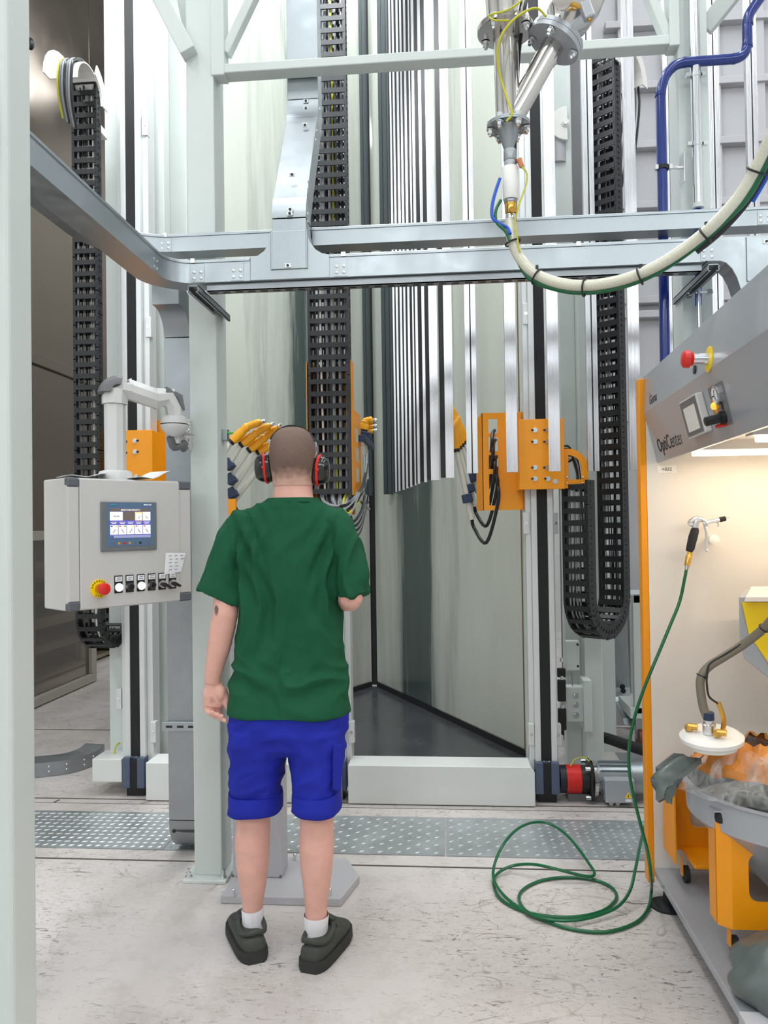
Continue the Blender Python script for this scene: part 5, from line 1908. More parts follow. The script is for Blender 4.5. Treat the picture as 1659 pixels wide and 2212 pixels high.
# ------------------------------------------------------------------ powder centre booth at the right
XP = .776          # open front edge
YW = 3.095         # far end wall
t = thing('powder_booth', 'grey walk-in powder centre with lit hood, beige end wall and yellow edge strip', 'booth', (1.5, YW, 0))
ZP = .12
B().box(XP, 2.5, 2.2, YW, ZP - .028, ZP).build('plinth_floor', SILVER, t, bevel=.003)
B().box(XP + .08, 2.5, 2.2, YW, ZP - .1, ZP - .03).build('plinth_gap_shade', RUBBER, t)  # black block stands in for the shadow in the gap below the plinth
q = G(1560, 2193, ZP + .02)
B().box(XP - .01, 2.5, .9, 2.19, ZP - .03, ZP + .014).build('near_step_plate', PANEL, t, bevel=.004)
B().box(XP - .002, 2.5, .92, 2.18, .0, ZP - .032).build('near_step_base', DGREY, t)
for yy in (G(1440, 1958, 0).y,):
    B().lathe((XP + .035, yy, 0), up, [(0, .066), (.008, .066), (.014, .05), (.02, .02), (.07, .014)], 28).build('levelling_foot', RUBBER, t)
ztop_ = W(1393, 812, YW).z
B().box(XP + .003, 2.5, YW, YW + .05, ZP - .02, ztop_ - .02).build('end_wall', BEIGE, t)
zy0 = W(1400, 1868, YW).z
B().box(XP - .022, XP + .003, YW + .001, YW + .052, .06, W(1388, 818, YW).z).build('edge_strip', ORANGE, t, bevel=.003)
B().box(2.2, 2.5, .9, YW, ZP, ztop_).build('rear_wall', BEIGE, t)
# hood: profile in x-z swept towards the camera, slightly turned
A0 = [W(1393, 812, YW), W(1391, 893, YW), W(1420, 1001, YW)]


def along(p, s_):
    yn = 1.15
    f = (YW - yn)
    dxy = V((-.045 * f, 0, 0)) if True else V()
    return p + (V((0, yn - YW, 0)) + dxy) * s_


th = .004
prof0 = [A0[0], A0[1], A0[2]]
prof0 = [V((p.x, YW, p.z)) for p in prof0]
inner = [V((2.3, YW, prof0[2].z + .25)), V((2.3, YW, prof0[0].z + .02)), ]
ring0 = [prof0[0], prof0[1], prof0[2], prof0[2] + V((.02, 0, .005)), V((1.15, YW, prof0[2].z + .10)), V((2.3, YW, prof0[2].z + .10)), V((2.3, YW, prof0[0].z)), ]
ring0 = [p + V((0, .006, 0)) for p in ring0]
ring1 = [along(p, 1) for p in ring0]
HOOD = mat('hood_silver_paint', '#a3a7ad', .28, .15, var=.02, scale=2, coat=.15)
o_h = B().loft([ring0, ring1], smooth=False).build('hood', HOOD, t, bevel=.003)
B().box(prof0[0].x + .002, 2.3, YW + .008, YW + .045, prof0[2].z - .006, prof0[0].z + .003).build('hood_end_cheek', SILVER, t)
# inside ceiling and lamps
zc = prof0[2].z
B().box(XP + .10, 2.25, 1.2, YW + .002, zc + .062, zc + .075).build('inner_ceiling', BEIGE, t)
for k, (dx0, yy, l_) in enumerate(((.10, 2.90, 1.30), (.14, 2.42, 1.25))):
    xs_ = XP + dx0
    z = zc + .035
    o = B().box(xs_, xs_ + l_, yy - .03, yy + .03, zc + .03, zc + .062).build('lamp_housing', BEIGE, t)
    B().cyl((xs_ + .02, yy, zc + .022), (xs_ + l_ - .02, yy, zc + .022), .013, n=12).build('lamp_tube', TUBEW, o)
    lamp('booth_lamp', (xs_ + l_ / 2, yy, zc - .0), l_, .05, 5.5 if k else 3.0, (1.0, .83, .62))
# things on the hood front
f0, f1, f2 = prof0
dY = (along(f0, 1) - f0).normalized()


def hood_pt(px, py, lower):
    """point of the hood face (upper or lower facet) seen at a place in the photograph"""
    a, b_ = (f1, f2) if lower else (f0, f1)
    n_ = (b_ - a).cross(dY).normalized()
    if n_.x > 0:
        n_ = -n_
    d = ray(px, py)
    o_ = V((0, 0, CAM_H))
    return o_ + d * ((a - o_).dot(n_) / d.dot(n_)), n_


upv_u = V((0, 0, 1))
sl_up = (f1 - f2).normalized()
p, nu = hood_pt(1532, 776, False)
o = B().lathe(p, nu, [(0, .036), (.003, .036), (.0035, .03)], 28).build('stop_collar', YELLOW, t)
B().lathe(p + nu * .003, nu, [(0, .017), (.045, .016)], 18).build('stop_shaft', CHROME, o)
B().lathe(p + nu * .044, nu, [(0, .018), (.006, .019), (.01, .025), (.024, .024), (.029, .018), (.03, .004)], 24).build('stop_button', RED, o)
p, nu = hood_pt(1502, 798, False)
B().lathe(p, nu, [(0, .014), (.004, .014), (.005, .008)], 20).build('blank_plug', BLACK, t)
p, nl = hood_pt(1510, 893, True)
pq = [hood_pt(a, b_, True)[0] for a, b_ in ((1483, 866), (1518, 848), (1538, 931), (1502, 941))]
cen = sum(pq, V()) / 4
wq_ = ((pq[1] - pq[0]).length + (pq[2] - pq[3]).length) / 2
hq = ((pq[3] - pq[0]).length + (pq[2] - pq[1]).length) / 2
rt = -dY * -1
rt = dY


def hbox(c, w_, h_, d0, d1, n_=nl, u_=sl_up):
    return B().obox(c + n_ * (d0 + d1) / 2, (w_, abs(d1 - d0), h_), (rt, n_, u_))


o = hbox(cen, wq_ * 1.08, hq * 1.04, 0, .022).build('touch_panel', GREYP, t, bevel=.004)
hbox(cen, wq_ * .98, hq * .95, .022, .0232).build('panel_face', DGREY, o)
hbox(cen - sl_up * .004, wq_ * .70, hq * .66, .0232, .0238).build('panel_display', mat('pale_display', '#d5d3cc', .4, var=.03, emit=.12), o)
text('▾', o, cen + sl_up * hq * .41 + rt * wq_ * .25 + nl * .0236, (rt, sl_up), .006, INK)
pq = [hood_pt(a, b_, True)[0] for a, b_ in ((1532, 838), (1562, 823), (1583, 914), (1552, 925))]
cen = sum(pq, V()) / 4
wq_ = ((pq[1] - pq[0]).length + (pq[2] - pq[3]).length) / 2
hq = ((pq[3] - pq[0]).length + (pq[2] - pq[1]).length) / 2
o = hbox(cen, wq_, hq, 0, .003).build('gauge_plate', DGREY, t)
g0 = cen + sl_up * hq * .24 + rt * wq_ * .12
B().lathe(g0, nl, [(0, .027), (.012, .027), (.014, .023), (.0145, .02)], 28).build('gauge_rim', CHROME, o)
B().lathe(g0 + nl * .0145, nl, [(0, .021), (.0006, .021)], 28).build('gauge_face', PAPER, o)
for a in (60, 180, 300):
    d = rt * math.cos(R_(a)) + sl_up * math.sin(R_(a))
    B().bar(g0 + nl * .0155, g0 + nl * .0155 + d * .018, .003, .0006, nl).build('gauge_mark', INK, o)
g1_ = cen + sl_up * hq * .04 - rt * wq_ * .3
hbox(g1_, .03, .042, .003, .0036).build('amber_label', GOLDF, o)
B().lathe(g1_ + nl * .0036, nl, [(0, .011), (.006, .010), (.010, .006)], 16).build('pilot_lamp', mat('amber_lamp', '#ffb040', .3, var=0, emit=1.2), o)
hbox(g1_ + sl_up * .042, .026, .03, .003, .0034).build('amber_outline', GOLDF, o)
hbox(g1_ + sl_up * .042, .021, .025, .0034, .0038).build('outline_field', DGREY, o)
hbox(cen + sl_up * hq * -.03 + rt * wq_ * .17, .014, .022, .003, .0036).build('dark_symbol', INK, o)
k0 = cen - sl_up * hq * .30 - rt * wq_ * .02
hbox(k0 + sl_up * .04 - rt * .012, .02, .02, .003, .0036).build('amber_outline', GOLDF, o)
B().lathe(k0 + rt * .02, nl, [(0, .018), (.016, .018), (.018, .013), (.04, .0135), (.055, .0135), (.058, .010)], 18).build('regulator_knob', BLACK, o)
B().lathe(k0 + rt * .012 - sl_up * .02, nl, [(0, .005), (.030, .005), (.032, .002)], 10).build('red_button', RED, o)


def hood_text(s_, px, py, lower, h):
    p, n_ = hood_pt(px, py, lower)
    u_ = sl_up if lower else (f0 - f1).normalized()
    return text(s_, t, p + n_ * .0004, (rt, u_), h, INK)


hood_text('Gema', 1411, 861, False, .036)
p, n_ = hood_pt(1402.5, 856, False)
B().bar(p + n_ * .0005 - V((0, 0, .008)), p + n_ * .0005 + V((0, -.006, .014)), .0035, .001, n_).build('logo_tick', RED, t)
hood_text('OptiCenter', 1446, 955, True, .052)
p = W(1440, 1014, YW)
o = B().box(p.x - .037, p.x + .037, YW - .002, YW, p.z - .0145, p.z + .0145).build('number_plate', PLASTW, t)
text('+032', o, (p.x, YW - .0021, p.z), (V((1, 0, 0)), upv_u), .013, INK)
p = W(1530, 1165, YW)
B().lathe(p, (0, -1, 0), [(0, .012), (.055, .012), (.056, .02), (.068, .02), (.07, .016)], 20).build('hanging_peg', PLASTW, t)
# sieve housing at the right rim
ys0, ys1 = 2.35, 2.95
xw = W(1601, 1300, ys0 + .25).x
zz = [W(1601, 1290, 2.6).z, W(1603, 1385, 2.6).z, W(1612, 1425, 2.6).z, W(1665, 1480, 2.6).z]
sx = [xw, xw + .0, xw + .012, xw + .11]
b = B()
pl_ = [(sx[0], 2.62, zz[0]), (sx[0] + .6, 2.62, zz[0]), (sx[0] + .6, 2.62, zz[3]), (sx[3], 2.62, zz[3]), (sx[2], 2.62, zz[2]), (sx[1], 2.62, zz[1])]
b.prism(pl_, (.13, .30, 0))
b.build('sieve_housing', SILVER, t, bevel=.004)
b = B()
x0_, x1_ = xw + .008, xw + .6
pl_ = [(x0_, 2.612, zz[0] - .018), (x1_, 2.612, zz[0] - .018), (x1_, 2.612, zz[3]), (sx[3] + .02, 2.612, zz[3]), (x0_ + .02, 2.612, zz[1] + .02)]
b.prism(pl_, (0, .008, 0))
b.build('sieve_front', YELLOW, t, bevel=.002)
B().prism([(xw - .006, 2.56, zz[0] - .012), (xw + .6, 2.56, zz[0] - .012), (xw + .6, 2.56, zz[0] + .006), (xw + .0, 2.56, zz[0] + .006)], (.16, .38, 0)).build('sieve_lid', BEIGE, t, bevel=.003)

# blow gun on the peg
YG_ = 3.05


def T(px, py, d=0.0):
    return W(px, py, YG_ - .03 + d)


t = thing('blow_gun', 'black and silver blow gun hanging on a white peg on the beige wall', 'air gun', T(1498, 1165))
B().tube([T(1488, 1192), T(1491, 1185), T(1497, 1160), T(1501, 1146), T(1502, 1140)], [.012, .0155, .017, .0155, .012], 14).build('grip', RUBBER, t)
B().tube(smooth_path([T(1501, 1142), T(1504, 1128), T(1510, 1121)]), .0115, 12).build('neck', CHROME, t)
B().tube(smooth_path([T(1490, 1127), T(1500, 1121), T(1512, 1121), T(1524, 1128), T(1526, 1137)]), .009, 10).build('head', CHROME, t)
B().tube([T(1518, 1130), T(1540, 1126), T(1554, 1123)], .008, 10).build('barrel', CHROME, t)
B().tube([T(1554, 1123), T(1567, 1120)], .0095, 10).build('collar', RUBBER, t)
B().tube([T(1566, 1120), T(1574, 1118)], [.005, .003], 8).build('nozzle', CHROME, t)
B().tube(smooth_path([T(1521, 1130), T(1526, 1150), T(1526, 1175), T(1525, 1186), T(1529, 1191)]), .006, 8).build('trigger', CHROME, t)
B().tube(smooth_path([T(1503, 1137), T(1490, 1134), T(1489, 1126), T(1496, 1121)]), .0045, 8).build('hook', CHROME, t)
B().tube([T(1547, 1125), T(1552, 1133), T(1550, 1138)], .0035, 6).build('hanger_pin', CHROME, t)
B().tube([T(1491, 1192), T(1489, 1200), T(1488, 1202), T(1484, 1222)], [.010, .010, .012, .011], 10).build('brass_coupling', BRASS, t)
B().tube([T(1484, 1222), T(1483, 1231)], [.010, .007], 10).build('hose_nipple', CHROME, t)
# green hose
hp = [T(1483, 1229), T(1479, 1250), T(1468, 1300), W(1448, 1350, 3.0), W(1424, 1408, 2.99), W(1400, 1465, 2.98), W(1378, 1525, 2.98), W(1364, 1580, 2.99), W(1358, 1630, 3.0), W(1361, 1680, 3.0), W(1371, 1730, 2.99), W(1386, 1790, 2.96), W(1399, 1840, 2.93), W(1406, 1890, 2.89)]
fl_pts = [(1407, 1925, .03), (1399, 1965, .012), (1370, 1995, .008), (1310, 2013, .008), (1240, 2008, .008), (1180, 1990, .008), (1130, 1966, .012), (1090, 1936, .02), (1068, 1903, .03), (1067, 1872, .05), (1085, 1828, .10), (1115, 1793, .12), (1150, 1777, .12), (1185, 1779, .11),
          (1220, 1800, .09), (1250, 1834, .06), (1274, 1868, .04), (1284, 1885, .03), (1278, 1893, .025), (1255, 1891, .03), (1200, 1877, .05), (1150, 1867, .05), (1105, 1871, .03), (1074, 1888, .014), (1066, 1910, .008), (1082, 1942, .008), (1130, 1968, .008), (1190, 1980, .008),
          (1250, 1980, .008), (1300, 1968, .008), (1327, 1948, .008), (1331, 1930, .008), (1315, 1913, .008), (1280, 1900, .008), (1225, 1895, .008), (1170, 1902, .008), (1132, 1920, .008), (1121, 1942, .008), (1140, 1970, .02), (1185, 1986, .02), (1240, 1988, .02), (1290, 1978, .02),
          (1335, 1958, .03), (1360, 1925, .06), (1372, 1880, .10), (1382, 1830, .12), (1395, 1780, .1), (1412, 1745, .06), (1450, 1700, .03)]
hp += [G(a, b_, z) for a, b_, z in fl_pts]
tag(B().tube(smooth_path(hp, 5), .0062, 8).build('air_hose', GHOSE), 'long green air hose falling from the blow gun into loose coils on the floor', 'hose')

# trolley with funnel
YT0, YT1 = 2.46, 3.06
t = thing('funnel_trolley', 'orange trolley on small casters carrying a grey steel funnel, right corner', 'trolley', (1.2, 2.7, ZP))
xt = W(1548, 1900, YT0 + .03).x
zt0, zt1 = W(1575, 2008, YT0).z, W(1575, 1783, YT0).z
ch = .036
for yy, s_ in ((YT0, 1), (YT1 - .02, -1)):
    b = B()
    xl_ = xt + (.0 if s_ > 0 else .0)
    wb = .62
    # chamfered left post, top and bottom bars, right post
    y0_ = yy
    b.prism([(xl_, y0_ + ch * .8, zt0), (xl_ + ch, y0_, zt0), (xl_ + ch + .005, y0_ + .006, zt0), (xl_ + .006, y0_ + ch * .8 + .004, zt0)], (0, 0, zt1 - zt0))
    hx0, hx1, hz0, hz1 = xl_ + ch + .05, xl_ + wb - .1, zt0 + .085, zt1 - .085
    b.box(xl_ + ch, hx0, y0_, y0_ + .006, zt0, zt1)
    b.box(hx1, xl_ + wb, y0_, y0_ + .006, zt0, zt1)
    b.box(hx0, hx1, y0_, y0_ + .006, zt0, hz0)
    b.box(hx0, hx1, y0_, y0_ + .006, hz1, zt1)
    r_ = .03
    for cx, cz, sx_, sz_ in ((hx0, hz0, 1, 1), (hx0, hz1, 1, -1), (hx1, hz0, -1, 1), (hx1, hz1, -1, -1)):
        pts = [(cx, y0_, cz)] + [(cx + sx_ * (r_ - r_ * math.sin(R_(a))), y0_, cz + sz_ * (r_ - r_ * math.cos(R_(a)))) for a in (0, 22, 45, 67, 90)]
        b.prism(pts, (0, .006, 0))
    b.build('side_frame', ORANGE, t)
B().box(xt, xt + .006, YT0 + .04, YT0 + .10, zt0, zt1).build('corner_flange', ORANGE, t)
B().box(xt - .008, xt - .002, YT1 - .15, YT1 - .0, zt0, zt1).build('far_leg_panel', ORANGE, t)
B().box(xt + .05, xt + .60, YT1 - .19, YT1 - .02, zt0, zt0 + .012).build('cross_tray', ORANGE, t, bevel=.003)
for cx, cy in ((xt + .05, YT0 + .03), (xt + .05, YT1 - .08), (xt + .52, YT0 + .03), (xt + .52, YT1 - .08)):
    o = B().lathe((cx - .011, cy, ZP + .03), (1, 0, 0), [(0, .02), (.002, .03), (.02, .03), (.022, .02)], 18).build('caster', RUBBER, t)
    B().box(cx - .016, cx - .013, cy - .012, cy + .02, ZP + .025, zt0).build('caster_fork', ORANGE, o)
    B().cyl((cx - .018, cy, ZP + .03), (cx + .015, cy, ZP + .03), .005, n=8).build('axle', CHROME, o)
fc = V((1.155, 2.64, 0))
zr = W(1600, 1690, 2.64).z
FR = .375
b = B()
pf = [(.0, FR), (.005, FR + .012), (-.004, FR + .012), (-.010, FR), (-.10, FR - .005), (-.36, .10), (-.37, .10), (-.10, FR - .02), (.0, FR - .008)]
rings = []
for dz, rr_ in pf:
    rings.append([fc + V((rr_ * math.cos(a), rr_ * .95 * math.sin(a), zr + dz)) for a in [2 * math.pi * k / 56 for k in range(56)]])
b.loft(rings, cap=False, closed=True)
b.build('funnel', SILVER, t, angle=35)
B().cyl(fc + V((0, 0, zt0 + .05)), fc + V((0, 0, zr - .36)), .1, n=28).build('outlet', SILVER, t)
mx_, my_ = W(1562, 1768, YT0 + .02).x, YT0 + .03
zm = W(1562, 1768, YT0).z
b = B()
b.box(mx_ - .03, mx_ + .03, my_ - .02, my_ + .07, zt1 + .035, zt1 + .04)
b.box(mx_ + .026, mx_ + .03, my_ - .02, my_ + .07, zt1 + .0, zt1 + .04)
o = b.build('mount_bracket', SILVER, t)
B().lathe((mx_, my_, zt1), up, [(0, .02), (.012, .022), (.03, .02), (.035, .016)], 16).build('rubber_mount', RUBBER, o)
B().bolt((mx_, my_ + .01, zt1 + .04), up, .005, .003).build('bracket_screw', CHROME, o)
# bags in the funnel
random.seed(11)


def crumple(c, rx, ry, h, n, m, amp, seed, base=0.0):
    rings = []
    for k in range(m):
        f = k / (m - 1)
        rr_ = math.sin(math.pi * (.08 + .90 * (1 - f)) / 2) if base == 0 else 1
        ring = []
        for i in range(n):
            a = 2 * math.pi * i / n
            nz = NZ.noise(V((math.cos(a) * 2.2 + seed, math.sin(a) * 2.2, f * 2.5 + seed)))
            q = rr_ * (1 + amp * nz + .35 * amp * math.sin(9 * a + 4 * f + seed))
            ring.append(V(c) + V((rx * q * math.cos(a), ry * q * math.sin(a), h * f + amp * .3 * h * NZ.noise(V((a * 2, f * 4, seed))))))
        rings.append(ring)
    return B().loft(rings)


o = crumple(fc + V((0.05, -.03, zr - .13)), .31, .30, .15, 72, 9, .16, 3)
tag(o.build('plastic_sack', BAG, angle=70), 'crumpled grey-green plastic sack filling the steel funnel', 'bag')
# its corner hanging over the rim
b = B()
rings = []
for k in range(7):
    f = k / 6
    p = W(1447 - 14 * math.sin(f * 2.2), 1668 + 58 * f, 2.50 - .02 * f)
    ww = .045 * (1 - .75 * f) + .006
    rings.append([p + V((ww * math.cos(a) + .008 * math.sin(5 * a + k), .02 * math.sin(a), .012 * math.cos(3 * a + k))) for a in [2 * math.pi * i / 14 for i in range(14)]])
rings.insert(0, [V(p) + V((.07, .05, .03)) for p in rings[0]])
tag(b.loft(rings).build('sack_corner', BAG, angle=70), 'corner of a grey-green sack hanging over the funnel rim at the left', 'bag')
# orange bag collar and clear film
oc = W(1632, 1632, 2.62)
rings = []
for k in range(9):
    f = k / 8
    rr_ = .135 + .022 * math.sin(f * math.pi) + .02 * f
    zz_ = .055 * math.sin(f * math.pi * .9) + .01
    ring = []
    for i in range(48):
        a = 2 * math.pi * i / 48
        nz = NZ.noise(V((math.cos(a) * 3, math.sin(a) * 3, f * 3))) * .02 + .006 * math.sin(14 * a + 3 * f)
        q = rr_ - .06 + .10 * f + nz if f > .5 else rr_ - .06 + .10 * f + nz
        ring.append(oc + V((q * math.cos(a), q * .85 * math.sin(a), .05 - .09 * f ** 1.4 + nz)))
    rings.append(ring)
tag(B().loft(rings, cap=False).build('orange_bag', OBAG, angle=70), 'orange bag with rolled open mouth inside the clear film', 'bag')
rings = []
for k in range(9):
    f = k / 8
    ring = []
    for i in range(64):
        a = 2 * math.pi * i / 64
        nz = NZ.noise(V((math.cos(a) * 3.1 + 7, math.sin(a) * 3.1, f * 3.5)))
        q = .115 + .11 * f + .05 * nz * (0.3 + f) + .007 * math.sin(17 * a + 5 * f)
        ring.append(V((oc.x - .012 - .02 * f, oc.y - .03, oc.z + .045 - .135 * f ** .8 + .03 * nz)) + V((q * 1.02 * math.cos(a), q * .86 * math.sin(a), 0)))
    rings.append(ring)
_n, _l = CLEAR.node_tree.nodes, CLEAR.node_tree.links
_t, _z, _q, _r3 = _n.new('ShaderNodeTexCoord'), _n.new('ShaderNodeTexNoise'), _n.new('ShaderNodeMapping'), _n.new('ShaderNodeMapRange')
_q.inputs['Scale'].default_value = (7, 7, 3)
_z.inputs['Detail'].default_value, _z.inputs['Distortion'].default_value = 5, 1.0
_r3.inputs['From Min'].default_value, _r3.inputs['From Max'].default_value = .38, .78
_r3.inputs['To Min'].default_value, _r3.inputs['To Max'].default_value = .10, .55
_l.new(_t.outputs['Object'], _q.inputs['Vector'])
_l.new(_q.outputs[0], _z.inputs['Vector'])
_l.new(_z.outputs['Fac'], _r3.inputs['Value'])
_l.new(_r3.outputs[0], _n['Principled BSDF'].inputs['Alpha'])
tag(B().loft(rings, cap=False).build('clear_film', CLEAR, angle=80), 'clear crinkled plastic film spread over the funnel rim around the orange bag', 'plastic film')
# white lid with fittings and hose
lc = W(1537, 1590, 2.50)
ln_ = V((-.06, -.10, 1)).normalized()
t = thing('suction_disc', 'round white lid with brass elbows lying tilted on the plastic film', 'lid', lc)
B().lathe(lc - ln_ * .012, ln_, [(-.02, .075), (-.004, .080), (0, .094), (.012, .0955), (.022, .084), (.026, .075), (.028, .02)], 40).build('disc', PLASTW, t)
x_ = V((1, 0, 0))
hb = lc + ln_ * .014 + V((-.012, -.02, 0))
B().lathe(hb, ln_, [(0, .020), (.03, .020), (.032, .016), (.045, .016)], 18).build('hose_socket', CHROME, t)
B().lathe(hb + ln_ * .045, ln_, [(0, .0165), (.022, .0165)], 18).build('hose_clip', NAVY, t)
for dx, dy in ((-.065, .012), (.0, -.055)):
    c = lc + ln_ * .016 + V((dx, dy, 0))
    o = B().cyl(c, c + ln_ * .016, .012, n=10).build('brass_elbow', BRASS, t)
    B().cyl(c + ln_ * .012, c + ln_ * .012 + V((.024, -.012, 0)), .010, n=10).build('elbow_arm', BRASS, o)
c = lc + ln_ * .016 + V((.035, .0, 0))
B().tube(smooth_path([c, c + V((.004, 0, .03)), c + V((-.002, 0, .06)), c + V((-.012, 0, .09))]), .008, 8).build('brass_valve', BRASS, t)
h0 = hb + ln_ * .04
hs_ = [h0, W(1520, 1530, 2.48), W(1514, 1495, 2.48), W(1514, 1465, 2.48), W(1530, 1441, 2.48), W(1562, 1420, 2.46), W(1600, 1396, 2.44), W(1640, 1366, 2.40), W(1670, 1336, 2.36), W(1710, 1290, 2.3)]
t = thing('suction_hose', 'grey-brown suction hose rising from the white lid to the right', 'hose', h0)
B().tube(smooth_path(hs_, 6), .0135, 14).build('hose_wall', DHOSE, t)
hs2 = [c + V((-.012, 0, .085)), W(1532, 1505, 2.46), W(1527, 1480, 2.46), W(1527, 1462, 2.465)] + [p + V((.0, -.012, .010)) for p in hs_[4:]]
B().tube(smooth_path(hs2, 6), .0035, 6).build('thin_cable', WIREBK, t)
for i in (19, 44):
    p = smooth_path(hs_, 6)[i]
    d = (smooth_path(hs_, 6)[i + 1] - p).normalized()
    x = d.orthogonal().normalized()
    y = d.cross(x)
    B().tube([p + (x * math.cos(a) + y * math.sin(a)) * .0155 for a in [2 * math.pi * k / 14 for k in range(15)]], .002, 6).build('cable_tie', BLACK, t)
# grey sack on the plinth, lower right
c = V((W(1665, 2140, 2.27).x + .10, 2.27, ZP))
rings = []
for k in range(15):
    f = k / 14
    ring = []
    for i in range(64):
        a = 2 * math.pi * i / 64
        p = V((math.cos(a) * 1.8, math.sin(a) * 1.8, f * 2))
        nz = NZ.noise(p * 1.3 + V((5, 1, 2))) * .14 + NZ.noise(p * 3 + V((1, 7, 3))) * .06 + .02 * math.sin(7 * a - 9 * f)
        prf = math.sin(math.pi * (.30 + .69 * f)) ** .6
        ring.append(c + V((.20 * prf * (1 + nz) * math.cos(a), .17 * prf * (1 + nz) * math.sin(a), .19 * f * (1 + .25 * nz))))
    rings.append(ring)
tag(B().loft(rings).build('plastic_sack', BAG, angle=75), 'bulging grey-green plastic sack standing on the booth floor, lower right corner', 'bag')

# ------------------------------------------------------------------ left background: steel clad machine
XS = -3.42
t = thing('steel_machine', 'machine clad in brushed stainless sheets with a framed tinted window, left background', 'machine', (XS, 6.6, 0))
ys = [4.3, 5.6, 7.15, 8.6]
zrail = WX(75, 775, XS).z
for i in range(3):
    B().box(XS - .05, XS, ys[i] + .003, ys[i + 1] - .003, zrail + .05, 7.0).build('upper_sheet', SHEET, t, bevel=.003)
    B().box(XS - .05, XS, ys[i] + .003, ys[i + 1] - .003, 1.46, zrail - .05).build('lower_sheet', SHEET, t, bevel=.003)
B().box(XS - .06, XS + .03, 4.3, 8.6, zrail - .05, zrail + .05).build('sheet_rail', SHEET, t, bevel=.006)
FRM = mat('grey_window_frame', '#a39d93', .45, var=.05)
yf = WX(205, 1450, XS).y
b = B()
b.box(XS - .05, XS + .02, 4.3, yf, .01, .09)
b.box(XS - .05, XS + .02, yf - .10, yf, .09, 1.46)
b.box(XS - .05, XS + .02, 4.3, yf, 1.38, 1.46)
b.box(XS - .05, XS + .02, 5.35, 5.45, .09, 1.38)
b.build('window_frame', FRM, t, bevel=.004)
TINT = mat('tinted_glass', '#a59c90', .03, var=0, trans=.9, spec=.7)
B().box(XS - .02, XS - .012, 4.3, yf - .1, .09, 1.38).build('glass_pane', TINT, t)
BRW = mat('brown_machine_paint', '#6f6455', .5, var=.15)
BRL = mat('beige_machine_paint', '#9d917d', .5, var=.15)
for z0, z1, m_ in ((0.02, .06, BRL), (.28, .36, BRW), (.52, .62, BRL), (.8, .86, BRW), (1.0, 1.1, BRL)):
    B().box(XS - 1.3, XS - .5, 4.4, 9.6, z0, z1).build('inner_shelf', m_, t)
for yy in (5.2, 6.1, 7.0, 8.0, 9.0):
    B().box(XS - .62, XS - .55, yy, yy + .08, .02, 1.46).build('inner_post', BRL, t)
B().box(XS - 1.5, XS - 1.4, 4.3, 10.2, .0, 6.9).build('inner_back', BRW, t)
B().box(XS - 1.3, XS - .06, 8.6, 8.65, .0, 6.9).build('end_sheet', SHEET, t)
# curved floor trunking, left
pth = [G(60, 1682), G(120, 1676), G(165, 1668), G(196, 1657), G(214, 1648), G(226, 1636)]
pth = [(p.x, p.y) for p in smooth_path([V((p.x, p.y, 0)) for p in pth], 4)]
t = thing('floor_trunking', 'galvanised trunking curving across the floor behind the left lift', 'cable trunking', (pth[8][0], pth[8][1], 0))
B().loft(sweep([(a, c) for a, c in pth], [(0, .002), (0, .085), (-.12, .095), (-.12, .002)]), smooth=True).build('body', GALVD, t, angle=35)
for i in (3, 6, 10, 13):
    p = pth[i]
    for z in (.03, .06):
        B().ball((p[0], p[1], z), .007, 8, 5).build('screw', CHROME, t)
# wire tail on the left lift base
tag(B().tube(smooth_path([W(258, 1605, 4.25), W(250, 1612, 4.22), W(246, 1630, 4.2), W(243, 1641, 4.2)]), .005, 6).build('earth_wire', WIREYG), 'short yellow-green wire tail behind the left lift base', 'wire')
t = tag(B().ball(W(66, 95, 6.0), (.03, .03, .05), 12, 8).build('wall_lamp', BLACK), 'small black lamp on the steel sheets at the upper left, beside the near post', 'lamp')
# ------------------------------------------------------------------ the man, seen from behind
YM = 2.66
PXM = 1660.0 / YM


def hring(py, l_, r_, db, df, Y=YM, n=40, e=2.3):
    c = W((l_ + r_) / 2, py, Y)
    hx = (W(r_, py, Y) - W(l_, py, Y)).x / 2
    out = []
    for k in range(n):
        a = 2 * math.pi * k / n
        cs, sn = math.cos(a), math.sin(a)
        x = math.copysign(abs(cs) ** (2 / e), cs) * hx
        y = math.copysign(abs(sn) ** (2 / e), sn)
        y *= df if y > 0 else db
        out.append(c + V((x, y, 0)))
    return out


def oring(c, d, rx, ry, n=20):
    d = V(d).normalized()
    x = d.cross(V((0, 1, 0))).normalized()
    y = d.cross(x)
    return [V(c) + x * (rx * math.cos(a)) + y * (ry * math.sin(a)) for a in [2 * math.pi * k / n for k in range(n)]]


def limb(b, rows, n=20):
    """rows: (centre, rx, ry)"""
    rings = []
    m = len(rows)
    for i, (c, rx, ry) in enumerate(rows):
        d = V(rows[min(i + 1, m - 1)][0]) - V(rows[max(i - 1, 0)][0])
        rings.append(oring(c, d, rx, ry, n))
    return b.loft(rings)


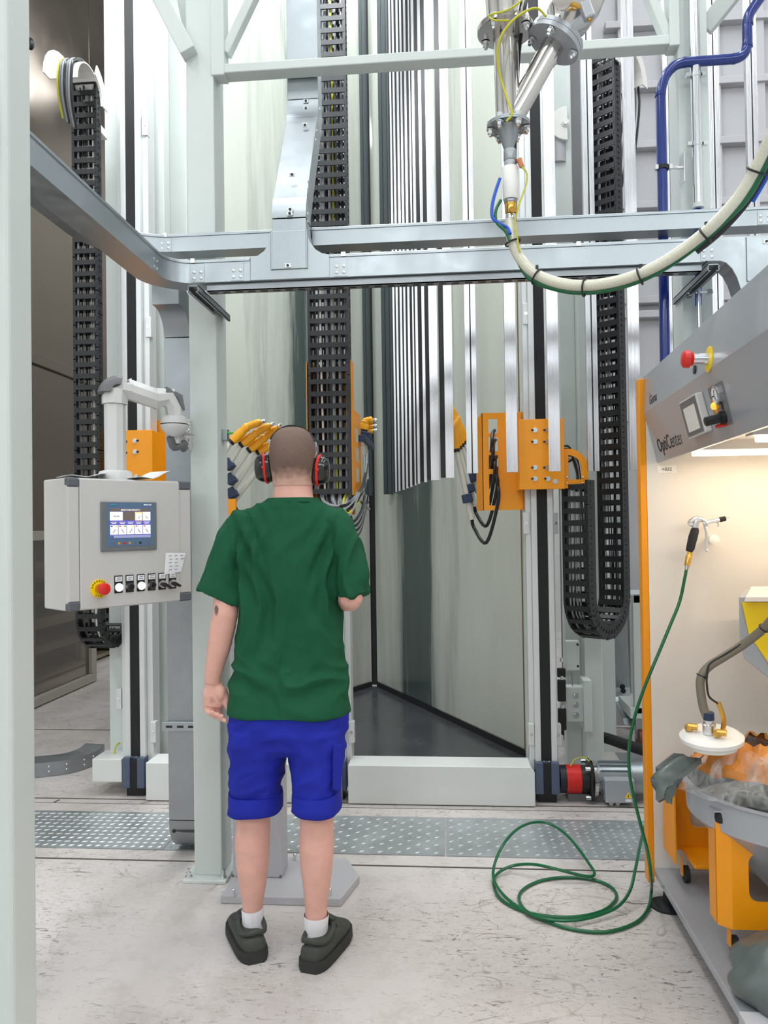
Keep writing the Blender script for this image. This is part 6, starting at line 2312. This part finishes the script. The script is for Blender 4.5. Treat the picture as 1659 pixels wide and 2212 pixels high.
def remeshed(b, name, voxel, smooth, fn=None, it2=0):
    me = b.mesh(name + '_cage')
    o = bpy.data.objects.new(name + '_cage', me)
    COL.objects.link(o)
    md = o.modifiers.new('r', 'REMESH')
    md.mode, md.voxel_size = 'VOXEL', voxel
    if smooth:
        s_ = o.modifiers.new('s', 'SMOOTH')
        s_.factor, s_.iterations = .5, smooth
    dg = bpy.context.evaluated_depsgraph_get()
    dg.update()
    out = bpy.data.meshes.new_from_object(o.evaluated_get(dg))
    bpy.data.objects.remove(o)
    bpy.data.meshes.remove(me)
    out.name = name
    if fn:
        n = len(out.vertices)
        co = np.empty(n * 3)
        no = np.empty(n * 3)
        out.vertices.foreach_get('co', co)
        out.vertices.foreach_get('normal', no)
        co, no = co.reshape(-1, 3), no.reshape(-1, 3)
        d = np.array([fn(V(p), V(q)) for p, q in zip(co, no)])
        co = co + no * d[:, None]
        out.vertices.foreach_set('co', co.ravel())
        out.update()
    return out


def place(me, name, m, parent, label=None):
    off = V(parent['base_v'])
    me.transform(M.Translation(-off))
    me.materials.clear()
    me.materials.append(m)
    me.polygons.foreach_set('use_smooth', [True] * len(me.polygons))
    o = bpy.data.objects.new(name, me)
    COL.objects.link(o)
    o.parent = parent
    o['base_v'] = tuple(off)
    if label:
        o['label'] = label
    return o


base = V((W(625, 2060, YM).x, YM, 0))
man = thing('person', 'man standing with his back turned, green t-shirt, rolled blue shorts, black ear defenders', 'person', base)


def skin_mat():
    m = mat('skin', '#dfab9c', .5, var=.07, scale=22, bump=.12, bscale=90)
    b = m.node_tree.nodes['Principled BSDF']
    b.inputs['Subsurface Weight'].default_value = .08
    b.inputs['Subsurface Radius'].default_value = (.01, .004, .002)
    b.inputs['Subsurface Scale'].default_value = .5
    N, L = m.node_tree.nodes, m.node_tree.links
    src = b.inputs['Base Color'].links[0].from_socket
    tc = N.new('ShaderNodeTexCoord')

    def spot(p, r, col, src, soft=.35, amt=1.0, noisy=True):
        d = N.new('ShaderNodeVectorMath')
        d.operation = 'DISTANCE'
        sc_ = N.new('ShaderNodeMapping')
        sc_.inputs['Scale'].default_value = r
        L.new(tc.outputs['Object'], sc_.inputs['Vector'])
        L.new(sc_.outputs[0], d.inputs[0])
        q = V(p) - base
        d.inputs[1].default_value = (q.x * r[0], q.y * r[1], q.z * r[2])
        n = N.new('ShaderNodeTexNoise')
        n.inputs['Scale'].default_value = 90
        L.new(tc.outputs['Object'], n.inputs['Vector'])
        ad = N.new('ShaderNodeMath')
        ad.operation = 'MULTIPLY_ADD'
        L.new(n.outputs['Fac'], ad.inputs[0])
        ad.inputs[1].default_value = .7 if noisy else .1
        L.new(d.outputs['Value'], ad.inputs[2])
        r2 = N.new('ShaderNodeMapRange')
        r2.inputs['From Min'].default_value = 1.35 - soft
        r2.inputs['From Max'].default_value = 1.35
        r2.inputs['To Min'].default_value = amt
        r2.inputs['To Max'].default_value = 0
        L.new(ad.outputs[0], r2.inputs['Value'])
        x = N.new('ShaderNodeMix')
        x.data_type = 'RGBA'
        L.new(r2.outputs[0], x.inputs['Factor'])
        L.new(src, x.inputs['A'])
        x.inputs['B'].default_value = C(col)
        return x.outputs['Result']
    src = spot(W(468, 1318, 2.58), (1 / .011, 1 / .03, 1 / .021), '#3b3d42', src, .4, .85)     # tattoo on the upper arm
    src = spot(W(459, 1512, 2.64), (1 / .016, 1 / .05, 1 / .02), '#5a4138', src, .8, .45)      # grimy palm
    src = spot(W(470, 1545, 2.64), (1 / .03, 1 / .05, 1 / .012), '#b98878', src, .8, .5)
    L.new(src, b.inputs['Base Color'])
    return m


SKIN = skin_mat()
b = B()
# head, neck and upper trunk
YH = 2.645
head_rows = [(924, 6, .012, .012), (927, 18, .045, .04), (934, 31, .07, .065), (945, 41, .088, .08), (960, 46.5, .097, .088), (978, 48, .101, .092), (996, 47, .098, .095), (1012, 45.5, .088, .097),
             (1026, 43.5, .075, .097), (1040, 41.5, .066, .095), (1050, 41, .062, .088), (1060, 41, .062, .060), (1070, 42.5, .064, .055), (1080, 46, .066, .055), (1090, 54, .07, .06)]
hx_c = 633
hrings = [hring(py, hx_c - h, hx_c + h, db, df, YH, 36, 2.15) for py, h, db, df in head_rows]
b.loft(hrings)
hc_ = W(hx_c, 990, YH)
b.tube([hc_ + V((0, .088, .018)), hc_ + V((0, .108, -.006)), hc_ + V((0, .094, -.014))], [.009, .013, .010], 10)        # nose
b.ball(hc_ + V((0, .088, -.066)), (.026, .018, .018), 10, 8)                         # chin
b.ball(hc_ + V((0, .092, -.036)), (.022, .011, .006), 10, 6)                          # lips
b.ball(hc_ + V((0, .086, .026)), (.05, .014, .008), 12, 6)                           # brow
for s_ in (-1, 1):
    b.ball(hc_ + V((s_ * .077, .002, -.004)), (.010, .020, .032), 10, 8)              # ears
b.loft([hring(1084, 578, 688, .066, .062), hring(1110, 545, 712, .075, .075), hring(1160, 530, 722, .095, .09), hring(1300, 530, 722, .10, .10), hring(1450, 530, 724, .10, .10), hring(1560, 515, 735, .115, .10), hring(1610, 520, 730, .10, .09)])
# left arm, hanging
la = [(W(522, 1142, 2.66), .042, .045), (W(506, 1180, 2.65), .046, .05), (W(491, 1250, 2.63), .046, .05), (W(489, 1300, 2.62), .0445, .046), (W(487, 1328, 2.615), .0435, .044), (W(480, 1358, 2.62), .0445, .042), (W(473, 1398, 2.63), .041, .040), (W(465.5, 1430, 2.635), .0345, .034), (W(459.5, 1458, 2.64), .0300, .026), (W(459, 1474, 2.645), .029, .023)]
limb(b, la)
YH2 = 2.65
hand = [(W(459, 1470, YH2), .029, .022), (W(462, 1484, YH2), .034, .020), (W(463.5, 1500, YH2), .040, .019), (W(462, 1514, YH2), .038, .018), (W(460, 1526, YH2), .032, .015)]
limb(b, hand, 18)
b.ball(W(477, 1497, YH2 - .012), (.019, .016, .026), 12, 8)                            # ball of the thumb
b.ball(W(446, 1500, YH2 - .008), (.013, .012, .026), 10, 8)                             # heel of the hand
fing = [((446, 1516), (444, 1531), (452, 1540), (460, 1538), .0095), ((454, 1520), (453, 1538), (462, 1547), (470, 1543), .0102), ((463, 1522), (463, 1543), (472, 1551), (480, 1547), .0105), ((472, 1522), (474, 1544), (482, 1554), (487, 1557), .0100)]
for k, (f0_, f1_, f2_, f3_, r_) in enumerate(fing):
    dy = .004 * k
    b.tube([W(*f0_, YH2 + .0), W(*f1_, YH2 + .008 + dy * .3), W(*f2_, YH2 - .012 - dy), W(*f3_, YH2 - .026 - dy)], [r_ * 1.05, r_, r_ * .93, r_ * .75], 10)
    b.ball(W(*f3_, YH2 - .027 - dy), r_ * .78, 8, 6)
b.tube([W(480, 1488, YH2 - .004), W(489, 1508, YH2 - .004), W(490, 1524, YH2 - .006), W(492, 1533, YH2 - .008)], [.015, .0125, .011, .008], 10)   # thumb
b.ball(W(492, 1533, YH2 - .008), .0085, 8, 6)
# right arm, forearm forward to the console
wr = V((W(702, 1318, 2.93).x, 2.93, 1.165))
ra = [(W(728, 1142, 2.66), .042, .045), (W(742, 1190, 2.645), .044, .048), (W(755, 1255, 2.62), .037, .042), (W(757, 1288, 2.612), .040, .044), (W(755, 1296, 2.65), .041, .042), (W(748, 1296, 2.70), .040, .040), (V(((W(748, 1296, 2.70).x + wr.x) / 2, 2.83, 1.187)), .034, .034), (wr, .026, .026)]


def limb2(b, rows, n=20):
    rings = []
    m = len(rows)
    for i, (c, rx, ry) in enumerate(rows):
        d = (V(rows[min(i + 1, m - 1)][0]) - V(rows[max(i - 1, 0)][0])).normalized()
        x = d.cross(V((0, 0, 1)))
        x = (x if x.length > .2 else d.cross(V((0, 1, 0)))).normalized()
        y = d.cross(x)
        rings.append([V(c) + x * (rx * math.cos(a)) + y * (ry * math.sin(a)) for a in [2 * math.pi * k / n for k in range(n)]])
    return b.loft(rings)


limb(b, ra[:4])
limb2(b, [(W(757, 1272, 2.612), .04, .04)] + ra[4:])
b.ball(W(757, 1290, 2.615), (.043, .042, .042), 16, 10)
fd = V((-.12, 1, -.22)).normalized()
sd = V((1, .12, 0)).normalized()
limb2(b, [(wr - fd * .01, .027, .022), (wr + fd * .03, .036, .018), (wr + fd * .07, .04, .016), (wr + fd * .09, .038, .013)])
for k in range(4):
    a0 = wr + fd * .08 + sd * (-.028 + .0185 * k)
    L3 = (.062, .075, .08, .066)[k]
    b.tube([a0, a0 + fd * L3 * .5 + V((0, 0, .008)), a0 + fd * L3 * .9 + V((0, 0, -.006)), a0 + fd * L3 + V((0, 0, -.02))], [.0095, .009, .0082, .006], 10)
b.tube([wr + fd * .02 - sd * .03, wr + fd * .05 - sd * .052, wr + fd * .085 - sd * .055], [.013, .011, .008], 10)
# legs
YL_, YR_ = 2.68, 2.635
ll = [(W(556, 1600, YM), .085, .085), (W(552, 1680, YL_), .066, .072), (W(549, 1735, YL_), .0595, .062), (W(547, 1775, YL_), .060, .060), (W(545, 1825, YL_), .0610, .064), (W(545.5, 1870, YL_), .0565, .060), (W(546, 1910, YL_), .0475, .050), (W(546, 1945, YL_), .0380, .042), (W(545.5, 1970, YL_), .0345, .040), (W(545.5, 2000, YL_), .034, .042), (W(547, 2040, YL_), .034, .045)]
rl_ = [(W(690, 1600, YM), .085, .085), (W(686, 1680, YR_), .064, .070), (W(684, 1735, YR_), .0570, .060), (W(684, 1775, YR_), .0585, .060), (W(684, 1830, YR_), .0600, .063), (W(684, 1875, YR_), .0550, .058), (W(683.5, 1920, YR_), .0455, .048), (W(683, 1955, YR_), .0385, .042), (W(683, 1985, YR_), .0375, .041), (W(683, 2015, YR_), .037, .043), (W(684, 2060, YR_), .036, .045)]
limb(b, ll, 24)
limb(b, rl_, 24)
body = place(remeshed(b, 'body', .0036, 2), 'body', SKIN, man)
# eyes
EYE = mat('eye_white', '#eceae6', .2, var=0)
for s_ in (-1, 1):
    o = B().ball(hc_ + V((s_ * .031, .081, .012)), .012, 12, 8).build('eye', EYE, man)
    B().ball(hc_ + V((s_ * .031, .0895, .012)), (.005, .004, .005), 10, 6).build('iris', INK, o)

# close-cropped hair: shell over the crown and the back of the head


def hair_mat():
    m = mat('cropped_hair', '#5d4c42', .6, var=.22, scale=180, bump=.5, bscale=420)
    N, L = m.node_tree.nodes, m.node_tree.links
    bs = N['Principled BSDF']
    src = bs.inputs['Base Color'].links[0].from_socket
    tc = N.new('ShaderNodeTexCoord')
    n = N.new('ShaderNodeTexNoise')
    n.inputs['Scale'].default_value = 45
    n.inputs['Detail'].default_value = 6
    L.new(tc.outputs['Object'], n.inputs['Vector'])
    sp = N.new('ShaderNodeSeparateXYZ')
    L.new(tc.outputs['Object'], sp.inputs[0])
    ad = N.new('ShaderNodeMath')
    ad.operation = 'MULTIPLY_ADD'
    L.new(n.outputs['Fac'], ad.inputs[0])
    ad.inputs[1].default_value = .07
    L.new(sp.outputs['Z'], ad.inputs[2])
    z_hi, z_lo = W(hx_c, 1012, YH).z + .035, W(hx_c, 1042, YH).z + .035
    r2 = N.new('ShaderNodeMapRange')
    r2.inputs['From Min'].default_value, r2.inputs['From Max'].default_value = z_lo, z_hi
    r2.inputs['To Max'].default_value = .86
    L.new(ad.outputs[0], r2.inputs['Value'])
    x = N.new('ShaderNodeMix')
    x.data_type = 'RGBA'
    L.new(r2.outputs[0], x.inputs['Factor'])
    x.inputs['A'].default_value = C('#d8ac9b')
    L.new(src, x.inputs['B'])
    L.new(x.outputs['Result'], bs.inputs['Base Color'])
    return m


fine = [hring(py, hx_c - h - 1.2, hx_c + h + 1.2, db + .002, df + .002, YH, 48, 2.15) for py, h, db, df in
        [(922.5, 6, .012, .012)] + [(py + (-1.5 if py < 940 else 0), h, db, df) for py, h, db, df in head_rows[1:11]]]
hv, hf = [], []
nn = 48
for r_ in fine:
    hv += [tuple(p) for p in r_]
for k in range(len(fine) - 1):
    for i in range(nn):
        q = [k * nn + i, k * nn + (i + 1) % nn, (k + 1) * nn + (i + 1) % nn, (k + 1) * nn + i]
        c = sum((V(hv[j]) for j in q), V()) / 4
        lim = hc_.y + (.075 if c.z > hc_.z + .055 else .03 if c.z > hc_.z + .01 else -.012)
        if c.y < lim:
            hf.append(tuple(q))
hf.append(tuple(range(nn)))
me = bpy.data.meshes.new('hair')
me.from_pydata(hv, [], hf)
bm = bmesh.new()
bm.from_mesh(me)
bmesh.ops.delete(bm, geom=[v for v in bm.verts if not v.link_faces], context='VERTS')
bmesh.ops.subdivide_edges(bm, edges=bm.edges, cuts=1, use_grid_fill=True, smooth=1.0)
bmesh.ops.recalc_face_normals(bm, faces=bm.faces)
bm.to_mesh(me)
bm.free()
place(me, 'hair', hair_mat(), man, 'close-cropped brown hair')

# shirt
def fold(p, n):
    x, y, z = p.x, p.y, p.z
    zc_ = W(620, 1455, YM).z
    w1 = math.exp(-((z - (zc_ + .28)) / .26) ** 2)
    w2 = math.exp(-((z - zc_) / .085) ** 2)
    w3 = math.exp(-((z - (zc_ - .10)) / .10) ** 2)
    q_ = NZ.noise(V((x * 17 + 1.8 * NZ.noise(V((x * 4, y * 4, z * 5))), y * 5, z * 1.9 + 8)))
    d = .024 * w1 * (.55 - abs(q_) * 2.2) * (1 - .35 * math.exp(-((z - zc_ - .5) / .1) ** 2))
    xx = x - base.x
    r_ = NZ.noise(V((x * 5 - z * 9 * (1 if xx > 0 else -1), y * 5, z * 11 + xx * 6 + 3)))
    d += .019 * w2 * (.5 - abs(r_) * 2.0)
    d += .011 * w3 * NZ.noise(V((x * 7 + z * 6, y * 5, z * 9 + 4)))
    d += .0035 * NZ.noise(V((x * 11, y * 11, z * 9)))
    d += .0025 * NZ.noise(V((x * 30, y * 30, z * 24)))
    # drag lines from the armpits
    for ax_, s_ in ((W(520, 1195, YM).x, 1), (W(735, 1190, YM).x, -1)):
        u = (x - ax_) * s_
        if -.02 < u < .16:
            zz = z - W(520, 1195, YM).z
            d += .011 * math.exp(-((u - .05) / .05) ** 2) * math.exp(-(zz / .12) ** 2) * math.sin((u * .9 + zz * .45) * 110)
    lim = -.006 if abs(x - base.x) > .165 else -.03
    return max(d, lim)


b = B()
rows = [(1077, 583, 681, .079, .073), (1081, 578, 687, .084, .076), (1086, 562, 699, .089, .081), (1094, 543, 713, .095, .087), (1102, 522, 730, .096, .092), (1118, 505, 745, .104, .1), (1140, 496, 752, .110, .106), (1175, 500, 748, .118, .115), (1215, 511, 740, .120, .12),
        (1260, 516, 735, .120, .12), (1300, 517, 734, .118, .12), (1350, 515, 735, .116, .12), (1400, 511, 738, .116, .12), (1440, 505, 743, .120, .122), (1475, 499, 749, .128, .124), (1505, 494, 752, .134, .126), (1526, 491.5, 754, .137, .128), (1537, 491, 755, .138, .128)]
b.loft([hring(*r_) for r_ in rows])


def sleeve(cs):
    rings = []
    for (l_, ly, r_, ry_), Y, dy in cs:
        a, c = W(l_, ly, Y), W(r_, ry_, Y)
        m_ = (a + c) / 2
        x = (c - a) / 2
        rings.append([m_ + x * math.cos(t_) + V((0, dy * math.sin(t_), 0)) for t_ in [2 * math.pi * k / 24 for k in range(24)]])
    return rings


b.loft(sleeve([((512, 1100, 575, 1135), 2.66, .085), ((492, 1116, 545, 1165), 2.66, .088), ((473, 1148, 535, 1198), 2.655, .088), ((457, 1192, 531, 1238), 2.65, .084), ((442, 1234, 528, 1274), 2.645, .080), ((432, 1258, 535, 1298), 2.64, .078), ((426, 1274, 536, 1314), 2.64, .074)]))
b.loft(sleeve([((690, 1135, 738, 1098), 2.66, .085), ((712, 1165, 759, 1118), 2.66, .086), ((716, 1197, 776, 1153), 2.655, .085), ((718, 1232, 787, 1203), 2.65, .08), ((722, 1266, 793, 1245), 2.635, .074), ((726, 1292, 797, 1280), 2.625, .066)]))
SHIRT = mat('green_cotton', '#1b5439', .85, var=.06, scale=14, bump=.12, bscale=500, spec=.2)
place(remeshed(b, 'shirt', .0062, 5, fold), 'shirt', SHIRT, man)
sh = man.children[-1]
# collar rib, hem and sleeve stitching
cr_ = [hring(1078, 583, 681, .077, .070, YM, 48), hring(1076, 580, 684, .0815, .073, YM, 48), hring(1081, 574, 690, .0885, .079, YM, 48), hring(1086, 566, 697, .0905, .081, YM, 48)]
b = B().loft(cr_, cap=False)
b.build('collar_rib', SHIRT, sh)
hr_ = hring(1531, 490, 756, .1405, .131, YM, 60)
STITCH = mat('dark_green_stitching', '#174c33', .9, var=0)

# shorts
def sfold(p, n):
    x, y, z = p.x, p.y, p.z
    d = .0065 * (.4 - 1.6 * abs(NZ.noise(V((x * 8 + z * 6, y * 7, z * 5 + 2)))))
    d -= .007 * (abs(NZ.noise(V((x * 12 - z * 10, y * 9, z * 13)))) * 2 - .5)
    zc_ = W(620, 1600, YM).z
    d += .006 * math.exp(-((z - zc_) / .05) ** 2) * NZ.noise(V((x * 16, y * 6, z * 16 + x * 12)))
    return d


b = B()
b.loft([hring(*r_) for r_ in [(1505, 500, 749, .122, .118), (1540, 497, 752, .128, .118), (1575, 496, 751, .128, .115), (1605, 497, 749, .115, .105), (1622, 502, 744, .085, .08)]])
b.loft([hring(*r_) for r_ in [(1570, 497, 634, .122, .11, 2.66), (1600, 497, 627, .118, .11, 2.66), (1630, 497, 618, .108, .105, 2.665), (1665, 498, 612, .100, .1, 2.67), (1700, 500, 607, .096, .096, 2.675), (1728, 501, 605, .094, .094, 2.68)]])
b.loft([hring(*r_) for r_ in [(1570, 610, 751, .122, .11, 2.66), (1600, 618, 748, .118, .11, 2.66), (1630, 627, 743, .108, .105, 2.655), (1665, 631, 738, .100, .1, 2.645), (1700, 634, 734, .096, .096, 2.64), (1728, 636, 732, .094, .094, 2.635)]])
SHORTS = mat('royal_blue_twill', '#1f2a9e', .8, var=.07, scale=16, bump=.12, bscale=600, spec=.25)
so = place(remeshed(b, 'shorts', .0062, 5, sfold), 'shorts', SHORTS, man)
for l_, r_, Y, sk in ((498, 608, 2.68, 1), (633, 735, 2.635, -1)):
    n = 64
    rings = []
    for f, py, ex in ((0, 1708, -.004), (.05, 1707, .004), (.3, 1718, .006), (.6, 1732, .007), (.85, 1744, .008), (1, 1748, .002)):
        rg_ = hring(py, l_ + 1 - ex * 300, r_ - 1 + ex * 300, .098 + ex * 1.6, .096 + ex * 1.4, Y, n)
        for i in range(n):
            a = 2 * math.pi * i / n
            nz = NZ.noise(V((math.cos(a) * 2.6 + sk, math.sin(a) * 2.6, f * 3)))
            c = sum(rg_, V()) / n
            rg_[i] = rg_[i] + (rg_[i] - c).normalized() * (.004 * nz) + V((0, 0, .006 * NZ.noise(V((a * 1.1, sk * 3, 1))) + .006 * sk * math.cos(a) * (f - .5)))
        rings.append(rg_)
    inner = [[p + (sum(rings[-1], V()) / n - p) * .06 for p in rings[-1]]]
    B().loft(rings + inner, cap=False).build('rolled_cuff', SHORTS, so, angle=80)
p = W(733, 1640, 2.655)
pk = B()
q = [W(718, 1608, 2.565), W(738, 1606, 2.60), W(735, 1706, 2.595), W(717, 1704, 2.56)]
pk.prism(q, V((.006, -.012, 0)))
pk.build('side_pocket', SHORTS, so, bevel=.003)

# socks
SOCK = mat('white_ribbed_sock', '#e9e6ea', .9, var=.03, scale=30, bump=.4, bscale=120, stretch=(1, 1, .08))
for rows in ([(1960, 523.5, 567.5), (1963, 522.5, 568.5), (1985, 523.5, 568.5), (2003, 523, 569.5), (2020, 522, 571), (2045, 520, 573)], [(1975, 657, 709.5), (1978, 656.5, 710), (2000, 658, 708), (2020, 658, 709), (2038, 657, 711), (2062, 656, 713)]):
    Y = YL_ if rows[0][1] < 600 else YR_
    b = B().loft([hring(py, l_, r_, .043 + .0004 * i, .046 + .004 * i, Y, 32, 2) for i, (py, l_, r_) in enumerate(rows)], cap=False)
    b.build('sock', SOCK, man)

# clogs
SHOE = mat('dark_olive_shoe_leather', '#3d403a', .7, var=.1, scale=20, bump=.15, bscale=200)
SOLE = mat('dark_shoe_sole', '#2f302d', .8, var=.12, scale=30)
for heel, th_, sgn, ank in ((G(553, 2082), 25, -1, YL_), (G(667, 2103), -13, 1, YR_)):
    heel = V((heel.x, heel.y + .004, 0))
    dr = V((-math.sin(R_(th_)), math.cos(R_(th_)), 0))
    sd = V((dr.y, -dr.x, 0))
    Ls = .292
    prof = [(0, .022, .074), (.02, .033, .082), (.07, .040, .083), (.17, .044, .080), (.30, .045, .081), (.42, .046, .087), (.55, .049, .088), (.68, .053, .080), (.80, .052, .068), (.90, .044, .056), (.97, .030, .044), (1.0, .012, .034)]
    rings, srings = [], []
    for f, hw, ht in prof:
        c = heel + dr * (Ls * f) + sd * (-sgn * .012 * math.sin(math.pi * f) * -1)
        ring = []
        for k in range(24):
            a = 2 * math.pi * k / 24
            x = math.copysign(abs(math.cos(a)) ** .75, math.cos(a)) * hw
            zz = math.copysign(abs(math.sin(a)) ** .8, math.sin(a))
            ring.append(c + sd * x + V((0, 0, .022 + (ht - .022) * (zz + 1) / 2)))
        rings.append(ring)
        ring = []
        for x, z in ((-1.04, 0), (-1.12, .012), (-1.09, .036), (1.09, .036), (1.12, .012), (1.04, 0)):
            ring.append(c + sd * (x * (hw + .003)) + V((0, 0, z + .0)))
        srings.append(ring)
    srings[0] = [p - dr * .006 for p in srings[0]]
    o = B().loft(rings).build('shoe', SHOE, man, angle=70)
    B().loft(srings, smooth=True).build('sole', SOLE, o, angle=40)
    # padded rim round the ankle and instep strap
    ac = heel + dr * .085
    rim = []
    for k in range(25):
        a = 2 * math.pi * k / 24
        rim.append(ac + sd * (.044 * math.cos(a)) + dr * (.080 * math.sin(a)) + V((0, 0, .086 + .010 * math.sin(a * 1) ** 2 + (.006 * math.sin(3 * a)))))
    B().tube(rim, .0085, 8).build('padded_rim', SHOE, o)
    b = B()
    pts = [ac + dr * .075 + sd * (x * .05) + V((0, 0, z)) for x, z in ((-1.02, .045), (-.96, .075), (-.6, .102), (0, .112), (.6, .102), (.96, .075), (1.02, .045))]
    for i in range(6):
        b.bar(pts[i], pts[i + 1], .024, .006, dr.cross(pts[i + 1] - pts[i]))
    b.build('strap', SHOE, o)
    B().ball(pts[5 if sgn > 0 else 1], .006, 8, 6).build('strap_rivet', BLACK, o)

# ear defenders: headband, cups and red rings
EB = mat('ear_cup_black', '#141416', .16, var=.04, coat=.4)
band = [W(584, 978, YH), W(583.5, 962, YH), W(586, 950, YH), W(593, 939, YH), W(606, 928, YH), W(620, 922, YH), W(634, 920.5, YH), W(648, 922.5, YH), W(662, 930, YH), W(673, 941, YH), W(681, 955, YH), W(683, 968, YH), W(683, 984, YH)]
bp_ = smooth_path(band[2:11], 5)
b = B()
for i in range(len(bp_) - 1):
    d = bp_[i + 1] - bp_[i]
    b.bar(bp_[i] - d * .1, bp_[i + 1] + d * .1, .0055, .030, (0, 1, 0))
ed = b.build('ear_defenders', BLACK, man, label='black ear defenders with red rings')
for q in (band[:3], band[10:]):
    for dy in (-.012, .012):
        B().tube(smooth_path([p + V((0, dy, 0)) for p in q] + ([q[-1] + V((.0, dy, -.04))] if q is not band[:3] else []), 4), .0022, 6).build('steel_wire', CHROME, ed)
for cx, cy, s_ in ((571.5, 1011, -1), (692, 1016, 1)):
    c = W(cx, cy, YH + .01)
    o_ = c.x
    xs_ = [(-s_ * .030, .024, .036), (-s_ * .029, .034, .047), (-s_ * .020, .038, .051), (-s_ * .012, .039, .052), (-s_ * .010, .036, .049), (-s_ * .004, .037, .050), (s_ * .008, .0365, .0495), (s_ * .018, .0335, .0455), (s_ * .027, .028, .038), (s_ * .032, .018, .026), (s_ * .0335, .006, .01)]
    rings = []
    for dx, ry, rz in xs_:
        rings.append([c + V((dx, math.copysign(abs(math.cos(a)) ** .8, math.cos(a)) * ry, math.copysign(abs(math.sin(a)) ** .8, math.sin(a)) * rz)) for a in [2 * math.pi * k / 32 for k in range(32)]])
    B().loft(rings).build('ear_cup', EB, ed, angle=50)
    ring = []
    for k in range(33):
        a = 2 * math.pi * k / 32
        ring.append(c + V((-s_ * (.008 - .010 * abs(math.sin(a)) ** 2 * (1 if math.sin(a) > 0 else -.2)), math.copysign(abs(math.cos(a)) ** .8, math.cos(a)) * .0385, math.copysign(abs(math.sin(a)) ** .8, math.sin(a)) * .0515)))
    B().tube(ring, .0048, 8).build('red_ring', RED, ed)
    B().ball(c + V((-s_ * .004, -.040, -.001)), .0055, 10, 6).build('red_pivot', RED, ed)
    B().bar(c + V((-s_ * .006, -.040, 0)), W(cx - s_ * -4 if s_ < 0 else cx - 8, cy - 33, YH - .01), .004, .004, (0, 1, 0)).build('yoke_wire', BLACK, ed)
